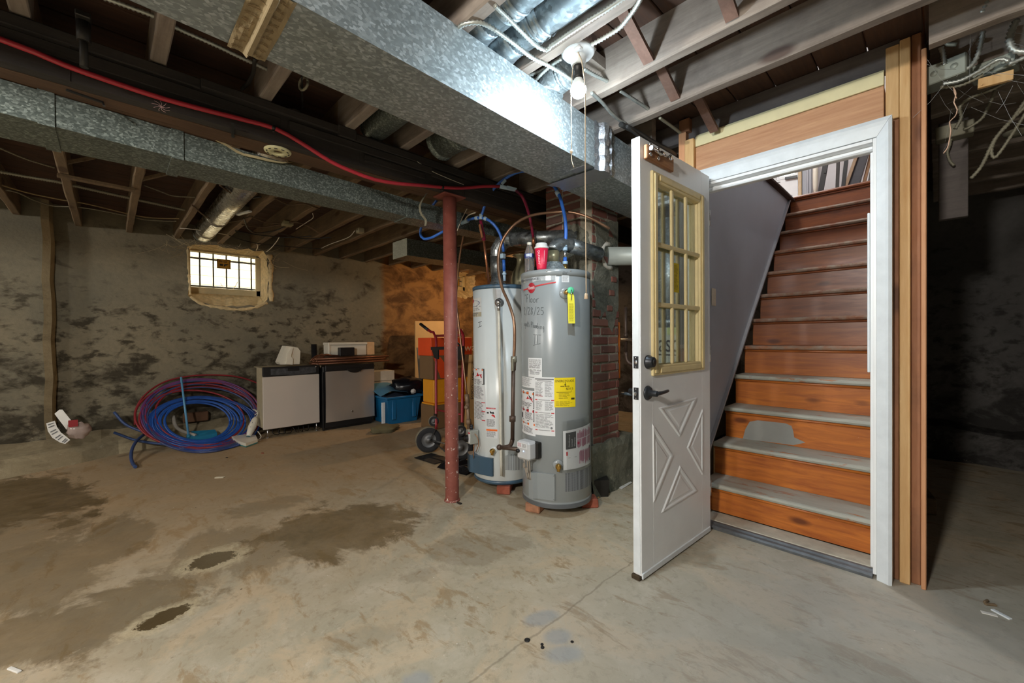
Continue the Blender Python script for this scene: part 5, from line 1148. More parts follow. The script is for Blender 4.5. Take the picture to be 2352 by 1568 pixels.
# ---- bricks under the tanks
M_BRICK = plain('fired_brick', S(152, 82, 62), .85, 0, .28, 22, .6); M_BRICKT = plain('mortared_brick', S(168, 120, 92), .9, 0, .3, 18, .7)
def brick_under(px, py, ang, lab, L=.10, Wd=.05, H=.0288, mat=None):
    q = P(px, py, z=0); d = Vector((math.cos(ang), math.sin(ang), 0)); b = MB(); b.obox((q.x, q.y, H), d, (-d.y, d.x, 0), (0, 0, 1), L, Wd, H, 0, .006)
    for i in range(len(b.v)): b.v[i] = b.v[i] + Vector((random.uniform(-.003, .003), random.uniform(-.003, .003), 0))
    return one('brick', b, mat or M_BRICK, lab, 'brick')
brick_under(1236, 1164, -1.25, 'mortar-stained brick under the front of the grey water heater', mat=M_BRICKT)
brick_under(1352, 1160, .85, 'short brick under the chimney side of the grey water heater', .055)
brick_under(1160, 1126, -.9, 'red brick under the white water heater', .085)
# ================================================================ THINGS ON THE GREY TANK
def ontop(px, dist): 
    d = ray(px, 600); d = Vector((d.x, d.y, 0)).normalized(); return Vector((d.x * dist, d.y * dist, z2t))
c_ = ontop(1244, 2.63); sc_ = 2.62 / 2.75
cup = thing('paper_cup', c_, 'red paper coffee cup with white lid on top of the grey water heater', 'cup')
b = MB(); b.lathe([(.030, .003), (.031, .012), (.043, .138)], 28, c_); obj('sleeve', b, plain('red_paper', S(214, 36, 70), .45, 0, .04), cup)
b = MB(); b.lathe([(.0295, 0), (.0305, .0115)], 28, c_); obj('cup_base', b, M_OFFWHITE, cup)
b = MB(); b.lathe([(.0435, .136), (.046, .140), (.0455, .147), (.039, .151), (.037, .166), (.032, .172), (.028, .168), (0, .168)], 28, c_); obj('lid', b, plain('white_lid', S(222, 220, 216), .35), cup)
thc = math.atan2(-c_.y, -c_.x)
def cupf(off): return lambda u, v: Vector((c_.x + (.0305 + (.043 - .0305) * v + off) * math.cos(thc + u), c_.y + (.0305 + .0125 * v + off) * math.sin(thc + u), c_.z + .012 + .126 * v))
b = MB(); cf = cupf(.0006); vs, fs = text2d("DUNKIN'"); mx_ = max(v[0] for v in vs); my = max(v[1] for v in vs)
b.add([cf(-.62 + .36 * (v[1] / my), .86 - .68 * v[0] / mx_) for v in vs], fs); rect(b, cf, .42, .3, .47, .86); rect(b, cf, .40, .22, .45, .26); obj('print', b, M_LABEL, cup)
c_ = ontop(1216, 2.72); bt = thing('water_bottle', c_, 'clear plastic water bottle on top of the grey water heater beside the red cup', 'bottle')
def water_glass():
    n = NT('clear_bottle'); n.b.inputs['Transmission Weight'].default_value = .92; n.b.inputs['IOR'].default_value = 1.25; n.bump(n.noise(n.coord(), 70, 4), .5, .004); return n.fin((.94, .95, .95, 1), .06)
b = MB(); b.lathe([(.026, 0), (.032, .006), (.031, .02), (.033, .03), (.030, .045), (.033, .06), (.030, .075), (.033, .09), (.032, .125), (.029, .14), (.018, .17), (.0125, .185)], 24, c_); obj('bottle_body', b, water_glass(), bt)
b = MB(); b.lathe([(.0135, .182), (.0145, .186), (.0145, .2), (0, .202)], 18, c_); obj('cap', b, M_OFFWHITE, bt)
b = MB(); b.lathe([(.0336, .098), (.0336, .124)], 24, c_, caps=False); wl = obj('wrap_label', b, plain('navy_label', S(36, 52, 120), .4), bt)
thb = math.atan2(-c_.y, -c_.x); bf = lambda u, v: Vector((c_.x + .0342 * math.cos(thb + u), c_.y + .0342 * math.sin(thb + u), c_.z + .098 + .026 * v)); b = MB(); rect(b, bf, -.75, .2, .1, .85, 0, 5); rect(b, bf, .15, .1, .5, .95, 0, 3); obj('print', b, plain('pale_label', S(190, 200, 214), .4), wl)
# ================================================================ FLUE PIPES
M_FLUE = galv('sooty_flue', S(128, 134, 136), S(176, 182, 184), 30, .75, .35, .4)
fl = thing('flue_pipe', (T1.c.x, T1.c.y, z1t), 'galvanised flue rising from the white water heater and crossing into the chimney', 'flue')
fb = P(1145, 640, y=2.20); zc = P(1240, 545, y=2.35).z; fx = fb.x
b = MB(); b.lathe([(.075, .008), (.072, .03), (.05, .06), (.05, .12)], 24, (fx, 2.19, z1t)); obj('draft_hood', b, M_FLUE, fl)
b = MB(); zt_ = P(1145, 590, y=2.2).z; b.cyl((fx, 2.19, z1t + .1), (fx, 2.19, zt_), .056, 24); obj('riser_pipe', b, M_FLUE, fl)
b = MB(); b.tube([(fx, 2.19, zt_), (fx + .004, 2.19, zt_ + .05), (fx + .035, 2.20, zc - .025), (fx + .08, 2.22, zc), (fx + .12, 2.235, zc)], .058, 20); 
for f in range(len(b.sm)): b.sm[f] = False
obj('elbow', b, M_FLUE, fl)
b = MB(); b.cyl((fx + .11, 2.232, zc), (-1.86, 2.50, zc - .01), .052, 24); obj('cross_pipe', b, M_FLUE, fl)
b = MB(); b.lathe([(.054, -.01), (.057, 0), (.054, .01)], 24, (fx + .3, 2.303, zc - .003), (1, .38, 0)); obj('crimp_ring', b, M_FLUE, fl)
f2_ = thing('flue_pipe', (hx, hy, z2t + .07), 'short flue elbow from the grey water heater into the chimney plaster', 'flue')
M_FLUEW = plain('tan_flue', S(150, 142, 112), .4, .5, .12, 16)
b = MB(); b.cyl((hx, hy, z2t + .074), (hx, hy, z2t + .15), .043, 22); obj('riser_pipe', b, M_FLUEW, f2_)
b = MB(); b.tube(spline([(hx, hy, z2t + .15), (hx + .005, hy + .02, z2t + .185), (hx + .03, hy + .07, z2t + .205), (hx + .05, hy + .13, z2t + .2)], .02), .046, 20); obj('elbow', b, M_FLUE, f2_)
b = MB(); b.cyl((hx + .045, hy + .12, z2t + .2), (hx + .09, 2.52, z2t + .17), .05, 22); obj('cross_pipe', b, M_FLUE, f2_)
# glass vase standing behind the bottle
c_ = P(1196, 600, y=2.42); zv = P(1196, 586, y=2.42).z
v_ = thing('glass_vase', (c_.x, 2.42, zv - .3), 'narrow-necked metal vent boot behind the water bottle', 'vent boot')
b = MB(); b.lathe([(.085, 0), (.084, .10), (.07, .155), (.045, .2), (.032, .25), (.034, .275), (.066, .295), (.068, .3)], 26, (c_.x, 2.42, zv - .3)); obj('boot', b, M_FLUEW, v_)
v_.name = 'vent_boot'
b = MB(); b.tube(spline([(c_.x, 2.42, zv - .3), (c_.x + .0, 2.42, zv - .4), (c_.x + .03, 2.44, zv - .55), (c_.x + .1, 2.5, zv - .6)], .05), .07, 18); obj('pipe', b, M_FLUE, v_)
# ================================================================ CHIMNEY
CHX, CHY0, CHY1, CHX0 = -1.72, 2.475, 2.815, -2.15
chim = thing('chimney', (-1.93, 2.64, 0), 'old brick chimney with crumbling mortar and plaster beside the grey water heater', 'chimney')
def mortar_mat():
    n = NT('crumbling_mortar'); co = n.coord(); z1_ = n.noise(co, 6, 6, .7); z2_ = n.noise(co, 40, 5, .7)
    c = n.mix(n.mapr(z1_, .35, .65), S(176, 168, 150), S(126, 120, 104)); n.bump(n.math('ADD', z1_, z2_), .8, .02); return n.fin(c, .95)
M_MORTAR = mortar_mat()
b = MB(); b.box(CHX0 + .001, CHX - .001, CHY0 + .001, CHY1 - .001, .33, 2.46); obj('mortar_core', b, M_MORTAR, chim)
def brick_mat():
    n = NT('chimney_brick'); rn = n.rnd(); co = n.coord(); z1_ = n.noise(co, 9, 5, .7)
    c = n.ramp(rn, [(0, S(112, 66, 56)), (.3, S(132, 82, 68)), (.6, S(98, 70, 62)), (.85, S(142, 90, 74)), (1, S(120, 104, 94))])
    c = n.mix(n.mapr(z1_, .5, .75, 0, .55), c, S(96, 84, 76)); c = n.mix(n.mapr(n.noise(n.coord(loc=(2, 2, 2)), 12, 5, .75), .6, .72, 0, .7), c, S(196, 188, 176)); n.bump(z1_, .5, .006); return n.fin(c, .9)
M_CB = brick_mat(); bms = {}
def chim_brick(x, y, z, L, axis):
    key = (round(L, 3), axis)
    if key not in bms:
        b = MB(); hx_, hy_ = (.05, L / 2) if axis == 'y' else (L / 2, .05)
        b.box(-hx_, hx_, -hy_, hy_, -.027, .027, 0, .005); me = None
        o = obj('brick', b, M_CB, None); bms[key] = o; o.parent = chim; off = wloc(chim)
        for v in o.data.vertices: pass
    else:
        o = bms[key].copy(); C.objects.link(o); o.parent = chim
    o.location = Vector((x, y, z)) - Vector(chim.location); o.rotation_euler = (random.uniform(-.02, .02), random.uniform(-.02, .02), random.uniform(-.012, .012)); return o
row = 0; z = .365
while z < 2.44:
    pr_ = random.uniform(-.002, .003)
    lens = (.19, .135) if row % 2 else (.095, .19, .04)
    y = CHY0 + .002
    for L in lens:
        chim_brick(CHX - .046 + pr_ + random.uniform(-.003, .004), y + L / 2, z + random.uniform(-.002, .002), L, 'y'); y += L + .009
    if z > 1.5:
        x = CHX - .10
        while x > CHX0 + .05:
            L = .16; chim_brick(x - L / 2, CHY0 + .046 + random.uniform(-.003, .003), z, L, 'x'); x -= L + .01
    row += 1; z += .0665
def blob(pts, n, d, name, par, mat, seed, amp=.014):
    """lumpy plaster patch over an outline on a plane with normal n"""
    r_ = random.Random(seed); pts = [Vector(p) for p in pts]; cen = sum(pts, Vector()) / len(pts); n = Vector(n).normalized(); b = MB(); rings = []
    fine = []
    for i in range(len(pts)):
        a, c = pts[i], pts[(i + 1) % len(pts)]
        for k in range(3): fine.append(a.lerp(c, k / 3) + Vector((r_.uniform(-.01, .01), r_.uniform(-.01, .01), r_.uniform(-.01, .01))) - n * 0)
    for s_, h in ((1.0, .0), (.94, .6), (.7, 1.0), (.4, 1.0)): rings.append([cen + (p - cen) * s_ + n * (d * h + (r_.uniform(-amp, amp) * .5 if 0 < h else 0)) for p in fine])
    m = len(fine)
    for A, B in zip(rings, rings[1:]):
        for i in range(m): b.quad(A[i], A[(i + 1) % m], B[(i + 1) % m], B[i])
    b.add([cen + n * d] + rings[-1], [(0, i + 1, (i + 1) % m + 1) for i in range(m)])
    return obj(name, b, mat, par)
def parge_mat():
    n = NT('grey_green_parging'); co = n.coord(); z1_ = n.noise(co, 8, 7, .75, .6); z2_ = n.noise(co, 34, 5, .7)
    c = n.mix(n.mapr(z1_, .38, .62), S(126, 124, 110), S(84, 84, 72)); c = n.mix(n.mapr(z2_, .58, .7, 0, .6), c, S(172, 164, 144)); n.bump(n.math('ADD', z1_, z2_), .8, .02); return n.fin(c, .95)
M_PARGE = parge_mat()
X_ = lambda *pp: [P(px, py, x=CHX + .004) for px, py in pp]; Y_ = lambda *pp: [P(px, py, y=CHY0 - .004) for px, py in pp]
def parge_face(outline, seed, name='plaster_patch', mat=None, d=.008):
    """thin uneven coat over the chimney side, outline in metres on that face (y, z)"""
    r_ = random.Random(seed); fine = []
    for i in range(len(outline)):
        (a0, a1), (c0, c1) = outline[i], outline[(i + 1) % len(outline)]
        k = max(1, int(math.hypot(c0 - a0, c1 - a1) / .025))
        for j in range(k): fine.append((a0 + (c0 - a0) * j / k + r_.uniform(-.006, .006), a1 + (c1 - a1) * j / k + r_.uniform(-.006, .006)))
    fine = [(min(max(y, CHY0 + .001), CHY1 - .001), z) for y, z in fine]
    b = MB(); n = len(fine); f0 = CHX + .0005
    b.add([(f0, y, z) for y, z in fine] + [(f0 + d, y * .985 + .015 * 2.645, z) for y, z in fine], [tuple(range(n, 2 * n))] + [(i, (i + 1) % n, n + (i + 1) % n, n + i) for i in range(n)])
    return obj(name, b, mat or M_PARGE, chim)
zz_ = lambda py: P(1395, py, x=CHX).z
parge_face([(CHY0 + .03, zz_(520)), (CHY1, zz_(500)), (CHY1, zz_(700)), (CHY1 - .05, zz_(735)), (CHY1 - .09, zz_(762)), (CHY1 - .15, zz_(748)), (CHY1 - .19, zz_(715)), (CHY0 + .09, zz_(735)), (CHY0 + .03, zz_(705)), (CHY0 + .0, zz_(650)), (CHY0 + .05, zz_(610))], 3)
for (yy, py) in ((CHY1 - .10, 672), (CHY1 - .13, 708), (CHY1 - .07, 640)):
    b = MB(); z_ = zz_(py); b.box(CHX, CHX + .016, yy - .035, yy + .035, z_ - .022, z_ + .022, 0, .006); obj('brick', b, M_CB, chim)
blob(Y_((1296, 520), (1312, 512), (1330, 514), (1346, 528), (1352, 545), (1354, 580), (1350, 620), (1330, 640), (1300, 640), (1288, 600), (1290, 550)), (0, -1, 0), .016, 'plaster_patch', chim, M_PARGE, 5, .01)
# base block of concrete
bx = -1.675; b = MB(); N = 9; r_ = random.Random(2)
gy = [2.372 + .64 * i / N for i in range(N + 1)]; gz_ = [.0, .1, .2, .3, .355]
fr = [[(bx + r_.uniform(-.008, .008) - (.02 if k == 4 else 0) + (.03 if k == 0 else 0), y, z_ + (r_.uniform(-.012, .012) if 0 < k else 0)) for k, z_ in enumerate(gz_)] for y in gy]
for i in range(N):
    for k in range(4): b.quad(fr[i][k], fr[i + 1][k], fr[i + 1][k + 1], fr[i][k + 1])
    b.quad(fr[i][4], fr[i + 1][4], (-2.2, gy[i + 1], .36), (-2.2, gy[i], .36))
b.quad(fr[0][4], (-2.2, gy[0], .36), (-2.2, gy[0], 0), fr[0][0]); b.add(fr[0], [(4, 3, 2, 1, 0)])
b.quad(fr[-1][0], (-2.2, gy[-1], 0), (-2.2, gy[-1], .36), fr[-1][4])
def moss():
    n = NT('mossy_concrete'); co = n.coord(); z1_ = n.noise(co, 5, 6, .7); z2_ = n.noise(co, 30, 6, .75)
    c = n.mix(n.mapr(z1_, .35, .65), S(132, 130, 112), S(92, 94, 80)); c = n.mix(n.mapr(z2_, .55, .7, 0, .6), c, S(170, 164, 148)); n.bump(n.math('ADD', z1_, z2_), .9, .02); return n.fin(c, .95)
obj('base_block', b, moss(), chim)
# big white vent pipe leaving the chimney toward the furnace
q = P(1396, 588, x=CHX); vp = thing('vent_pipe', q, 'fat pale vent pipe from the chimney toward the furnace behind the door', 'flue')
ve = P(1447, 588, y=3.0); dirv = Vector((.36, .36, -.005))
b = MB(); b.cyl(q + Vector((-.005, .0, 0)), q + dirv, .068, 26); obj('pipe', b, plain('pale_vent', S(176, 180, 172), .5, .2, .08, 8), vp)
b = MB(); b.tube([q + Vector((.006, .068 * 1.32 * math.cos(a), .068 * 1.32 * math.sin(a))) for a in [1.2 + i * .35 for i in range(12)]], .02, 8, 0, [.012 + .008 * ((i * 7) % 3) / 2 for i in range(12)]); obj('plaster_collar', b, plain('white_plaster', S(196, 190, 178), .9, 0, .1, 20, .5), vp)
# ================================================================ FURNACE BEHIND THE DOOR
M_FURN = plain('blue_grey_enamel_cabinet', S(96, 110, 120), .4, .2, .05, 10); M_FURNL = plain('pale_cabinet', S(150, 158, 162), .45, .2, .05, 8)
fu = thing('furnace', (-1.42, 3.35, .36), 'blue-grey furnace cabinet behind the chimney and the open door', 'furnace')
fx0, fx1, fy0, fy1 = -1.66, -1.12, 3.05, 3.7
zf = P(1433, 862, y=fy0).z
b = MB(); b.box(fx0, fx1, fy0 + .005, fy1, .38, zf, 0, .006); obj('cabinet', b, M_FURN, fu)
b = MB(); b.box(fx0, fx1, fy0 + .03, fy1, zf + .004, 1.95, 0, .006); obj('upper_cabinet', b, M_FURNL, fu)
b = MB(); b.box(fx0 - .02, fx1 + .02, fy0 - .02, fy1, .34, .378, 0, .004); b.box(fx0 - .02, fx1 + .02, fy0 - .03, fy0 - .02, .36, .375); obj('base_rail', b, M_STEEL, fu)
hp = P(1440, 903, y=fy0); b = MB(); b.cyl((hp.x - .03, fy0 - .03, hp.z), (hp.x + .06, fy0 - .03, hp.z), .013, 12); b.cyl((hp.x + .03, fy0 - .03, hp.z), (hp.x + .03, fy0 + .006, hp.z), .008, 8); obj('handle', b, M_FURN, fu)
b = MB(); b.box(fx0 - .01, fx0 + .36, fy0 - .012, fy0 + .004, .0 + .18, .34); obj('plinth', b, M_FURN, fu)
q = P(1435, 780, y=2.95); b = MB(); b.cyl((q.x - .1, 2.95, q.z), (q.x + .5, 2.95, q.z), .012, 10); one('pipe_rail', b, M_STEEL, 'bright horizontal pipe in front of the furnace', 'pipe')
q = P(1437, 720, y=2.98); b = MB(); b.tube([(q.x, 2.98, 1.0), (q.x, 2.98, P(1437, 705, y=2.98).z)], .013, 10); b.tube(spline([(q.x, 2.98, 1.0), (q.x + .01, 2.985, .93), (q.x + .06, 2.99, .9), (q.x + .2, 2.99, .9)], .02), .016, 10); b.lathe([(.019, 0), (.019, .03)], 12, (q.x, 2.98, 1.12)); one('gas_pipe', b, M_PIPEDARK, 'dark gas pipe rising in front of the furnace', 'pipe')
b = MB(); q = P(1417, 740, y=2.86); q2 = P(1417, 868, y=2.86); b.box(q.x - .02, q.x + .022, 2.845, 2.872, q2.z, q.z, 0, .004); one('orange_strip', b, plain('orange_plastic', S(236, 124, 24), .45, 0, .05), 'bright orange plastic strip standing behind the chimney', 'strip')
du = MB(); du.box(-1.6, -1.16, 3.1, 3.6, 1.955, 2.272); one('plenum', du, M_GALV, 'galvanised plenum above the furnace', 'plenum')
# carton and heater seen through the door glass
q = P(1530, 790, y=2.9)
ct = thing('carton', (-1.2, 2.86, .0), 'pale carton with dark lettering seen through the door glass', 'carton')
cz1 = P(1530, 752, y=2.75).z; b = MB(); b.box(-1.46, -1.09, 2.72, 3.02, .001, cz1, 0, .004); obj('box', b, plain('pale_cardboard', S(182, 184, 170), .8, 0, .04, 6), ct)
fnc = lambda u, v: Vector((-1.46 + .37 * u, 2.7188, cz1 * v)); b = MB(); vq = (P(1530, 796, y=2.72).z) / cz1; put_text(b, 'mason', fnc, .1, vq - .03, .86, vq + .04); rect(b, fnc, .3, vq - .05, .88, vq - .044); obj('print', b, plain('carton_ink', S(44, 46, 50), .6), ct)
b = MB(); b.box(-1.28, -1.22, 2.7165, 2.719, cz1 - .05, cz1 - .001); obj('packing_tape', b, plain('green_tape', S(180, 190, 130), .5), ct)
b = MB(); b.cyl((-1.33, 2.88, cz1 + .0), (-1.33, 2.88, 1.95), .10, 24); b.lathe([(.108, 0), (.112, .02), (.108, .04)], 24, (-1.33, 2.88, cz1 + .02)); one('round_tank', b, M_GALV, 'galvanised cylinder standing on the carton behind the door glass', 'cylinder')
cable([(-1.02, 2.7, 2.2), (-1.06, 2.72, 1.95), (-1.12, 2.74, 1.8), (-1.10, 2.74, 1.6), (-1.08, 2.73, 1.45)], 'armoured cable hanging behind the door glass', .01)
# ================================================================ WATER AND GAS LINES
M_PEXR = plain('red_water_line', S(180, 48, 62), .35, 0, .06, 20); M_PEXB = plain('blue_water_line', S(54, 110, 204), .35, 0, .06, 20)
M_CLEAR = plain('milky_fitting', S(176, 204, 226), .3, 0, .06, 20); M_MAROON = plain('maroon_line', S(128, 28, 58), .35, 0, .08, 20)
XR = -2.258
rp = [P(x, y, x=XR) for x, y in ((-40, 72), (0, 90), (80, 120), (150, 150), (260, 189), (370, 225), (470, 252), (560, 275), (632, 295), (690, 327), (760, 371), (810, 394), (860, 412), (910, 421), (960, 425), (1018, 430), (1060, 432))] + [P(1110, 428, x=-2.23), P(1150, 428, x=-2.18)]
red = thing('red_water_line', P(560, 275, x=XR), 'long red plastic water line running along the dark beam', 'water line')
obj('line', hose(rp, .0105, .05, 10), M_PEXR, red)
for k, (px, py) in enumerate(((628, 293), (1016, 430))):
    c_ = P(px, py, x=XR); b = MB(); b.lathe([(.0125, -.008), (.014, 0), (.0125, .008)], 12, c_, (0, 1, -.2)); b.cyl(c_ + Vector((0, 0, -.012)), c_ + Vector((0, 0, -.022)), .004, 8); obj('clip', b, M_BLACK, red)
b = MB(); c_ = P(1166, 430, x=-2.16); b.cyl(P(1148, 428, x=-2.18), P(1186, 436, x=-2.13), .014, 12); b.obox(P(1157, 418, x=-2.165), (.3, .6, .75), (1, 0, 0), (0, -.7, .7), .022, .004, .01, 0, .002); b.bar(P(1164, 430, x=-2.15), P(1186, 436, x=-2.11), .018, .02); obj('shutoff_valve', b, M_CLEAR, red)
tz = z2t
b = hose([P(1184, 436, x=-2.13), P(1200, 452, y=2.05), P(1213, 485, y=2.16), P(1221, 520, y=2.22), P(1225, 546, y=2.26)], .0105, .03, 10); obj('line', b, M_MAROON, red)
b = MB(); e0, e1 = P(1225, 544, y=2.26), P(1227, 612, y=2.27); b.cyl(e0, e0.lerp(e1, .25), .012, 10, 0); b.cyl(e0.lerp(e1, .2), e1, .008, 10); obj('copper_stub', b, M_COPPER, red)
blue = thing('blue_water_line', P(1105, 500, y=2.1), 'blue plastic water lines looping above the white water heater', 'water line')
j0 = P(1105, 500, y=2.0)
obj('line', hose([P(1215, 392, y=2.1), P(1190, 395, y=2.08), P(1160, 410, y=2.05), P(1133, 435, y=2.03), P(1115, 468, y=2.01), P(1105, 498, y=2.0)], .0105, .03, 10), M_PEXB, blue)
obj('line', hose([P(1040, 520, y=1.95), P(1060, 510, y=1.97), P(1080, 503, y=1.98), P(1105, 500, y=2.0), P(1125, 507, y=2.03), P(1142, 525, y=2.07), P(1152, 548, y=2.1), P(1157, 578, y=2.12)], .0105, .03, 10), M_PEXB, blue)
obj('line', hose([P(1006, 456, y=1.85), P(990, 478, y=1.84), P(972, 510, y=1.83), P(965, 535, y=1.83), P(973, 548, y=1.83), P(990, 546, y=1.84), P(1006, 538, y=1.85), P(1040, 520, y=1.95)], .0105, .03, 10), M_PEXB, blue)
b = MB(); b.cyl(P(1058, 513, y=1.97), P(1075, 506, y=1.975), .016, 10); b.cyl(P(1092, 501, y=1.99), P(1098, 500, y=1.995), .015, 10); b.cyl(P(1112, 501, y=2.01), P(1118, 503, y=2.02), .015, 10); b.cyl(P(1105, 504, y=2.0), P(1105, 492, y=2.0), .015, 10); b.obox(P(1155, 588, y=2.12), (1, 0, 0), (0, 1, 0), (0, 0, 1), .016, .016, .018, 0, .004); obj('fitting', b, M_CLEAR, blue)
b = MB(); b.tube(spline([P(1050, 530, y=1.93), P(1062, 500, y=1.94), P(1078, 470, y=1.96), P(1100, 433, y=1.98)], .02), .003, 6); b.tube(spline([P(1068, 504, y=1.93), P(1076, 494, y=1.93), P(1092, 488, y=1.93)], .02), .0045, 6); obj('tie_wire', b, M_WIREW, blue)
b = MB(); e0, e1 = P(1157, 596, y=2.12), P(1159, 645, y=2.14); b.cyl(e0, e0.lerp(e1, .55), .012, 10); obj('line', b, M_PEXB, blue); b = MB(); b.cyl(e0.lerp(e1, .5), e1, .011, 10); b.cyl(e0.lerp(e1, .62), e0.lerp(e1, .72), .016, 10); obj('dielectric_nipple', b, M_CLEAR, blue)
b = MB(); b.cyl(P(1104, 506, y=2.0), P(1110, 540, y=2.03), .012, 10); b.cyl(P(1109, 534, y=2.025), P(1112, 552, y=2.04), .015, 10); obj('maroon_stub', b, M_MAROON, blue)
b = MB(); b.cyl(P(1111, 548, y=2.035), P(1123, 652, y=2.12), .0095, 10); b.bar(P(1102, 515, y=1.985), P(1108, 545, y=2.01), .02, .008); obj('copper_stub', b, M_COPPER, blue)
bl2 = thing('blue_water_line', P(1297, 600, y=2.2), 'blue plastic water line dropping to the brass nipple of the grey water heater', 'water line')
obj('line', hose([P(1268, 420, y=2.18), P(1284, 447, y=2.18), P(1293, 478, y=2.18), P(1299, 510, y=2.18), P(1300, 540, y=2.18), P(1298, 563, y=2.18)], .0115, .03, 10), M_PEXB, bl2)
b = MB(); b.cyl(P(1279, 440, y=2.18), P(1283, 448, y=2.18), .0165, 12); b.cyl(P(1298, 560, y=2.18), P(1298, 567, y=2.18), .018, 12); b.cyl(P(1298, 568, y=2.18), P(1298, 576, y=2.18), .017, 12); b.cyl(P(1298, 600, y=2.18), P(1298, 607, y=2.18), .018, 12); obj('fitting', b, M_CLEAR, bl2)
b = MB(); b.cyl(P(1298, 575, y=2.18), P(1298, 592, y=2.18), .011, 12); obj('steel_nipple', b, M_STEEL, bl2)
b = MB(); b.cyl(P(1298, 591, y=2.18), P(1298, 602, y=2.18), .0125, 12); obj('line', b, M_PEXB, bl2)
b = MB(); q = P(1298, 606, y=2.18); b.cyl(q, (q.x, q.y, z2t), .0155, 12); obj('brass_nipple', b, M_BRASS, bl2)
# gas line with its copper connector
gl = thing('gas_line', P(1178, 900, y=1.92), 'copper gas line arching over to a grey iron drop pipe beside the white heater', 'gas line')
M_CONN = plain('copper_tube', S(150, 116, 92), .35, .7, .08, 20)
obj('copper_tube', hose([P(1180, 828, y=1.90), P(1182, 780, y=1.90), P(1180, 735, y=1.90), P(1168, 695, y=1.91), P(1153, 660, y=1.92), P(1145, 620, y=1.93), P(1146, 580, y=1.95), P(1158, 545, y=1.97), P(1185, 513, y=2.02), P(1220, 495, y=2.1), P(1265, 488, y=2.2), P(1310, 487, y=2.28), P(1355, 500, y=2.35), P(1400, 525, y=2.45)], .010, .03, 10), M_CONN, gl)
zA, zB = P(1179, 845, y=1.9), P(1177, 1012, y=1.9)
b = MB(); b.cyl(zA, zB, .0135, 12); b.cyl(P(1180, 826, y=1.9), P(1179, 850, y=1.9), .017, 8); b.cyl(P(1177, 955, y=1.9), P(1177, 968, y=1.9), .021, 8); obj('iron_drop', b, M_PIPEDARK, gl)
b = MB(); b.cyl(P(1180, 818, y=1.9), P(1180, 832, y=1.9), .02, 8); b.obox(P(1177, 838, y=1.88), (1, 0, 0), (0, 1, 0), (0, 0, 1), .008, .008, .04, 0, .003); obj('shutoff_valve', b, plain('grey_brass', S(150, 146, 130), .4, .6), gl)
b = MB(); pts = [P(1177, 1008, y=1.9), P(1174, 1020, y=1.9), P(1166, 1026, y=1.89), P(1150, 1027, y=1.87)]; b.tube(spline(pts, .015), .0145, 10); b.sphere(P(1147, 1027, y=1.865), .02, 10, 6); b.tube([P(1148, 1027, y=1.866), P(1198, 1032, y=1.88)], .0135, 10); obj('elbow_run', b, M_PIPEDARK, gl)
g2l = thing('gas_line', P(1072, 960, y=2.3), 'thin copper tube and grey iron pipe rising left of the white heater', 'gas line')
obj('copper_tube', hose([P(1072, 905, y=2.28), P(1066, 850, y=2.28), P(1059, 790, y=2.28), P(1052, 730, y=2.27), P(1048, 690, y=2.26), P(1051, 640, y=2.24), P(1056, 590, y=2.2), P(1064, 545, y=2.15), P(1072, 515, y=2.1)], .0085, .03, 8), M_CONN, g2l)
b = MB(); b.cyl(P(1072, 905, y=2.28), P(1074, 925, y=2.28), .02, 8); b.cyl(P(1074, 920, y=2.28), P(1077, 985, y=2.28), .015, 10); b.cyl(P(1076, 962, y=2.28), P(1077, 974, y=2.28), .023, 8); b.tube(spline([P(1077, 985, y=2.28), P(1078, 998, y=2.24), P(1082, 1003, y=2.16)], .02), .015, 10); b.sphere(P(1072, 935, y=2.27), .022, 8, 6); obj('iron_drop', b, plain('tan_iron', S(150, 128, 108), .5, .3, .15, 30), g2l)
# black crumpled liner and wood bits on the floor
b = MB(); r_ = random.Random(4); c_ = P(1075, 1090, z=0)
g_ = [[(c_.x + .02 - .34 * i / 8, c_.y + .22 - .26 * j / 4 - .05 * i / 8, (.01 if j in (0, 4) else .03 + r_.uniform(0, .035)) + .045 * i / 8 * (j / 4) * 0) for j in range(5)] for i in range(9)]
for i in range(8):
    for j in range(4): b.quad(g_[i][j], g_[i + 1][j], g_[i + 1][j + 1], g_[i][j + 1])
one('plastic_liner', b, plain('black_liner', S(24, 24, 26), .25, 0, .1), 'crumpled black plastic on the floor left of the white heater', 'plastic sheet')
q = P(1395, 1150, z=0)
b = MB(); q = P(1376, 1135, z=0); b.prism([(q.x - .0, q.y - .08, 0), (q.x + .07, q.y + .01, 0), (q.x - .0, q.y + .08, 0)], (.01, 0, .12)); one('metal_offcut', b, M_IRON, 'dark metal angle piece against the chimney base', 'offcut')
b = MB(); q0, q1 = P(1362, 1147, z=0), P(1374, 1143, z=0); b.bar((q0.x, q0.y, .006), (q1.x, q1.y, .006), .02, .01); one('wood_sliver', b, M_PINE, 'wood sliver by the chimney base block', 'sliver')
pp = [P(1408, 1115, z=0), P(1428, 1124, z=0), P(1452, 1110, z=0), P(1434, 1099, z=0)]; b = MB(); b.prism([(p_.x, p_.y, .002 + .006 * (k == 2)) for k, p_ in enumerate(pp)], (0, 0, .0015)); sh = one('paper_sheet', b, M_PAPER, 'stained white paper sheet on the floor by the door edge', 'paper')
b = MB(); cc = sum(pp, Vector()) / 4; b.add([(cc.x + .05 * math.cos(a) + .0, cc.y + .04 * math.sin(a), .0062) for a in [i * .63 for i in range(10)]], [tuple(range(10))]); obj('stain', b, plain('paper_stain', S(150, 146, 104), .8), sh)
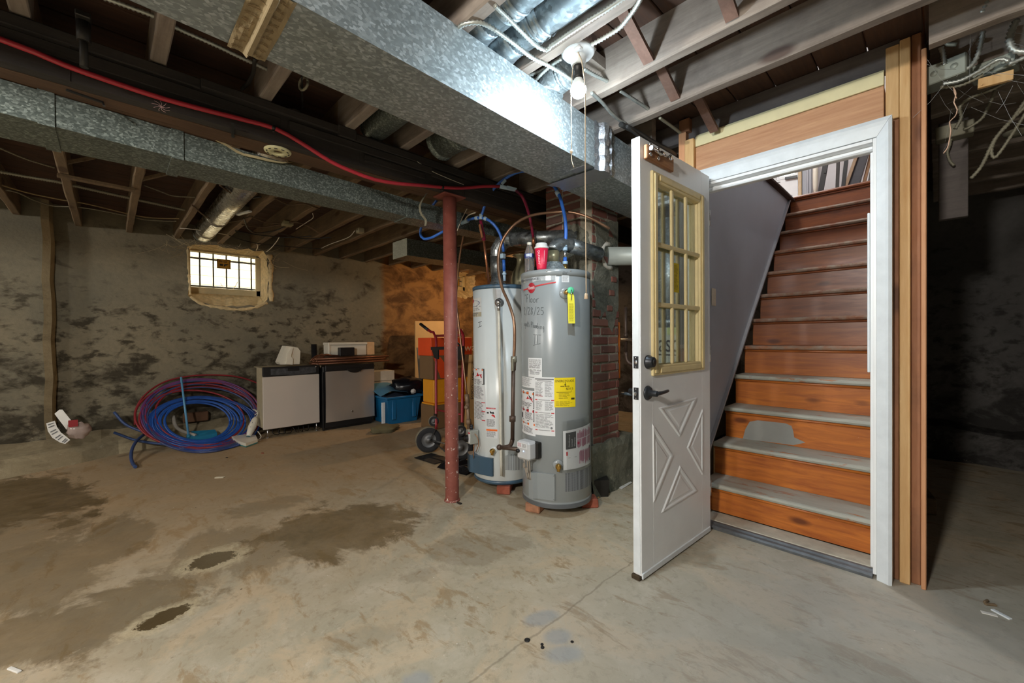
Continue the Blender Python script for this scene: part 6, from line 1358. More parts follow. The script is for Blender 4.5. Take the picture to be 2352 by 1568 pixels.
# ================================================================ OPEN DOOR LEAF
A0 = P(1474, 1326, z=.018); B0 = P(1632, 1213, z=.018)
du_ = Vector((A0.x - B0.x, A0.y - B0.y, 0)); LW = du_.length; du_.normalize()      # hinge to latch
dn_ = Vector((du_.y, -du_.x, 0))
if dn_.x < 0: dn_ = -dn_                                                          # face towards the stairs
LM = Matrix((du_, dn_, Vector((0, 0, 1)))).transposed().to_4x4(); LM.translation = Vector((B0.x, B0.y, 0))
def L3(u, n, z): return LM @ Vector((u, n, z))
def Lf(px, py, n=0.0):
    """door face coordinates (u from the hinge, z) seen at a pixel"""
    o = Vector((B0.x, B0.y, 0)) + dn_ * n; d = ray(px, py); t = (o - CAMP).dot(dn_) / d.dot(dn_); p = CAMP + d * t; q = p - o
    return q.dot(du_), p.z
ztop = (Lf(1466, 313)[1] + Lf(1628, 402)[1]) / 2
door = thing('door_2', (B0.x, B0.y, 0), 'white half-glazed door standing open with nine yellow-framed panes', 'door', None, 'structure')
def lobj(name, fn, mat, par=door, label=None):
    b = MB(); b.M = LM; fn(b); return obj(name, b, mat, par, label)
TH = .044
gu0, gz0 = Lf(1499, 858); gu1, gz1 = Lf(1612, 845)[0], Lf(1494, 393)[1]
gu0, gu1 = min(gu0, gu1), max(gu0, gu1)
zg0 = (Lf(1500, 858)[1] + Lf(1612, 843)[1]) / 2; zg1 = (Lf(1493, 395)[1] + Lf(1611, 455)[1]) / 2
zb = .022
def leaf(b):
    b.box(0, gu0, -TH, 0, zb, ztop, 0, .002); b.box(gu1, LW, -TH, 0, zb, ztop, 0, .002)
    b.box(gu0, gu1, -TH, 0, zg1, ztop); b.box(gu0, gu1, -TH, 0, zb, zg0)
lobj('leaf', leaf, M_WHITE)
lobj('latch_edge', lambda b: b.box(LW + .0005, LW + .003, -TH + .004, -.006, zb + .01, ztop - .005, 0, .001), M_WHITEWORN)
# crossed panel mouldings on the lower half
tri = (((1512, 936), (1600, 912), (1560, 1003)), ((1613, 938), (1613, 1092), (1577, 1028)), ((1498, 972), (1545, 1044), (1500, 1155)), ((1561, 1068), (1602, 1126), (1518, 1178)))
def ridge(b, pts, w=.022, h=.0055):
    c = Vector((sum(p[0] for p in pts) / 3, sum(p[1] for p in pts) / 3)); P0 = [Vector(p) for p in pts]
    rings = []
    for s_, hh in ((1.0, 0), (.93, h), (.84, h * .9), (.74, .0006), (.60, .0008), (.50, h * .6)):
        rings.append([(c.x + (p.x - c.x) * s_, hh, c.y + (p.y - c.y) * s_) for p in P0])
    for A, B in zip(rings, rings[1:]):
        for i in range(3): b.quad(A[i], A[(i + 1) % 3], B[(i + 1) % 3], B[i])
    b.add(rings[-1], [(0, 1, 2)])
for t_ in tri:
    q = [Lf(*p) for p in t_]; ar = (q[1][0] - q[0][0]) * (q[2][1] - q[0][1]) - (q[2][0] - q[0][0]) * (q[1][1] - q[0][1])
    if ar > 0: q = q[::-1]
    lobj('panel_moulding', lambda b: ridge(b, q), M_WHITE)
# glazing frame, muntins, panes
fw_ = .038
M_GLAZE = plain('yellowed_glazing_frame', S(224, 206, 156), .5, 0, .07, 14, .1)
def gframe(b):
    for (a0, a1, c0, c1) in ((gu0 - .012, gu0 + fw_, zg0 - .012, zg1 + .012), (gu1 - fw_, gu1 + .012, zg0 - .012, zg1 + .012), (gu0 + fw_, gu1 - fw_, zg0 - .012, zg0 + fw_), (gu0 + fw_, gu1 - fw_, zg1 - fw_, zg1 + .012)):
        b.box(a0, a1, -.004, .012, c0, c1, 0, .004); b.box(a0 + .012, a1 - .012, .012, .018, c0 + .012, c1 - .012, 0, .003)
    for (a0, a1, c0, c1) in ((gu0 - .012, gu0 + fw_, zg0 - .012, zg1 + .012), (gu1 - fw_, gu1 + .012, zg0 - .012, zg1 + .012), (gu0 + fw_, gu1 - fw_, zg0 - .012, zg0 + fw_), (gu0 + fw_, gu1 - fw_, zg1 - fw_, zg1 + .012)): b.box(a0, a1, -TH - .012, -TH + .002, c0, c1, 0, .004)
    for (a0, a1, c0, c1) in ((gu0, gu0 + fw_ - .004, zg0, zg1), (gu1 - fw_ + .004, gu1, zg0, zg1), (gu0, gu1, zg0, zg0 + fw_ - .004), (gu0, gu1, zg1 - fw_ + .004, zg1)): b.box(a0, a1, -TH + .001, -.005, c0, c1)
lobj('glazing_frame', gframe, M_GLAZE)
iu0, iu1, iz0, iz1 = gu0 + fw_, gu1 - fw_, zg0 + fw_, zg1 - fw_
for k in (1, 2):
    u = iu0 + (iu1 - iu0) * k / 3; z = iz0 + (iz1 - iz0) * k / 3
    lobj('muntin', lambda b: (b.box(u - .011, u + .011, -.006, .008, iz0, iz1, 0, .004), b.box(u - .011, u + .011, -TH - .006, -TH + .008, iz0, iz1, 0, .004)), M_GLAZE)
    lobj('muntin', lambda b: (b.box(iu0, iu1, -.005, .009, z - .011, z + .011, 0, .004), b.box(iu0, iu1, -TH - .006, -TH + .008, z - .011, z + .011, 0, .004)), M_GLAZE)
for i in range(3):
    for j in range(3):
        a0, a1 = iu0 + (iu1 - iu0) * i / 3, iu0 + (iu1 - iu0) * (i + 1) / 3; c0, c1 = iz0 + (iz1 - iz0) * j / 3, iz0 + (iz1 - iz0) * (j + 1) / 3
        lobj('pane', lambda b: b.box(a0 + .002, a1 - .002, -.024, -.020, c0 + .002, c1 - .002), M_GLASS)
ya = Lf(1543, 602, -.018); yb = Lf(1560, 672, -.018)
ylab = lobj('energy_sticker', lambda b: b.box(yb[0], ya[0], -.0195, -.0188, yb[1], ya[1]), M_YELLOWPAPER, door, 'yellow printed sticker on the middle pane')
yb_ = MB(); yf = lambda u, v: L3(ya[0] + (yb[0] - ya[0]) * u, -.0183, yb[1] + (ya[1] - yb[1]) * v)
lines(yb_, yf, .12, .08, .92, .92, 20, 0, .35, .3, 3); obj('print', yb_, plain('brown_print', S(150, 124, 10), .6), ylab)
# deadbolt, lever, plates
M_BRONZE = plain('dark_bronze', S(56, 58, 62), .38, .6, .1, 30)
def knobset(px, py):
    return Lf(px, py)
u, z = knobset(1488, 831)
db_ = lobj('deadbolt', lambda b: b.lathe([(.033, 0), (.033, .008), (.026, .016), (.024, .03), (.021, .032), (.0, .032)], 26, (u, 0, z), (0, 1, 0)), M_BRONZE)
lobj('keyhole', lambda b: (b.lathe([(.012, .0), (.012, .003), (0, .003)], 16, (u, .032, z), (0, 1, 0)), b.box(u - .0015, u + .0015, .035, .0355, z - .006, z + .006)), M_IRON, db_)
u, z = knobset(1487, 902)
lv = lobj('lever_handle', lambda b: b.lathe([(.034, 0), (.034, .004), (.028, .012), (.014, .014), (.0135, .05), (.011, .052), (0, .052)], 26, (u, 0, z), (0, 1, 0)), M_BRONZE)
lobj('lever', lambda b: (b.tube(spline([(u, .046, z), (u - .02, .05, z + .001), (u - .06, .05, z + .002), (u - .105, .046, z + .004)], .012), .008, 10, 0, [.010 - .0004 * i for i in range(len(spline([(u, .046, z), (u - .02, .05, z + .001), (u - .06, .05, z + .002), (u - .105, .046, z + .004)], .012)))]),), M_BRONZE, lv)
lobj('rear_knob', lambda b: (b.lathe([(.034, 0), (.030, .010), (.014, .014), (.0135, .05), (0, .052)], 20, (u, -TH, z), (0, -1, 0)), b.cyl((u, -TH - .046, z), (u - .09, -TH - .048, z), .008, 10)), M_BRONZE, lv)
for (zz, h, bolt) in ((Lf(1487, 831)[1], .028, 0), (Lf(1487, 902)[1], .028, 1)):
    pl = lobj('latch_plate', lambda b: b.box(LW + .003, LW + .0048, -TH / 2 - .0125, -TH / 2 + .0125, zz - h, zz + h, 0, .0006), M_BRONZE)
    if bolt: lobj('latch_bolt', lambda b: b.box(LW + .0048, LW + .016, -TH / 2 - .007, -TH / 2 + .007, zz - .009, zz + .009, 0, .004), M_STEEL, pl)
    else: lobj('bolt_face', lambda b: b.lathe([(.009, 0), (.009, .002), (0, .002)], 14, (LW + .0048, -TH / 2, zz), (1, 0, 0)), M_STEEL, pl)
    lobj('screw', lambda b: (b.sphere((LW + .005, -TH / 2, zz + h - .007), .0035, 8, 4), b.sphere((LW + .005, -TH / 2, zz - h + .007), .0035, 8, 4)), M_STEEL, pl)
# barrel bolt on its wood block
a = Lf(1477, 333); c = Lf(1539, 395); a2 = Lf(1478, 366)
u0_, u1_ = c[0], a[0]; zt_, zb_ = a[1], (a2[1])
blk = lobj('bolt_block', lambda b: b.box(u0_, u1_, 0.0005, .02, zb_, zt_, 0, .003), wood('varnished_block', S(164, 112, 66), S(138, 90, 54), 'Y', 1, .5), door, 'varnished wood block')
zm = (zb_ + zt_) / 2 + .012
bb_ = lobj('barrel_bolt', lambda b: b.lathe([(.011, 0), (.011, .012), (.009, .014), (.009, .08), (.012, .082), (.012, .1), (.0095, .102), (.0095, .11)], 16, (u1_ - .012, .033, zm), (-1, 0, 0)), M_CHROME, door)
lobj('bolt_rod', lambda b: (b.cyl((u1_ - .11, .033, zm), (u1_ - .17, .033, zm - .002), .006, 12), b.lathe([(.004, 0), (.004, .01), (.014, .012), (.014, .02), (0, .021)], 16, (u1_ - .168, .028, zm - .004), (0, 1, 0))), M_CHROME, bb_)
lobj('bolt_ears', lambda b: [b.lathe([(.010, 0), (.010, .006), (.005, .009), (0, .009)], 12, (u1_ - dxx, .02, zm + dz), (0, 1, 0)) for dxx in (.025, .095) for dz in (-.022, .022)], M_CHROME, bb_)
lobj('door_sweep', lambda b: (b.box(.01, LW - .002, -.002, .006, .008, .034, 0, .002), b.box(.02, LW - .01, -TH + .004, -.006, .004, .0215)), M_WHITEWORN)
lobj('sweep_brush', lambda b: b.box(LW - .03, LW + .012, -TH - .004, -.004, 0.001, .0215, 0, .003), plain('rotted_sweep', S(70, 58, 40), .9, 0, .3, 40, .8))
for zz in (.25, 1.02, 1.8): lobj('hinge', lambda b: b.cyl((-.008, -.004, zz - .045), (-.008, -.004, zz + .045), .006, 10), M_STEEL)
# ================================================================ STAIR HALL THINGS
sw = P(1638, 682, x=LX); s_ = thing('light_switch', (LX, sw.y, sw.z), 'white toggle light switch on the grey stair wall', 'switch')
b = MB(); b.box(LX + .0005, LX + .006, sw.y - .036, sw.y + .036, sw.z - .058, sw.z + .058, 0, .003); obj('plate', b, M_OFFWHITE, s_)
b = MB(); b.box(LX + .006, LX + .017, sw.y - .004, sw.y + .004, sw.z - .006, sw.z + .012, 0, .002); obj('toggle', b, M_OFFWHITE, s_)
dp = P(1808, 430, y=6.5); hd = thing('hall_panel', (dp.x, 6.5, 2.52), 'white panel with a dark closer bar under the bright hall window', 'panel')
hx0, hx1 = P(1783, 430, y=6.5).x, P(1833, 430, y=6.5).x; hz1 = P(1808, 411, y=6.5).z
b = MB(); b.box(hx0, hx1, 6.5, 6.54, 2.525, hz1, 0, .004); obj('panel', b, M_WHITE, hd)
b = MB(); b.bar(P(1803, 410, y=6.47), P(1831, 405, y=6.47), .02, .03); obj('closer_bar', b, M_BLACK, hd)
b = MB(); b.bar(P(1784, 419, y=6.495), P(1792, 418, y=6.495), .003, .008); obj('mark', b, M_IRON, hd)
hs = P(1838, 420, y=6.3)
b = MB(); b.box(P(1833, 420, y=6.3).x, P(1841, 420, y=6.3).x, 6.3, 6.34, 2.525, 4.2, 0, .004); one('door_trim', b, plain('tan_trim', S(206, 184, 150), .6), 'narrow tan board edge beside the hall panel', 'board')
b = MB(); x0_, x1_ = P(1842, 420, y=6.32).x, P(1864, 420, y=6.32).x; b.box(x0_, x1_, 6.32, 6.38, 2.525, 4.2, 0, .006); b.box(x0_ + .05, x0_ + .07, 6.305, 6.32, 2.525, 4.2, 0, .004); one('white_casing', b, M_GREYTRIM, 'grey-white fluted casing leaning at the back of the hall', 'casing')
q0, q1 = P(1873, 440, y=5.9), P(1870, 365, y=5.9); zz0 = 2.525
b = MB(); x_ = q0.x; zlo = P(1873, 441, y=5.9).z; ztp = 3.75
b.lathe([(.0, zlo - .035), (.016, zlo - .028), (.020, zlo - .01), (.012, zlo + .004), (.018, zlo + .012), (.022, zlo + .04), (.026, zlo + .1), (.026, ztp)], 16, (x_, 5.9, 0)); 
one('turned_spindle', b, M_OFFWHITE, 'cream turned spindle with a ball end hanging at the stair head', 'spindle')
for (a, c, w, mat, lab, nm) in (((1886, 434), (1900, 356), .05, M_BLACK, 'black leaning rail with clips, nearest the cream spindle', 'black_rail'), ((1923, 432), (1926, 350), .03, M_IRON, 'dark upright rail in the middle of the leaning boards', 'dark_rail'), ((1937, 428), (1946, 350), .035, M_BLACK, 'black upright rail beside the dark one', 'black_rail'),
        ((1942, 430), (1972, 345), .03, plain('tan_board', S(150, 126, 100), .6), 'tan board leaning left of the dark picture frame', 'tan_board'), ((1960, 420), (1985, 340), .11, plain('dark_frame', S(60, 60, 66), .5), 'wide dark leaning board with a hanging loop', 'dark_board'), ((1973, 420), (1996, 340), .03, M_WHITE, 'white leaning strip between dark boards', 'white_strip'), ((1985, 418), (2006, 335), .03, plain('brown_board', S(140, 106, 76), .6), 'brown board leaning at the jamb side', 'brown_board'), ((1998, 415), (2014, 335), .03, plain('grey_board', S(90, 86, 84), .6), 'grey board leaning closest to the jamb', 'grey_board')):
    yy = 5.6 + (a[0] - 1886) * .0012
    p0_, p1_ = P(*a, y=yy), P(*c, y=yy); d_ = (p1_ - p0_); e0 = p0_ - d_ * ((p0_.z - 2.53) / d_.z); e1 = p0_ + d_ * 1.8
    b = MB(); b.bar(e0, e1, w, .018, (0, 1, 0), 0, .002)
    if lab.startswith('black leaning'): b.bar(p0_ + d_ * .45 + Vector((.012, -.012, 0)), p0_ + d_ * .6 + Vector((.012, -.012, 0)), .02, .01, (0, 1, 0))
    one(nm, b, mat, lab, 'board')
# ================================================================ CELLAR WINDOWS
def cellar_window(name, h, lab, bars):
    y0, y1, z0, z1 = h[0] + .035, h[1] - .03, h[2] + .10, h[3] - .02
    t = thing(name, (XF, (y0 + y1) / 2, z0), lab, 'window', None, 'structure'); X = XF
    b = MB(); e = .05; eb = .075
    for (a0, a1, c0, c1) in ((y0 - .02, y0 + .012, z0, z1), (y1 - e, y1 + .02, z0, z1), (y0, y1, z0 - .02, z0 + eb), (y0, y1, z1 - .02, z1 + .02)): b.box(X - .05, X - .008, a0, a1, c0, c1, 0, .004)
    obj('window_frame', b, plain('dusty_window_frame', S(196, 180, 140), .7, 0, .1, 14), t)
    gy0, gy1, gz0_, gz1_ = y0 + .012, y1 - e, z0 + eb, z1 - .02
    b = MB(); b.box(X - .034, X - .03, gy0, gy1, gz0_, gz1_); obj('pane', b, M_DUSTYGLASS, t)
    g = thing('security_grille', (X - .07, (gy0 + gy1) / 2, gz0_), 'grey bars outside the ' + ('nearer' if name.endswith('1') else 'farther') + ' cellar window', 'grille') if False else None
    for k in range(bars):
        y = gy0 + (gy1 - gy0) * (k + .72) / bars
        b = MB(); b.box(X - .09, X - .076, y - .008, y + .008, gz0_ - .02, gz1_ + .05); obj('bar', b, plain_bar, t)
    for z in (gz0_ + .02, gz1_ - .075):
        b = MB(); b.box(X - .076, X - .066, gy0 - .03, gy1 + .03, z - .012, z + .010); obj('bar', b, plain_bar, t)
    return t, gy0, gy1, gz0_, gz1_, X
plain_bar = plain('grey_bar', S(128, 132, 136), .5, .3)
w1, gy0, gy1, gz0_, gz1_, X = cellar_window('window_1', holes[0], 'small cobwebbed cellar window with grey bars above the pipe coils', 5)
def wsticker(t, X, y0, y1, z0, z1):
    b = MB(); b.box(X - .0285, X - .0275, y0, y1, z0, z1); s_ = obj('alarm_sticker', b, plain('amber_sticker', S(196, 148, 40), .6, 0, .1), t, 'amber alarm sticker'); f = lambda u, v: Vector((X - .0268, y0 + (y1 - y0) * u, z0 + (z1 - z0) * v))
    b = MB()
    for q in ((.04, .05, .08, .95), (.92, .05, .96, .95), (.04, .05, .96, .09), (.04, .91, .96, .95)): rect(b, f, *q)
    lines(b, f, .14, .62, .86, .84, 2, 0, .5, .2, 2); b.add([f(.5, .22), f(.86, .5), f(.5, .54)], [(0, 1, 2)]); rect(b, f, .2, .28, .44, .5); obj('print', b, M_INK, s_)
sp0, sp1 = P(499, 593, x=X), P(531, 618, x=X); wsticker(w1, X, sp0.y, sp1.y, sp1.z, sp0.z)
w2, gy0, gy1, gz0_, gz1_, X = cellar_window('window_2', holes[1], 'smaller far cellar window beside the white water heater', 4)
sp0, sp1 = P(1042, 638, x=X), P(1057, 656, x=X); wsticker(w2, X, sp0.y, sp1.y, sp1.z, sp0.z)
# plaster lips round the nearer window
def lip(pts, wd, X0, seed):
    r_ = random.Random(seed); b = MB(); q = spline([(X0, *p) for p in pts], .03)
    b.tube(q, wd, 7, 0, [wd * r_.uniform(.45, 1.25) for _ in q]); return b
h = holes[0]
b = lip([(h[0] - .005, h[3] - .06), (h[0] + .0, h[2] + .3), (h[0] + .01, h[2] + .05)], .014, XW + .004, 1); obj('broken_plaster', b, M_PLASTER, wall_left)
b = lip([(h[1] + .012, h[3] - .03), (h[1] + .03, h[2] + .45), (h[1] + .02, h[2] + .22), (h[1] + .03, h[2] + .02)], .03, XW - .006, 2); obj('broken_plaster', b, M_PLASTER, wall_left)
b = lip([(h[0] + .01, h[2] + .03), (h[0] + .12, h[2] - .05), (h[0] + .3, h[2] - .085), (h[0] + .5, h[2] - .10), (h[0] + .68, h[2] - .06), (h[1] - .02, h[2] - .0)], .022, XW - .004, 3); obj('broken_plaster', b, M_PLASTER, wall_left)
# a house wall stands outside across the yard
b = MB(); b.box(-8.6, -8.5, -3, 9, -.5, 4.6)
nw = one('house_outside', b, M_SIDING, 'cream clapboard wall of the house outside the cellar windows', 'house'); nw['kind'] = 'structure'
for k in range(24):
    b = MB(); b.box(-8.5, -8.488, -3, 9, 1.0 + .15 * k, 1.0 + .15 * k + .14, 0, .004); obj('clapboard', b, M_SIDING, nw)
b = MB(); b.box(-8.5, -6.55, -3, 9, 1.5, 1.6); obj('ground', b, M_KERB, None, 'ground outside the cellar windows', 'ground', None, 'structure')
# cobwebs
r_ = random.Random(11); b = MB()
for k in range(70):
    y = r_.uniform(.45, 1.6); p0_ = Vector((XW + r_.uniform(.0, .25), y, r_.uniform(2.12, 2.28))); p1_ = p0_ + Vector((r_.uniform(-.02, .3), r_.uniform(-.3, .3), r_.uniform(-.16, .04)))
    m_ = (p0_ + p1_) / 2 + Vector((0, 0, -r_.uniform(.01, .06))); b.tube(spline([p0_, m_, p1_], .04), r_.choice((.0008, .0012, .002)), 3, 0, None, False)
one('cobweb', b, plain('cobweb_silk', S(190, 176, 140), .9), 'dusty cobweb strands hanging over the nearer cellar window', 'cobweb')['kind'] = 'stuff'
b = MB(); V = [P(x, y, x=XF + .05) for x, y in ((506, 649), (513, 660), (524, 664), (532, 666), (540, 658), (546, 647))]; b.tube(spline(V, .03), .003, 5); one('cobweb', b, plain('thick_silk', S(216, 206, 180), .9), 'thick V-shaped web strand under the nearer window pane', 'cobweb')
r_ = random.Random(21); b = MB()
for k in range(46):
    px, py = r_.uniform(2125, 2330), r_.uniform(10, 260); p0_ = P(px, py, y=r_.uniform(2.45, 2.9)); p1_ = p0_ + Vector((r_.uniform(-.12, .2), r_.uniform(-.1, .1), r_.uniform(-.22, .08))); b.tube([p0_, (p0_ + p1_) / 2 + Vector((0, 0, -.012)), p1_], r_.choice((.0004, .0007)), 3, 0, None, False)
one('cobweb', b, plain('fine_silk', S(170, 172, 172), .9), 'fine cobweb strands across the boxes of the dark room', 'cobweb')['kind'] = 'stuff'
# ================================================================ DISHWASHERS
M_STAIN = plain('brushed_stainless', S(206, 200, 194), .26, .65, .02, 2, 0, None, 0); M_STAINW = plain('pale_film_steel', S(216, 206, 196), .42, .25, .02, 2, 0, None, 0)
XD = -5.26; yl, yr = 1.225, 1.835
d1 = thing('dishwasher', (XD - .28, (yl + yr) / 2, 0), 'scratched pale steel dishwasher with black control strip beside the pipe coils', 'dishwasher')
b = MB(); b.box(XD - .56, XD - .045, yl + .10, yr - .0, .10, .79, 0, .01); obj('tub', b, plain('tub_insulation', S(120, 116, 106), .9, 0, .12, 8), d1)
b = MB(); b.box(XD - .04, XD - .02, yl, yr, .105, .70, 0, .004); obj('door_panel', b, M_STAINW, d1)
b = MB(); b.box(XD - .05, XD - .016, yl, yr, .705, .81, 0, .006); cp_ = obj('control_strip', b, M_BLACK, d1)
b = MB(); N = 14
for i in range(N):
    u0, u1 = i / N, (i + 1) / N; f = lambda u: .722 - .014 * math.sin(math.pi * u) ; y_ = lambda u: yl + .08 + (yr - yl - .12) * u
    b.quad((XD - .0155, y_(u0), f(u0)), (XD - .0155, y_(u1), f(u1)), (XD - .0155, y_(u1), .79), (XD - .0155, y_(u0), .79))
obj('button_panel', b, plain('smudged_black', S(66, 68, 72), .35, 0, .5, 30), cp_)
b = MB(); b.box(XD - .016, XD - .008, yl + .25, yl + .38, .755, .79, 0, .004); obj('handle_lip', b, M_BLACK, cp_); b = MB(); b.lathe([(.009, 0), (.009, .004), (0, .005)], 12, (XD - .0155, yr - .04, .79), (1, 0, 0)); obj('badge', b, M_STEEL, cp_)
for y in (yl + .05, yr - .03):
    b = MB(); b.cyl((XD - .05, y, 0.002), (XD - .05, y, .11), .008, 8); b.cyl((XD - .05, y, 0.001), (XD - .05, y, .012), .014, 8); obj('leg', b, M_STEEL, d1)
for y in (yl + .05, yr - .03):
    b = MB(); b.cyl((XD - .5, y, 0.002), (XD - .5, y, .11), .008, 8); obj('leg', b, M_STEEL, d1)
b = MB(); r_ = random.Random(8)
for k in range(7):
    y = yl + .12 + k * .065; b.tube(spline([(XD - .1, y, .1), (XD - .06, y + r_.uniform(-.03, .03), .03 + r_.random() * .02), (XD - .08, y + .05, .02), (XD - .12, y + .07, .06)], .015), .004, 6)
obj('hoses', b, M_IRON, d1)
b = MB(); b.tube(spline([(XD - .06, yr - .02, .805), (XD - .07, yr + .03, .79), (XD - .08, yr + .045, .72), (XD - .09, yr + .04, .64)], .02), .012, 8); b.box(XD - .3, XD - .05, yl + .002, yl + .013, .12, .8); b.box(XD - .5, XD - .05, yl + .02, yr - .02, .792, .80); obj('insulation_blanket', b, plain('cream_felt', S(170, 158, 130), .95, 0, .08, 20), d1)
bz = P(675, 838, x=XD - .12).z; b = MB(); f1 = lambda px, py: P(px, py, x=XD - .14); q = [f1(*p) for p in ((641, 832), (657, 794), (671, 796), (684, 798), (690, 806), (689, 828), (688, 836), (645, 837))]
b.prism(q, (-.16, 0, 0)); q2 = [f1(*p) + Vector((.004, 0, 0)) for p in ((655, 836), (660, 812), (668, 798), (672, 800), (667, 818), (672, 824), (671, 837))]; b.prism(q2, (.02, 0, 0)); ice = one('plastic_chute', b, M_OFFWHITE, 'angular white plastic part on top of the scratched dishwasher', 'plastic part')
dz_ = .8005 - min(v[2] for v in [(ice.matrix_world.translation + Vector(v.co)) for v in ice.data.vertices]) if False else 0
XE = -5.2; yl2, yr2 = 1.885, 2.515
d2 = thing('dishwasher', (XE - .28, (yl2 + yr2) / 2, 0), 'dented shiny stainless dishwasher with black kickplate beside the blue tote', 'dishwasher')
b = MB(); b.box(XE - .56, XE - .045, yl2 - .02, yr2 - .02, .02, .79, 0, .01); obj('tub', b, M_BLACK, d2)
b = MB(); N = 30; hfn = lambda u, v: .006 * math.sin(u * 9 + 1.2 * math.sin(v * 2.5)) * math.exp(-u * 1.6) + .004 * math.sin(u * 5 + v * 1.3)
pf = lambda i, j: (XE - .02 + hfn(i / N, j / N), yl2 + (yr2 - yl2) * i / N, .10 + .625 * j / N)
for i in range(N):
    for j in range(N): b.add([pf(i, j), pf(i + 1, j), pf(i + 1, j + 1), pf(i, j + 1)], [(0, 1, 2, 3)], 0, True)
b2 = MB(); idx = {}
b2.v = [Vector(pf(i, j)) for i in range(N + 1) for j in range(N + 1)]
for i in range(N):
    for j in range(N): k = i * (N + 1) + j; b2.f.append([k, k + N + 1, k + N + 2, k + 1]); b2.mi.append(0); b2.sm.append(True)
obj('door_panel', b2, M_STAIN, d2)
b = MB(); b.box(XE - .045, XE - .032, yl2, yr2, .10, .725); b.box(XE - .05, XE - .012, yl2, yr2, .728, .80, 0, .006); cp_ = obj('control_strip', b, M_BLACK, d2)
b = MB(); N = 10; yc_ = yl2 + .36
b.prism([(XE - .011, yc_ - .10, .75)] + [(XE - .011, yc_ - .10 + .2 * i / N, .735 - .04 * math.sin(math.pi * i / N) ** .6) for i in range(N + 1)] + [(XE - .011, yc_ + .10, .75)], (.014, 0, 0)); obj('pocket_handle', b, M_BLACK, cp_)
b = MB(); b.tube([(XE + .006, yc_ + .03 + .07 * math.cos(a), .735 - .04 * math.sin(a)) for a in [.1 + .15 * i for i in range(8)]], .003, 6); obj('handle_rim', b, M_CHROME, cp_)
b = MB(); b.lathe([(.013, 0), (.013, .003), (.010, .004), (0, .003)], 20, (XE - .019, yl2 + .33, .2), (1, 0, 0)); obj('badge', b, M_STEEL, d2)
b = MB(); b.box(XE - .09, XE - .06, yl2 + .0, yr2 - .03, .0, .095, 0, .004); b.box(XE - .08, XE - .045, yl2 - .025, yl2 - .0, .0, .72, 0, .004); obj('kickplate', b, M_BLACK, d2)
# copper stock stacked on the second dishwasher
r_ = random.Random(6); M_STOCK = plain('old_copper_stock', S(120, 80, 60), .4, .6, .2, 14)
rows = [(.0, 6), (.03, 6), (.06, 5)]; n_ = 0
for (dz, n) in rows:
    for k in range(n):
        x_ = XE - .08 - k * .045; y0_ = yl2 - .08 + r_.uniform(-.03, .03); y1_ = yr2 + r_.uniform(.06, .28) if k < 3 else yr2 + r_.uniform(-.05, .2)
        b = MB(); z_ = .815 + dz + .006; b.tube([(x_, y0_, z_), (x_ + .004, (y0_ + y1_) / 2, z_ + .001), (x_ + .01, y1_, z_ + .002)], .0125, 10); one('copper_pipe', b, M_STOCK, ('frontmost', 'second', 'third', 'fourth', 'fifth', 'rearmost')[k] + ' old copper pipe in the ' + {0: 'bottom', .03: 'middle', .06: 'top'}[dz] + ' layer on the shiny dishwasher', 'pipe', 'copper pipes on the shiny dishwasher'); n_ += 1
b = MB()
for k in range(8):
    y0_ = yl2 + .02 + r_.uniform(-.06, .06); z_ = .9 + r_.uniform(0, .01); b.tube(spline([(XE - .12, y0_ - .1, .86), (XE - .14, y0_ - .02, z_ + .02), (XE - .18, y0_ + .08, z_ + .01), (XE - .2, y0_ + .2, z_)], .03), .008, 6)
one('wire_bundle', b, M_STOCK, 'twisted bundle of old copper wire on the pipe stack', 'wire')
zs_ = .9
wbn = thing('plastic_bin', (XE - .3, yl2 + .28, zs_), 'white plastic bin turned on its side on the copper stack', 'bin')
a0, a1 = P(754, 790, x=XE - .25), P(842, 790, x=XE - .25); zt = P(790, 786, x=XE - .25).z
b = MB(); b.box(XE - .42, XE - .25, a0.y, a1.y, zs_ + .005, zt - .03, 0, .008); obj('body', b, M_OFFWHITE, wbn)
b = MB(); b.box(XE - .43, XE - .235, a0.y - .004, a1.y + .01, zt - .035, zt, 0, .008); b.box(XE - .26, XE - .235, a0.y, a0.y + .02, zs_ + .02, zt - .03, 0, .004); obj('rim', b, M_OFFWHITE, wbn)
e_ = P(859, 790, x=XE - .27); b = MB(); b.box(XE - .4, XE - .255, a1.y + .012, e_.y, zs_ + .005, P(850, 785, x=XE - .27).z, 0, .004); one('small_box', b, plain('peach_box', S(226, 186, 140), .7), 'small cream box beside the white plastic bin', 'box')
q0, q1 = P(781, 798, x=XE - .14), P(815, 812, x=XE - .14); b = MB(); b.box(XE - .22, XE - .14, q0.y, q1.y, zs_ + .003, q0.z, 0, .006); one('black_box', b, M_BLACK, 'small black box in front of the white plastic bin', 'box')
b = MB(); q = P(735, 805, x=XE - .4); b.cyl((XE - .58, q.y, .02), (XE - .50, q.y - .04, P(733, 790, x=XE - .5).z), .035, 12); one('black_tube', b, M_BLACK, 'black tube standing behind the two dishwashers', 'tube')
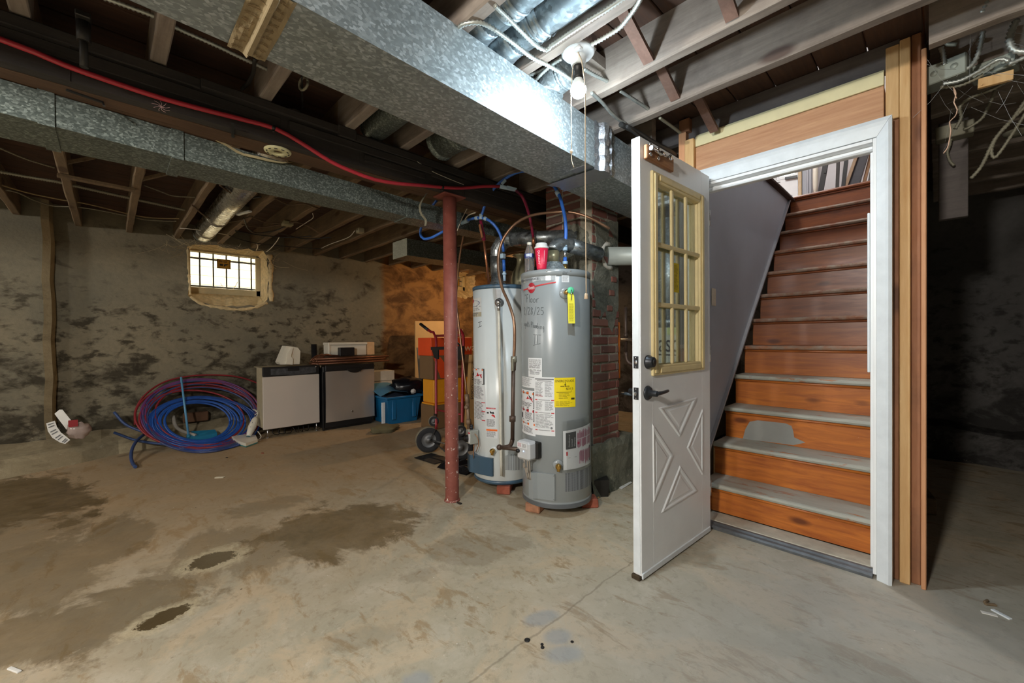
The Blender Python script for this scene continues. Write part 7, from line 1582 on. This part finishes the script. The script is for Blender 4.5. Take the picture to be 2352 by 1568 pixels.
# ================================================================ WHITE BOXES, TOTES, BAGS
q0, q1 = P(862, 853, x=-5.5), P(906, 853, x=-5.5)
for (z0, z1, lab) in ((.0, .52, 'lower white carton behind the blue tote'), (.524, q0.z, 'upper white carton behind the blue tote')):
    b = MB(); b.box(-5.75, -5.5, q0.y - .04, q1.y, z0 + .001, z1, 0, .004); one('white_carton', b, plain('white_card', S(206, 198, 184), .8), lab, 'carton')
M_TOTE = plain('blue_tote_plastic', S(16, 104, 156), .45, 0, .05, 8); M_TOTEG = plain('faded_blue_plastic', S(84, 140, 172), .5, 0, .08, 10)
def tote(x0, x1, y0, y1, h, lab):
    t = thing('storage_tote', ((x0 + x1) / 2, (y0 + y1) / 2, 0), lab, 'tote'); b = MB(); tp = .045
    bt_ = [(x0 + tp, y0 + tp, .002), (x1 - tp, y0 + tp, .002), (x1 - tp, y1 - tp, .002), (x0 + tp, y1 - tp, .002)]; up_ = [(x0, y0, h), (x1, y0, h), (x1, y1, h), (x0, y1, h)]
    ib = [(p[0] * .94 + (x0 + x1) / 2 * .06, p[1] * .94 + (y0 + y1) / 2 * .06, p[2] + .01) for p in bt_]; iu = [(p[0] * .95 + (x0 + x1) / 2 * .05, p[1] * .95 + (y0 + y1) / 2 * .05, h) for p in up_]
    b.add(bt_ + up_ + ib + iu, [(3, 2, 1, 0)] + [(i, (i + 1) % 4, 4 + (i + 1) % 4, 4 + i) for i in range(4)] + [(4 + i, 4 + (i + 1) % 4, 12 + (i + 1) % 4, 12 + i) for i in range(4)] + [(12 + i, 12 + (i + 1) % 4, 8 + (i + 1) % 4, 8 + i) for i in range(4)] + [(8, 9, 10, 11)]); obj('body', b, M_TOTE, t)
    b = MB()
    for (a0, a1, c0, c1) in ((x0 - .02, x0 + .006, y0 - .02, y1 + .02), (x1 - .006, x1 + .02, y0 - .02, y1 + .02), (x0 + .006, x1 - .006, y0 - .02, y0 + .006), (x0 + .006, x1 - .006, y1 - .006, y1 + .02)): b.box(a0, a1, c0, c1, h - .025, h + .004, 0, .005)
    obj('rim', b, M_TOTE, t)
    for yy in (y0 + .1, y1 - .1):
        b = MB(); b.box(x1 - .03, x1 - .004, yy - .03, yy + .03, .06, h - .03, 0, .01); obj('rib', b, M_TOTE, t)
    return t
ty0 = P(868, 930, x=-4.98).y; ty1 = P(970, 920, x=-4.94).y
t1_ = tote(-5.42, -4.95, 2.56, 3.06, .36, 'blue plastic storage tote with a warped lid beside the stainless dishwasher')
b = MB(); b.add([P(878, 934, y=2.555 + .02), P(887, 934, y=2.575), P(888, 946, y=2.585), P(879, 946, y=2.585)], [(0, 1, 2, 3)]); 
t2_ = tote(-5.35, -4.9, 3.16, 3.62, .38, 'second blue tote half hidden behind the red hand truck')
lid = MB(); N = 10; r_ = random.Random(5)
lp_ = lambda u, v: (-5.44 + .42 * v + .02 * math.sin(u * 7), 2.50 + .40 * u, .385 + .13 * v * (1 - u) * 0 + .085 * (1 - v) + .045 * math.sin(math.pi * u) + .008 * math.sin(9 * u + 5 * v))
lid.v = [Vector(lp_(i / N, j / N)) for i in range(N + 1) for j in range(N + 1)]
for i in range(N):
    for j in range(N): k = i * (N + 1) + j; lid.f.append([k, k + N + 1, k + N + 2, k + 1]); lid.mi.append(0); lid.sm.append(True)
one('tote_lid', lid, M_TOTEG, 'warped faded blue lid lying across the first tote', 'lid')
def lump(c, sx, sy, sz, name, mat, lab, cat, seed, amp=.18, seg=18, rings=11, floor_z=None):
    r_ = random.Random(seed); b = MB(); b.sphere((0, 0, 0), 1, seg, rings); 
    ph = [r_.uniform(0, 6.3) for _ in range(6)]
    for i, v in enumerate(b.v):
        k = 1 + amp * (math.sin(5 * v.x + ph[0]) * math.sin(4 * v.y + ph[1]) + .6 * math.sin(9 * v.z + ph[2] + 3 * v.x) + .5 * math.sin(11 * v.y + ph[3])) * .6
        p = Vector((c[0] + v.x * k * sx, c[1] + v.y * k * sy, c[2] + v.z * k * sz))
        if floor_z is not None and p.z < floor_z: p.z = floor_z
        b.v[i] = p
    return one(name, b, mat, lab, cat)
M_BAG = plain('black_bag_film', S(22, 23, 28), .22, 0, .1, 10, .3)
lump((-5.2, 3.0, .45), .2, .26, .14, 'black_bag', M_BAG, 'crumpled black bag on the rim between the two totes', 'bag', 3, .22)
lump((-5.1, 3.42, .50), .2, .22, .13, 'black_bag', M_BAG, 'shiny black bag heaped on the second tote', 'bag', 8, .25)
lump((-5.2, 2.75, .34), .16, .18, .05, 'dark_cloth', plain('navy_cloth', S(34, 44, 62), .9), 'dark blue cloth inside the first tote', 'cloth', 12, .2)
lump((-5.02, 2.98, .40), .03, .04, .03, 'crumpled_paper', M_PAPER, 'crumpled paper ball at the rim of the first tote', 'paper', 15, .25)
c_ = P(880, 990, z=0); lump((c_.x + .02, c_.y - .0, .035), .13, .17, .05, 'olive_rag', plain('olive_cloth', S(104, 98, 72), .95, 0, .15, 14, .4), 'olive canvas rag lying on the floor in front of the blue tote', 'rag', 21, .28, 20, 12, .002)
b = MB(); b.box(-5.0, -4.98, 2.5, 2.545, .001, .30, 0, .003); one('white_strip', b, M_WHITEWORN, 'narrow white strip standing between dishwasher and tote', 'strip')
# ================================================================ BOARDS AND BOXES AT THE ORANGE WALL
def lean(px0, px1, pyt, pyb, xt, xb, th, name, mat, lab, cat, shear=0):
    """board leaning on the left wall; pixel edges give its sides, xt and xb the distance of top and foot"""
    a, c = P(px0, pyt, x=xt), P(px1, pyt, x=xt); e, f = P(px0 + shear, pyb, x=xb), P(px1 + shear, pyb, x=xb); b = MB()
    b.prism([a, c, Vector((xb, f.y, .003)), Vector((xb, e.y, .003))], (-th, 0, 0)); return one(name, b, mat, lab, cat)
lean(954, 1046, 737, 960, -5.72, -5.5, .018, 'plywood_sheet', plain('pale_plywood', S(200, 166, 116), .7, 0, .06, 6), 'pale plywood sheet leaning on the orange-brown wall behind the hand truck', 'board')
lean(958, 972, 798, 950, -5.5, -5.3, .02, 'grey_board', plain('grey_panel', S(128, 118, 104), .7), 'grey board leaning in front of the plywood sheet', 'board', 12)
lean(966, 990, 800, 950, -5.35, -5.15, .03, 'dark_board', plain('dark_grey_panel', S(92, 88, 86), .6), 'darker grey board with holes leaning beside the red carton', 'board', 14)
b = MB(); a_, e_ = P(979, 786, x=-5.0), P(1004, 905, x=-4.85); b.bar(a_, (e_.x, e_.y, .3), .09, .12, (1, 0, 0), 0, .004); rc = one('red_carton', b, plain('red_carton_card', S(170, 50, 40), .6, 0, .08), 'long red carton leaning on the boards left of the hand truck', 'carton')
fm = (a_.lerp(Vector((e_.x, e_.y, .3)), .28)); bdir = nrm(Vector((e_.x, e_.y, .3)) - a_); sdir = Vector((0, 1, 0)); sdir = nrm(sdir - bdir * sdir.dot(bdir)); ndir = nrm(sdir.cross(bdir)); ndir = ndir if ndir.x > 0 else -ndir
b = MB(); fl_ = lambda u, v: fm + ndir * .0612 + sdir * (u * .08 - .04) + bdir * (-(v) * .12); rect(b, fl_, .3, .1, .75, .5); lines(b, fl_, .1, -.3, .9, .1, 3, 0, .5, .3, 2); obj('print', b, M_PAPER, rc)
b_ = P(1062, 795, y=3.0)
ob = thing('orange_carton', (-4.35, 3.25, .0), 'orange and brown power tool carton stacked behind the hand truck', 'carton')
X0c = -4.3; q0, q1 = P(990, 772, x=X0c), P(1084, 772, x=X0c); zt_, zm_, zl_ = P(1040, 775, x=X0c).z, P(1040, 815, x=X0c).z, P(1040, 868, x=X0c).z
M_ORG = plain('orange_card', S(238, 84, 34), .55, 0, .05, 8); M_CARD = plain('brown_card', S(124, 96, 64), .8, 0, .06, 8)
b = MB(); b.box(X0c - .3, X0c, q0.y, q1.y, zm_, zt_, 0, .004); obj('orange_lid', b, M_ORG, ob)
b = MB(); b.box(X0c - .3, X0c - .004, q0.y + .02, q1.y - .01, zl_, zm_ - .001, 0, .004); obj('box', b, M_CARD, ob)
b = MB(); fo = lambda px, py: P(px, py, x=X0c - .002); b.add([fo(995, 820), fo(1012, 820), fo(1045, 868), fo(1012, 868)], [(0, 1, 2, 3)]); obj('orange_flash', b, M_ORG, ob)
fz = lambda u, v: Vector((X0c + .002, P(1066, 806, x=X0c).y + .24 * u, P(1066, 806, x=X0c).z + .07 * v)); b = MB(); put_text(b, 'wa', fz, 0, 0, .8, .9); obj('print', b, plain('pale_orange_ink', S(250, 206, 160), .5), ob)
b = MB(); rect(b, lambda u, v: Vector((X0c - .001, P(1048, 845, x=X0c).y + .12 * u, P(1048, 845, x=X0c).z + .03 * v)), 0, 0, 1, 1); lines(b, lambda u, v: Vector((X0c - .001, P(1043, 828, x=X0c).y + .1 * u, P(1043, 828, x=X0c).z + .03 * v)), 0, 0, 1, 1, 1, 0, .5, 0, 3); obj('print', b, plain('tan_ink', S(200, 168, 122), .6), ob)
b = MB(); b.box(X0c - .26, X0c - .01, q0.y + .04, q1.y - .06, .32, zl_ - .004, 0, .01); b.box(X0c - .27, X0c, q0.y + .03, q1.y - .05, .30, .318); one('yellow_case', b, plain('amber_case', S(236, 160, 30), .5, 0, .05), 'amber plastic case under the orange carton behind the hand truck', 'case')
b = MB(); b.box(X0c - .28, X0c + .0, q0.y + .02, q1.y - .04, .002, .298, 0, .006); one('brown_carton', b, M_CARD, 'brown carton on the floor behind the hand truck', 'carton')
ma, mb_ = P(1084, 815, x=-4.0), P(1072, 975, x=-4.0)
mc = thing('mirror_carton', (-4.0, mb_.y, 0), 'narrow tan mirror carton leaning left of the white water heater', 'carton')
wd_ = P(1088, 900, x=-4.0).y - P(1072, 900, x=-4.0).y
b = MB(); b.prism([ma + Vector((0, .0, 0)), ma + Vector((0, wd_, 0)), Vector((-4.0, mb_.y + wd_, .004)), Vector((-4.0, mb_.y, .004))], (-.06, 0, 0)); obj('box', b, plain('tan_card', S(188, 150, 96), .75, 0, .05, 8), mc)
b = MB(); vs, fs = text2d('ESPEJO / MIRROR'); mx_ = max(v[0] for v in vs); my = max(v[1] for v in vs); up_ = (ma - Vector((-4.0, mb_.y, .004))); b.add([Vector((-3.998, mb_.y, .004)) + up_ * (.40 + .5 * v[0] / mx_) + Vector((0, wd_ * (.78 - .55 * v[1] / my), 0)) for v in vs], [f[::1] for f in fs]); obj('print', b, M_INK, mc)
# ================================================================ HAND TRUCK
M_TRED = plain('dark_red_frame', S(140, 32, 40), .35, .1, .08, 14); M_TYRE = plain('worn_rubber', S(38, 38, 40), .8, 0, .2, 30); M_TREADM = plain('dusty_tread', S(120, 112, 94), .95, 0, .25, 30, .5); M_HUB = plain('grey_hub', S(120, 120, 120), .5, .5, .15, 20)
W0, W1 = P(984, 1019, y=2.24), P(1056, 1031, y=2.28)
axd = nrm(W1 - W0); ht = thing('hand_truck', ((W0.x + W1.x) / 2, (W0.y + W1.y) / 2, 0), 'dark red tubular hand truck with two black pneumatic wheels behind the post', 'hand truck')
R_ = .128; W0.z = R_; W1.z = R_; axd = nrm(W1 - W0)
def wheel(c, tilt, par, R_, w, name='wheel'):
    ax_ = nrm(axd + Vector(tilt)); b = MB(); b.lathe([(R_ * .56, -w * .42), (R_ * .8, -w * .5), (R_ * .94, -w * .42), (R_, -w * .2), (R_, w * .2), (R_ * .94, w * .42), (R_ * .8, w * .5), (R_ * .56, w * .42)], 30, c, ax_, 0, True, False, [0, 0, 1, 1, 1, 0, 0]); o = obj(name, b, [M_TYRE, M_TREADM], par)
    b = MB(); b.lathe([(R_ * .57, -w * .4), (R_ * .45, -w * .25), (R_ * .2, -w * .3), (R_ * .18, -w * .55), (0, -w * .56)], 22, c, ax_, 0, True, False); b.lathe([(R_ * .57, w * .4), (R_ * .45, w * .25), (R_ * .2, w * .3), (R_ * .18, w * .55), (0, w * .56)], 22, c, ax_, 0, True, False); obj('hub', b, M_HUB, o)
wheel(W0, (0, -.55, 0), ht, R_, .075); wheel(W1, (0, -.45, 0), ht, R_, .075)
b = MB(); b.cyl(W0, W1, .009, 10); obj('axle', b, M_STEEL, ht)
YT = 2.33
def TP(px, py, y=YT): return P(px, py, y=y)
lean_ = lambda px, py: P(px, py, y=2.26 + .16 * (1010 - py) / 250)
Lb, Lt = lean_(1002, 985), lean_(1001, 775); Rb, Rt = lean_(1061, 1000), lean_(1064, 770)
b = MB(); b.tube(spline([Lb, Lb.lerp(Lt, .5), Lt, lean_(990, 762), lean_(982, 757)], .04), .0135, 12); obj('side_rail', b, M_TRED, ht)
b = MB(); b.tube(spline([Rb, Rb.lerp(Rt, .5), Rt, lean_(1054, 758), lean_(1049, 755)], .04), .0135, 12); obj('side_rail', b, M_TRED, ht)
b = MB(); b.cyl(lean_(984, 758), lean_(966, 744), .0165, 12); obj('grip', b, M_BLACK, ht); b = MB(); b.cyl(lean_(1052, 757), lean_(1040, 748), .0165, 12); obj('grip', b, M_BLACK, ht)
b = MB(); b.cyl(lean_(1001, 771), lean_(1063, 769), .012, 10); b.cyl(lean_(1002, 941), lean_(1061, 952), .009, 8); obj('cross_bar', b, M_TRED, ht)
b = MB(); b.bar(lean_(995, 800) + Vector((0, -.02, 0)), lean_(1068, 798) + Vector((0, -.02, 0)), .02, .03); b.prism([lean_(996, 797) + Vector((0, -.03, 0)), lean_(1012, 797) + Vector((0, -.03, 0)), lean_(1012, 824) + Vector((0, -.03, 0)), lean_(1003, 822) + Vector((0, -.03, 0))], (0, .012, 0)); b.prism([lean_(1042, 797) + Vector((0, -.03, 0)), lean_(1070, 800) + Vector((0, -.03, 0)), lean_(1070, 826) + Vector((0, -.03, 0)), lean_(1058, 826) + Vector((0, -.03, 0))], (0, .012, 0)); obj('brace_bracket', b, M_BLACK, ht)
b = MB(); b.tube(spline([lean_(1042, 786), lean_(1052, 788), lean_(1057, 796), lean_(1058, 812)], .02), .008, 8); obj('loop_handle', b, M_BLACK, ht)
for c_ in (lean_(1000, 966), lean_(1062, 988)):
    wheel(c_ + Vector((0, -.02, 0)), (0, -.5, 0), ht, .052, .032, 'caster'); b = MB(); b.bar(c_ + Vector((0, -.0, .07)), c_, .04, .012); obj('caster_fork', b, M_IRON, ht)
b = MB(); b.bar(lean_(1003, 980), W0 + axd * .05 + Vector((0, -.02, 0)), .02, .008); b.bar(lean_(1060, 995), W1 - axd * .05 + Vector((0, -.02, 0)), .02, .008); b.cyl(W0 + axd * .055, (W0 + W1) / 2 + Vector((.05, .02, -.1)), .007, 8); obj('axle_strut', b, M_IRON, ht)
b = MB(); m_ = (W0 + W1) / 2; b.obox((m_.x, m_.y - .12, .008), axd, (-axd.y, axd.x, 0), (0, 0, 1), .15, .1, .004, 0, .002); obj('toe_plate', b, M_IRON, ht)
# ================================================================ PIPE COILS
c0_ = P(470, 968, z=.1)
coil = thing('blue_pipe_coil', (-5.62, .69, 0), 'large coil of blue plastic water pipe lying against the left wall', 'pipe coil')
r_ = random.Random(3)
def loop_px(b, cx, cy, rx, ry, rad, a0=0.0, a1=2 * math.pi, tail=0.0):
    """one turn of pipe leaning from the floor back on the wall"""
    pts = []
    for i in range(49):
        a = a0 + (a1 - a0) * i / 48; px = cx + rx * math.cos(a); py = cy - ry * math.sin(a) + tail * (i / 48)
        t = max(0, min(1, (1034 - py) / 165)); q = P(px, py, x=-5.36 - .58 * t ** .8)
        if q.z < rad + .003: q = P(px, py, z=rad + .003)
        if q.x < -6.0: q = P(px, py, x=-6.0)
        pts.append(q)
    b.tube(pts, rad, 7)
def loops(nm, par, mat, spec, rad=.0105):
    b = MB()
    for q in spec: loop_px(b, *q[:4], rad, *q[4:])
    o = obj(nm, b, mat, par); o['kind'] = 'stuff'; return o
R5 = lambda a, c: r_.uniform(a, c)
loops('pipe_loops', coil, plain('blue_coil_pipe', S(38, 84, 164), .35), [(455 + R5(-4, 4), 968 + R5(-3, 3), 76 + 4.2 * k + R5(-3, 3), 43 + 1.6 * k + R5(-2, 2)) for k in range(9)])
loops('pipe_loops', coil, plain('deep_blue_pipe', S(34, 70, 140), .35), [(462 + R5(-6, 6), 970 + R5(-4, 4), 112 + 4 * k + R5(-3, 3), 54 + 2.2 * k + R5(-2, 2)) for k in range(5)])
loops('pipe_loops', coil, plain('slate_blue_pipe', S(62, 74, 116), .35), [(458 + R5(-6, 6), 958 + R5(-3, 3), 124 + 4 * k, 72 + 5 * k) for k in range(3)])
M_TAIL = plain('dull_blue_pipe', S(52, 74, 120), .4)
for pp in ([(262, 946, -5.72), (290, 975, -5.66), (340, 995, -5.6), (400, 1015, -5.5), (470, 1020, -5.46)], [(262, 993, -5.75), (310, 1010, -5.66), (360, 1018, -5.56), (430, 1024, -5.46)]):
    obj('loose_end', hose([P(x, y, x=xx) for x, y, xx in pp], .0125, .03, 9), M_TAIL, coil)
obj('loose_end', hose([P(330, 998, z=.16), P(314, 1012, z=.13), P(304, 1030, z=.09), P(301, 1048, z=.05), P(304, 1062, z=.02), P(311, 1072, z=.015)], .0135, .03, 9), M_TAIL, coil)
rcoil = thing('red_pipe_coil', (-5.65, .72, 0), 'loose coil of red plastic pipe wound through the blue coil', 'pipe coil')
M_REDD = plain('dark_red_pipe', S(134, 40, 46), .4, 0, .06)
loops('pipe_loops', rcoil, M_REDD, [(452, 955, 142, 74), (466, 958, 132, 70), (478, 950, 122, 72), (440, 962, 120, 66)])
loops('pipe_loops', rcoil, plain('purple_pipe', S(104, 60, 112), .4), [(462, 950, 128, 78), (455, 953, 132, 80), (462, 946, 134, 76)])
obj('loose_end', hose([P(310, 975, x=-5.8), P(312, 940, x=-5.84), P(335, 905, x=-5.9), P(380, 876, x=-5.98), P(440, 863, x=-6.0), P(500, 861, x=-6.0), P(550, 866, x=-6.0), P(592, 880, x=-5.98), P(625, 900, x=-5.95)], .0095, .03, 8), M_REDD, rcoil)
# broom and dustpan
M_SKY = plain('pale_blue_enamel', S(96, 156, 196), .4, 0, .06); dpn = thing('dustpan', P(435, 1005, z=0), 'pale blue upright dustpan with long stick handle inside the blue coil', 'dustpan')
h0, h1 = P(433, 1002, x=-5.6), P(416, 866, x=-5.8); b = MB(); b.cyl(h0, h1, .0105, 10); obj('handle', b, M_SKY, dpn)
b = MB(); b.tube([h0 + Vector((0, 0, .02)), h0 + Vector((0, 0, -.03))], .018, 8); q = P(458, 1003, x=-5.55); b.prism([(h0.x, h0.y - .02, .02), (h0.x + .06, h0.y + .0, .012), (h0.x + .02, h0.y + .25, .03), (h0.x - .1, h0.y + .25, .05), (h0.x - .1, h0.y, .07)], (0, 0, .06)); obj('pan', b, plain('teal_plastic', S(40, 132, 170), .45), dpn)
b = MB(); b.tube(spline([P(398, 955, x=-5.85), P(402, 975, x=-5.8), P(415, 988, x=-5.72), P(450, 1000, x=-5.6)], .03), .018, 8, 0, None); one('bottle_wrap', b, plain('clear_wrap', S(176, 170, 160), .15), 'clear plastic wrapper lying inside the coils', 'wrapper')
b = MB(); q0, q1 = P(420, 945, x=-6.0), P(478, 962, x=-6.0); b.box(-6.04, -5.96, q0.y, q1.y, q1.z - .01, q0.z - .02, 0, .008); one('loose_brick', b, plain('dull_brick', S(96, 68, 48), .9, 0, .2), 'dull brown brick on the kerb seen through the blue coil', 'brick'); bpy.data.objects['loose_brick'].name = 'brick'
# steam mop
sm = thing('floor_cleaner', P(575, 1012, z=0), 'white and teal floor steamer leaning on the scratched dishwasher', 'floor cleaner')
hd_ = [P(*p, z=.012) for p in ((530, 1007), (560, 1003), (587, 1005), (592, 1015), (565, 1025), (548, 1020))]
b = MB(); b.prism([(p.x, p.y, .014) for p in hd_], (0, 0, .03)); obj('head', b, M_OFFWHITE, sm); b = MB(); b.prism([(p.x, p.y, .002) for p in hd_], (0, 0, .012)); obj('pad', b, plain('teal_pad', S(60, 130, 126), .9), sm)
e0, e1 = P(570, 1003, x=-5.32), P(588, 958, x=-5.45); b = MB(); b.tube([e0, e0.lerp(e1, .2), e0.lerp(e1, .5), e0.lerp(e1, .85), e1], .03, 12, 0, [.018, .032, .042, .034, .018]); obj('body', b, M_OFFWHITE, sm)
b = MB(); b.tube([e0, e0.lerp(e1, .12)], .02, 10); obj('neck', b, plain('teal_trim', S(40, 110, 130), .4), sm)
b = MB(); n_ = nrm(CAMP - e0); b.obox(e0.lerp(e1, .6) + n_ * .036, nrm(e1 - e0), nrm(e1 - e0).cross(n_), n_, .035, .018, .004, 0, .003); obj('display', b, M_GREYINK, sm)
b = MB(); b.tube(spline([e1, e1 + Vector((0, .02, .05)), e1 + Vector((-.02, -.02, .09)), e1 + Vector((-.02, .03, .06)), e1 + Vector((0, -.01, .03))], .02), .006, 6); b.tube(spline([P(592, 990, x=-5.3), P(600, 1003, x=-5.28), P(590, 1012, z=.008), P(600, 1010, z=.008)], .02), .005, 6); obj('cord', b, M_PVC, sm)
# paper strips and bag
b = MB(); st_ = [((106, 972), (126, 966)), ((110, 990), (131, 980)), ((120, 1005), (140, 993)), ((138, 1016), (152, 1002)), ((150, 1019), (161, 1010))]
Lp = [[P(*p, x=-5.45 + .06 * k / 4) for p in s_] for k, s_ in enumerate(st_)]
for (a, c) in zip(Lp, Lp[1:]): b.quad(a[0], a[1], c[1], c[0])
for (a, c) in zip(Lp, Lp[1:]): b.quad(*[v - Vector((.003, 0, 0)) for v in (c[0], c[1], a[1], a[0])])
pc_ = one('paper_card', b, M_PAPER, 'curved white instruction card lying on the kerb at the wall foot', 'card')
b = MB()
for (a, c) in zip(Lp, Lp[1:]):
    for t_ in (.25, .6): p0_ = a[0].lerp(c[0], t_); p1_ = a[1].lerp(c[1], t_); b.bar(p0_.lerp(p1_, .15) + Vector((.004, 0, 0)), p0_.lerp(p1_, .8) + Vector((.004, 0, 0)), .002, .008)
obj('print', b, M_GREYINK, pc_)
for k in range(4):
    o = k * 5; b = MB(); q = [P(125 + o, 950 - o * .55, x=-5.62 + .015 * k), P(137 + o * .4, 940, x=-5.62 + .015 * k), P(176 + o * .3, 986, x=-5.5 + .01 * k), P(160 + o * .6, 996, x=-5.5 + .01 * k)]; b.add(q, [(0, 1, 2, 3)]); b.add([v - Vector((.004, 0, 0)) for v in q][::-1], [(0, 1, 2, 3)]); one('paper_strip', b, M_PAPER, ('lowest', 'second', 'third', 'topmost')[k] + ' white card strip fanned out of the plastic bag on the kerb', 'card', 'card strips in the plastic bag')
c_ = P(180, 985, x=-5.46); lump(c_ + Vector((0, 0, -.01)), .04, .075, .075, 'plastic_bag', plain('frosted_bag', S(176, 158, 150), .15), 'crumpled clear plastic bag holding card strips on the kerb', 'bag', 31, .25)
b = MB(); q = P(168, 972, x=-5.42); b.obox(q, (0, 1, 0), (1, 0, 0), (0, 0, 1), .03, .002, .03); one('red_tag', b, plain('red_card', S(150, 30, 36), .6), 'small red tag on the clear plastic bag', 'tag')
# ================================================================ FLOOR LITTER
M_CHIP = plain('pale_chip', S(206, 196, 172), .8)
def chip(px, py, l, w, h, ang, lab, mat=None, cat='chip', name='chip'):
    q = P(px, py, z=0); b = MB(); d = Vector((math.cos(ang), math.sin(ang), 0)); b.obox((q.x, q.y, h), d, (-d.y, d.x, 0), (0, 0, 1), l, w, h, 0, h * .5); return one(name, b, mat or M_CHIP, lab, cat)
chip(505, 1097, .035, .014, .004, .9, 'pale chip on the floor in front of the pipe coils')
chip(603, 1041, .014, .008, .004, .3, 'dark red chip on the floor before the dishwashers', M_BRICK); chip(521, 1051, .012, .006, .003, .3, 'small dark chip on the floor before the coils', M_IRON)
chip(2300, 1412, .03, .008, .003, -.7, 'flat pale splinter on the floor at the dark room', M_WHITEWORN, 'splinter', 'splinter'); chip(2272, 1410, .022, .009, .0015, .2, 'white paper scrap on the floor at the dark room', M_PAPER, 'scrap', 'paper_scrap'); chip(2275, 1390, .02, .006, .004, .6, 'brown wood splinter on the floor at the dark room', M_JOISTL, 'splinter', 'splinter'); chip(2265, 1384, .016, .005, .006, 1.2, 'tilted brown splinter by the dark room floor', M_JOISTL, 'splinter', 'splinter')
chip(1657, 1219, .012, .01, .008, .4, 'crumb of rubble at the hinge foot of the door', plain('rubble', S(160, 128, 104), .9), 'rubble', 'rubble_crumb')
for (px, py, s_, lab) in ((1211, 1470, .011, 'largest dark plug set in the floor'), (1246, 1487, .007, 'middle dark plug set in the floor'), (1245, 1480, .006, 'small dark plug beside the middle one'), (1314, 1474, .006, 'outlying dark plug in the floor')):
    q = P(px, py, z=0); b = MB(); b.lathe([(s_, 0), (s_, .002), (s_ * .5, .0025), (0, .002)], 14, (q.x, q.y, 0)); one('floor_plug', b, M_IRON, lab, 'plug')
chip(33, 1540, .03, .006, .003, .5, 'thin white sliver on the wet floor corner', M_PAPER, 'sliver', 'sliver')
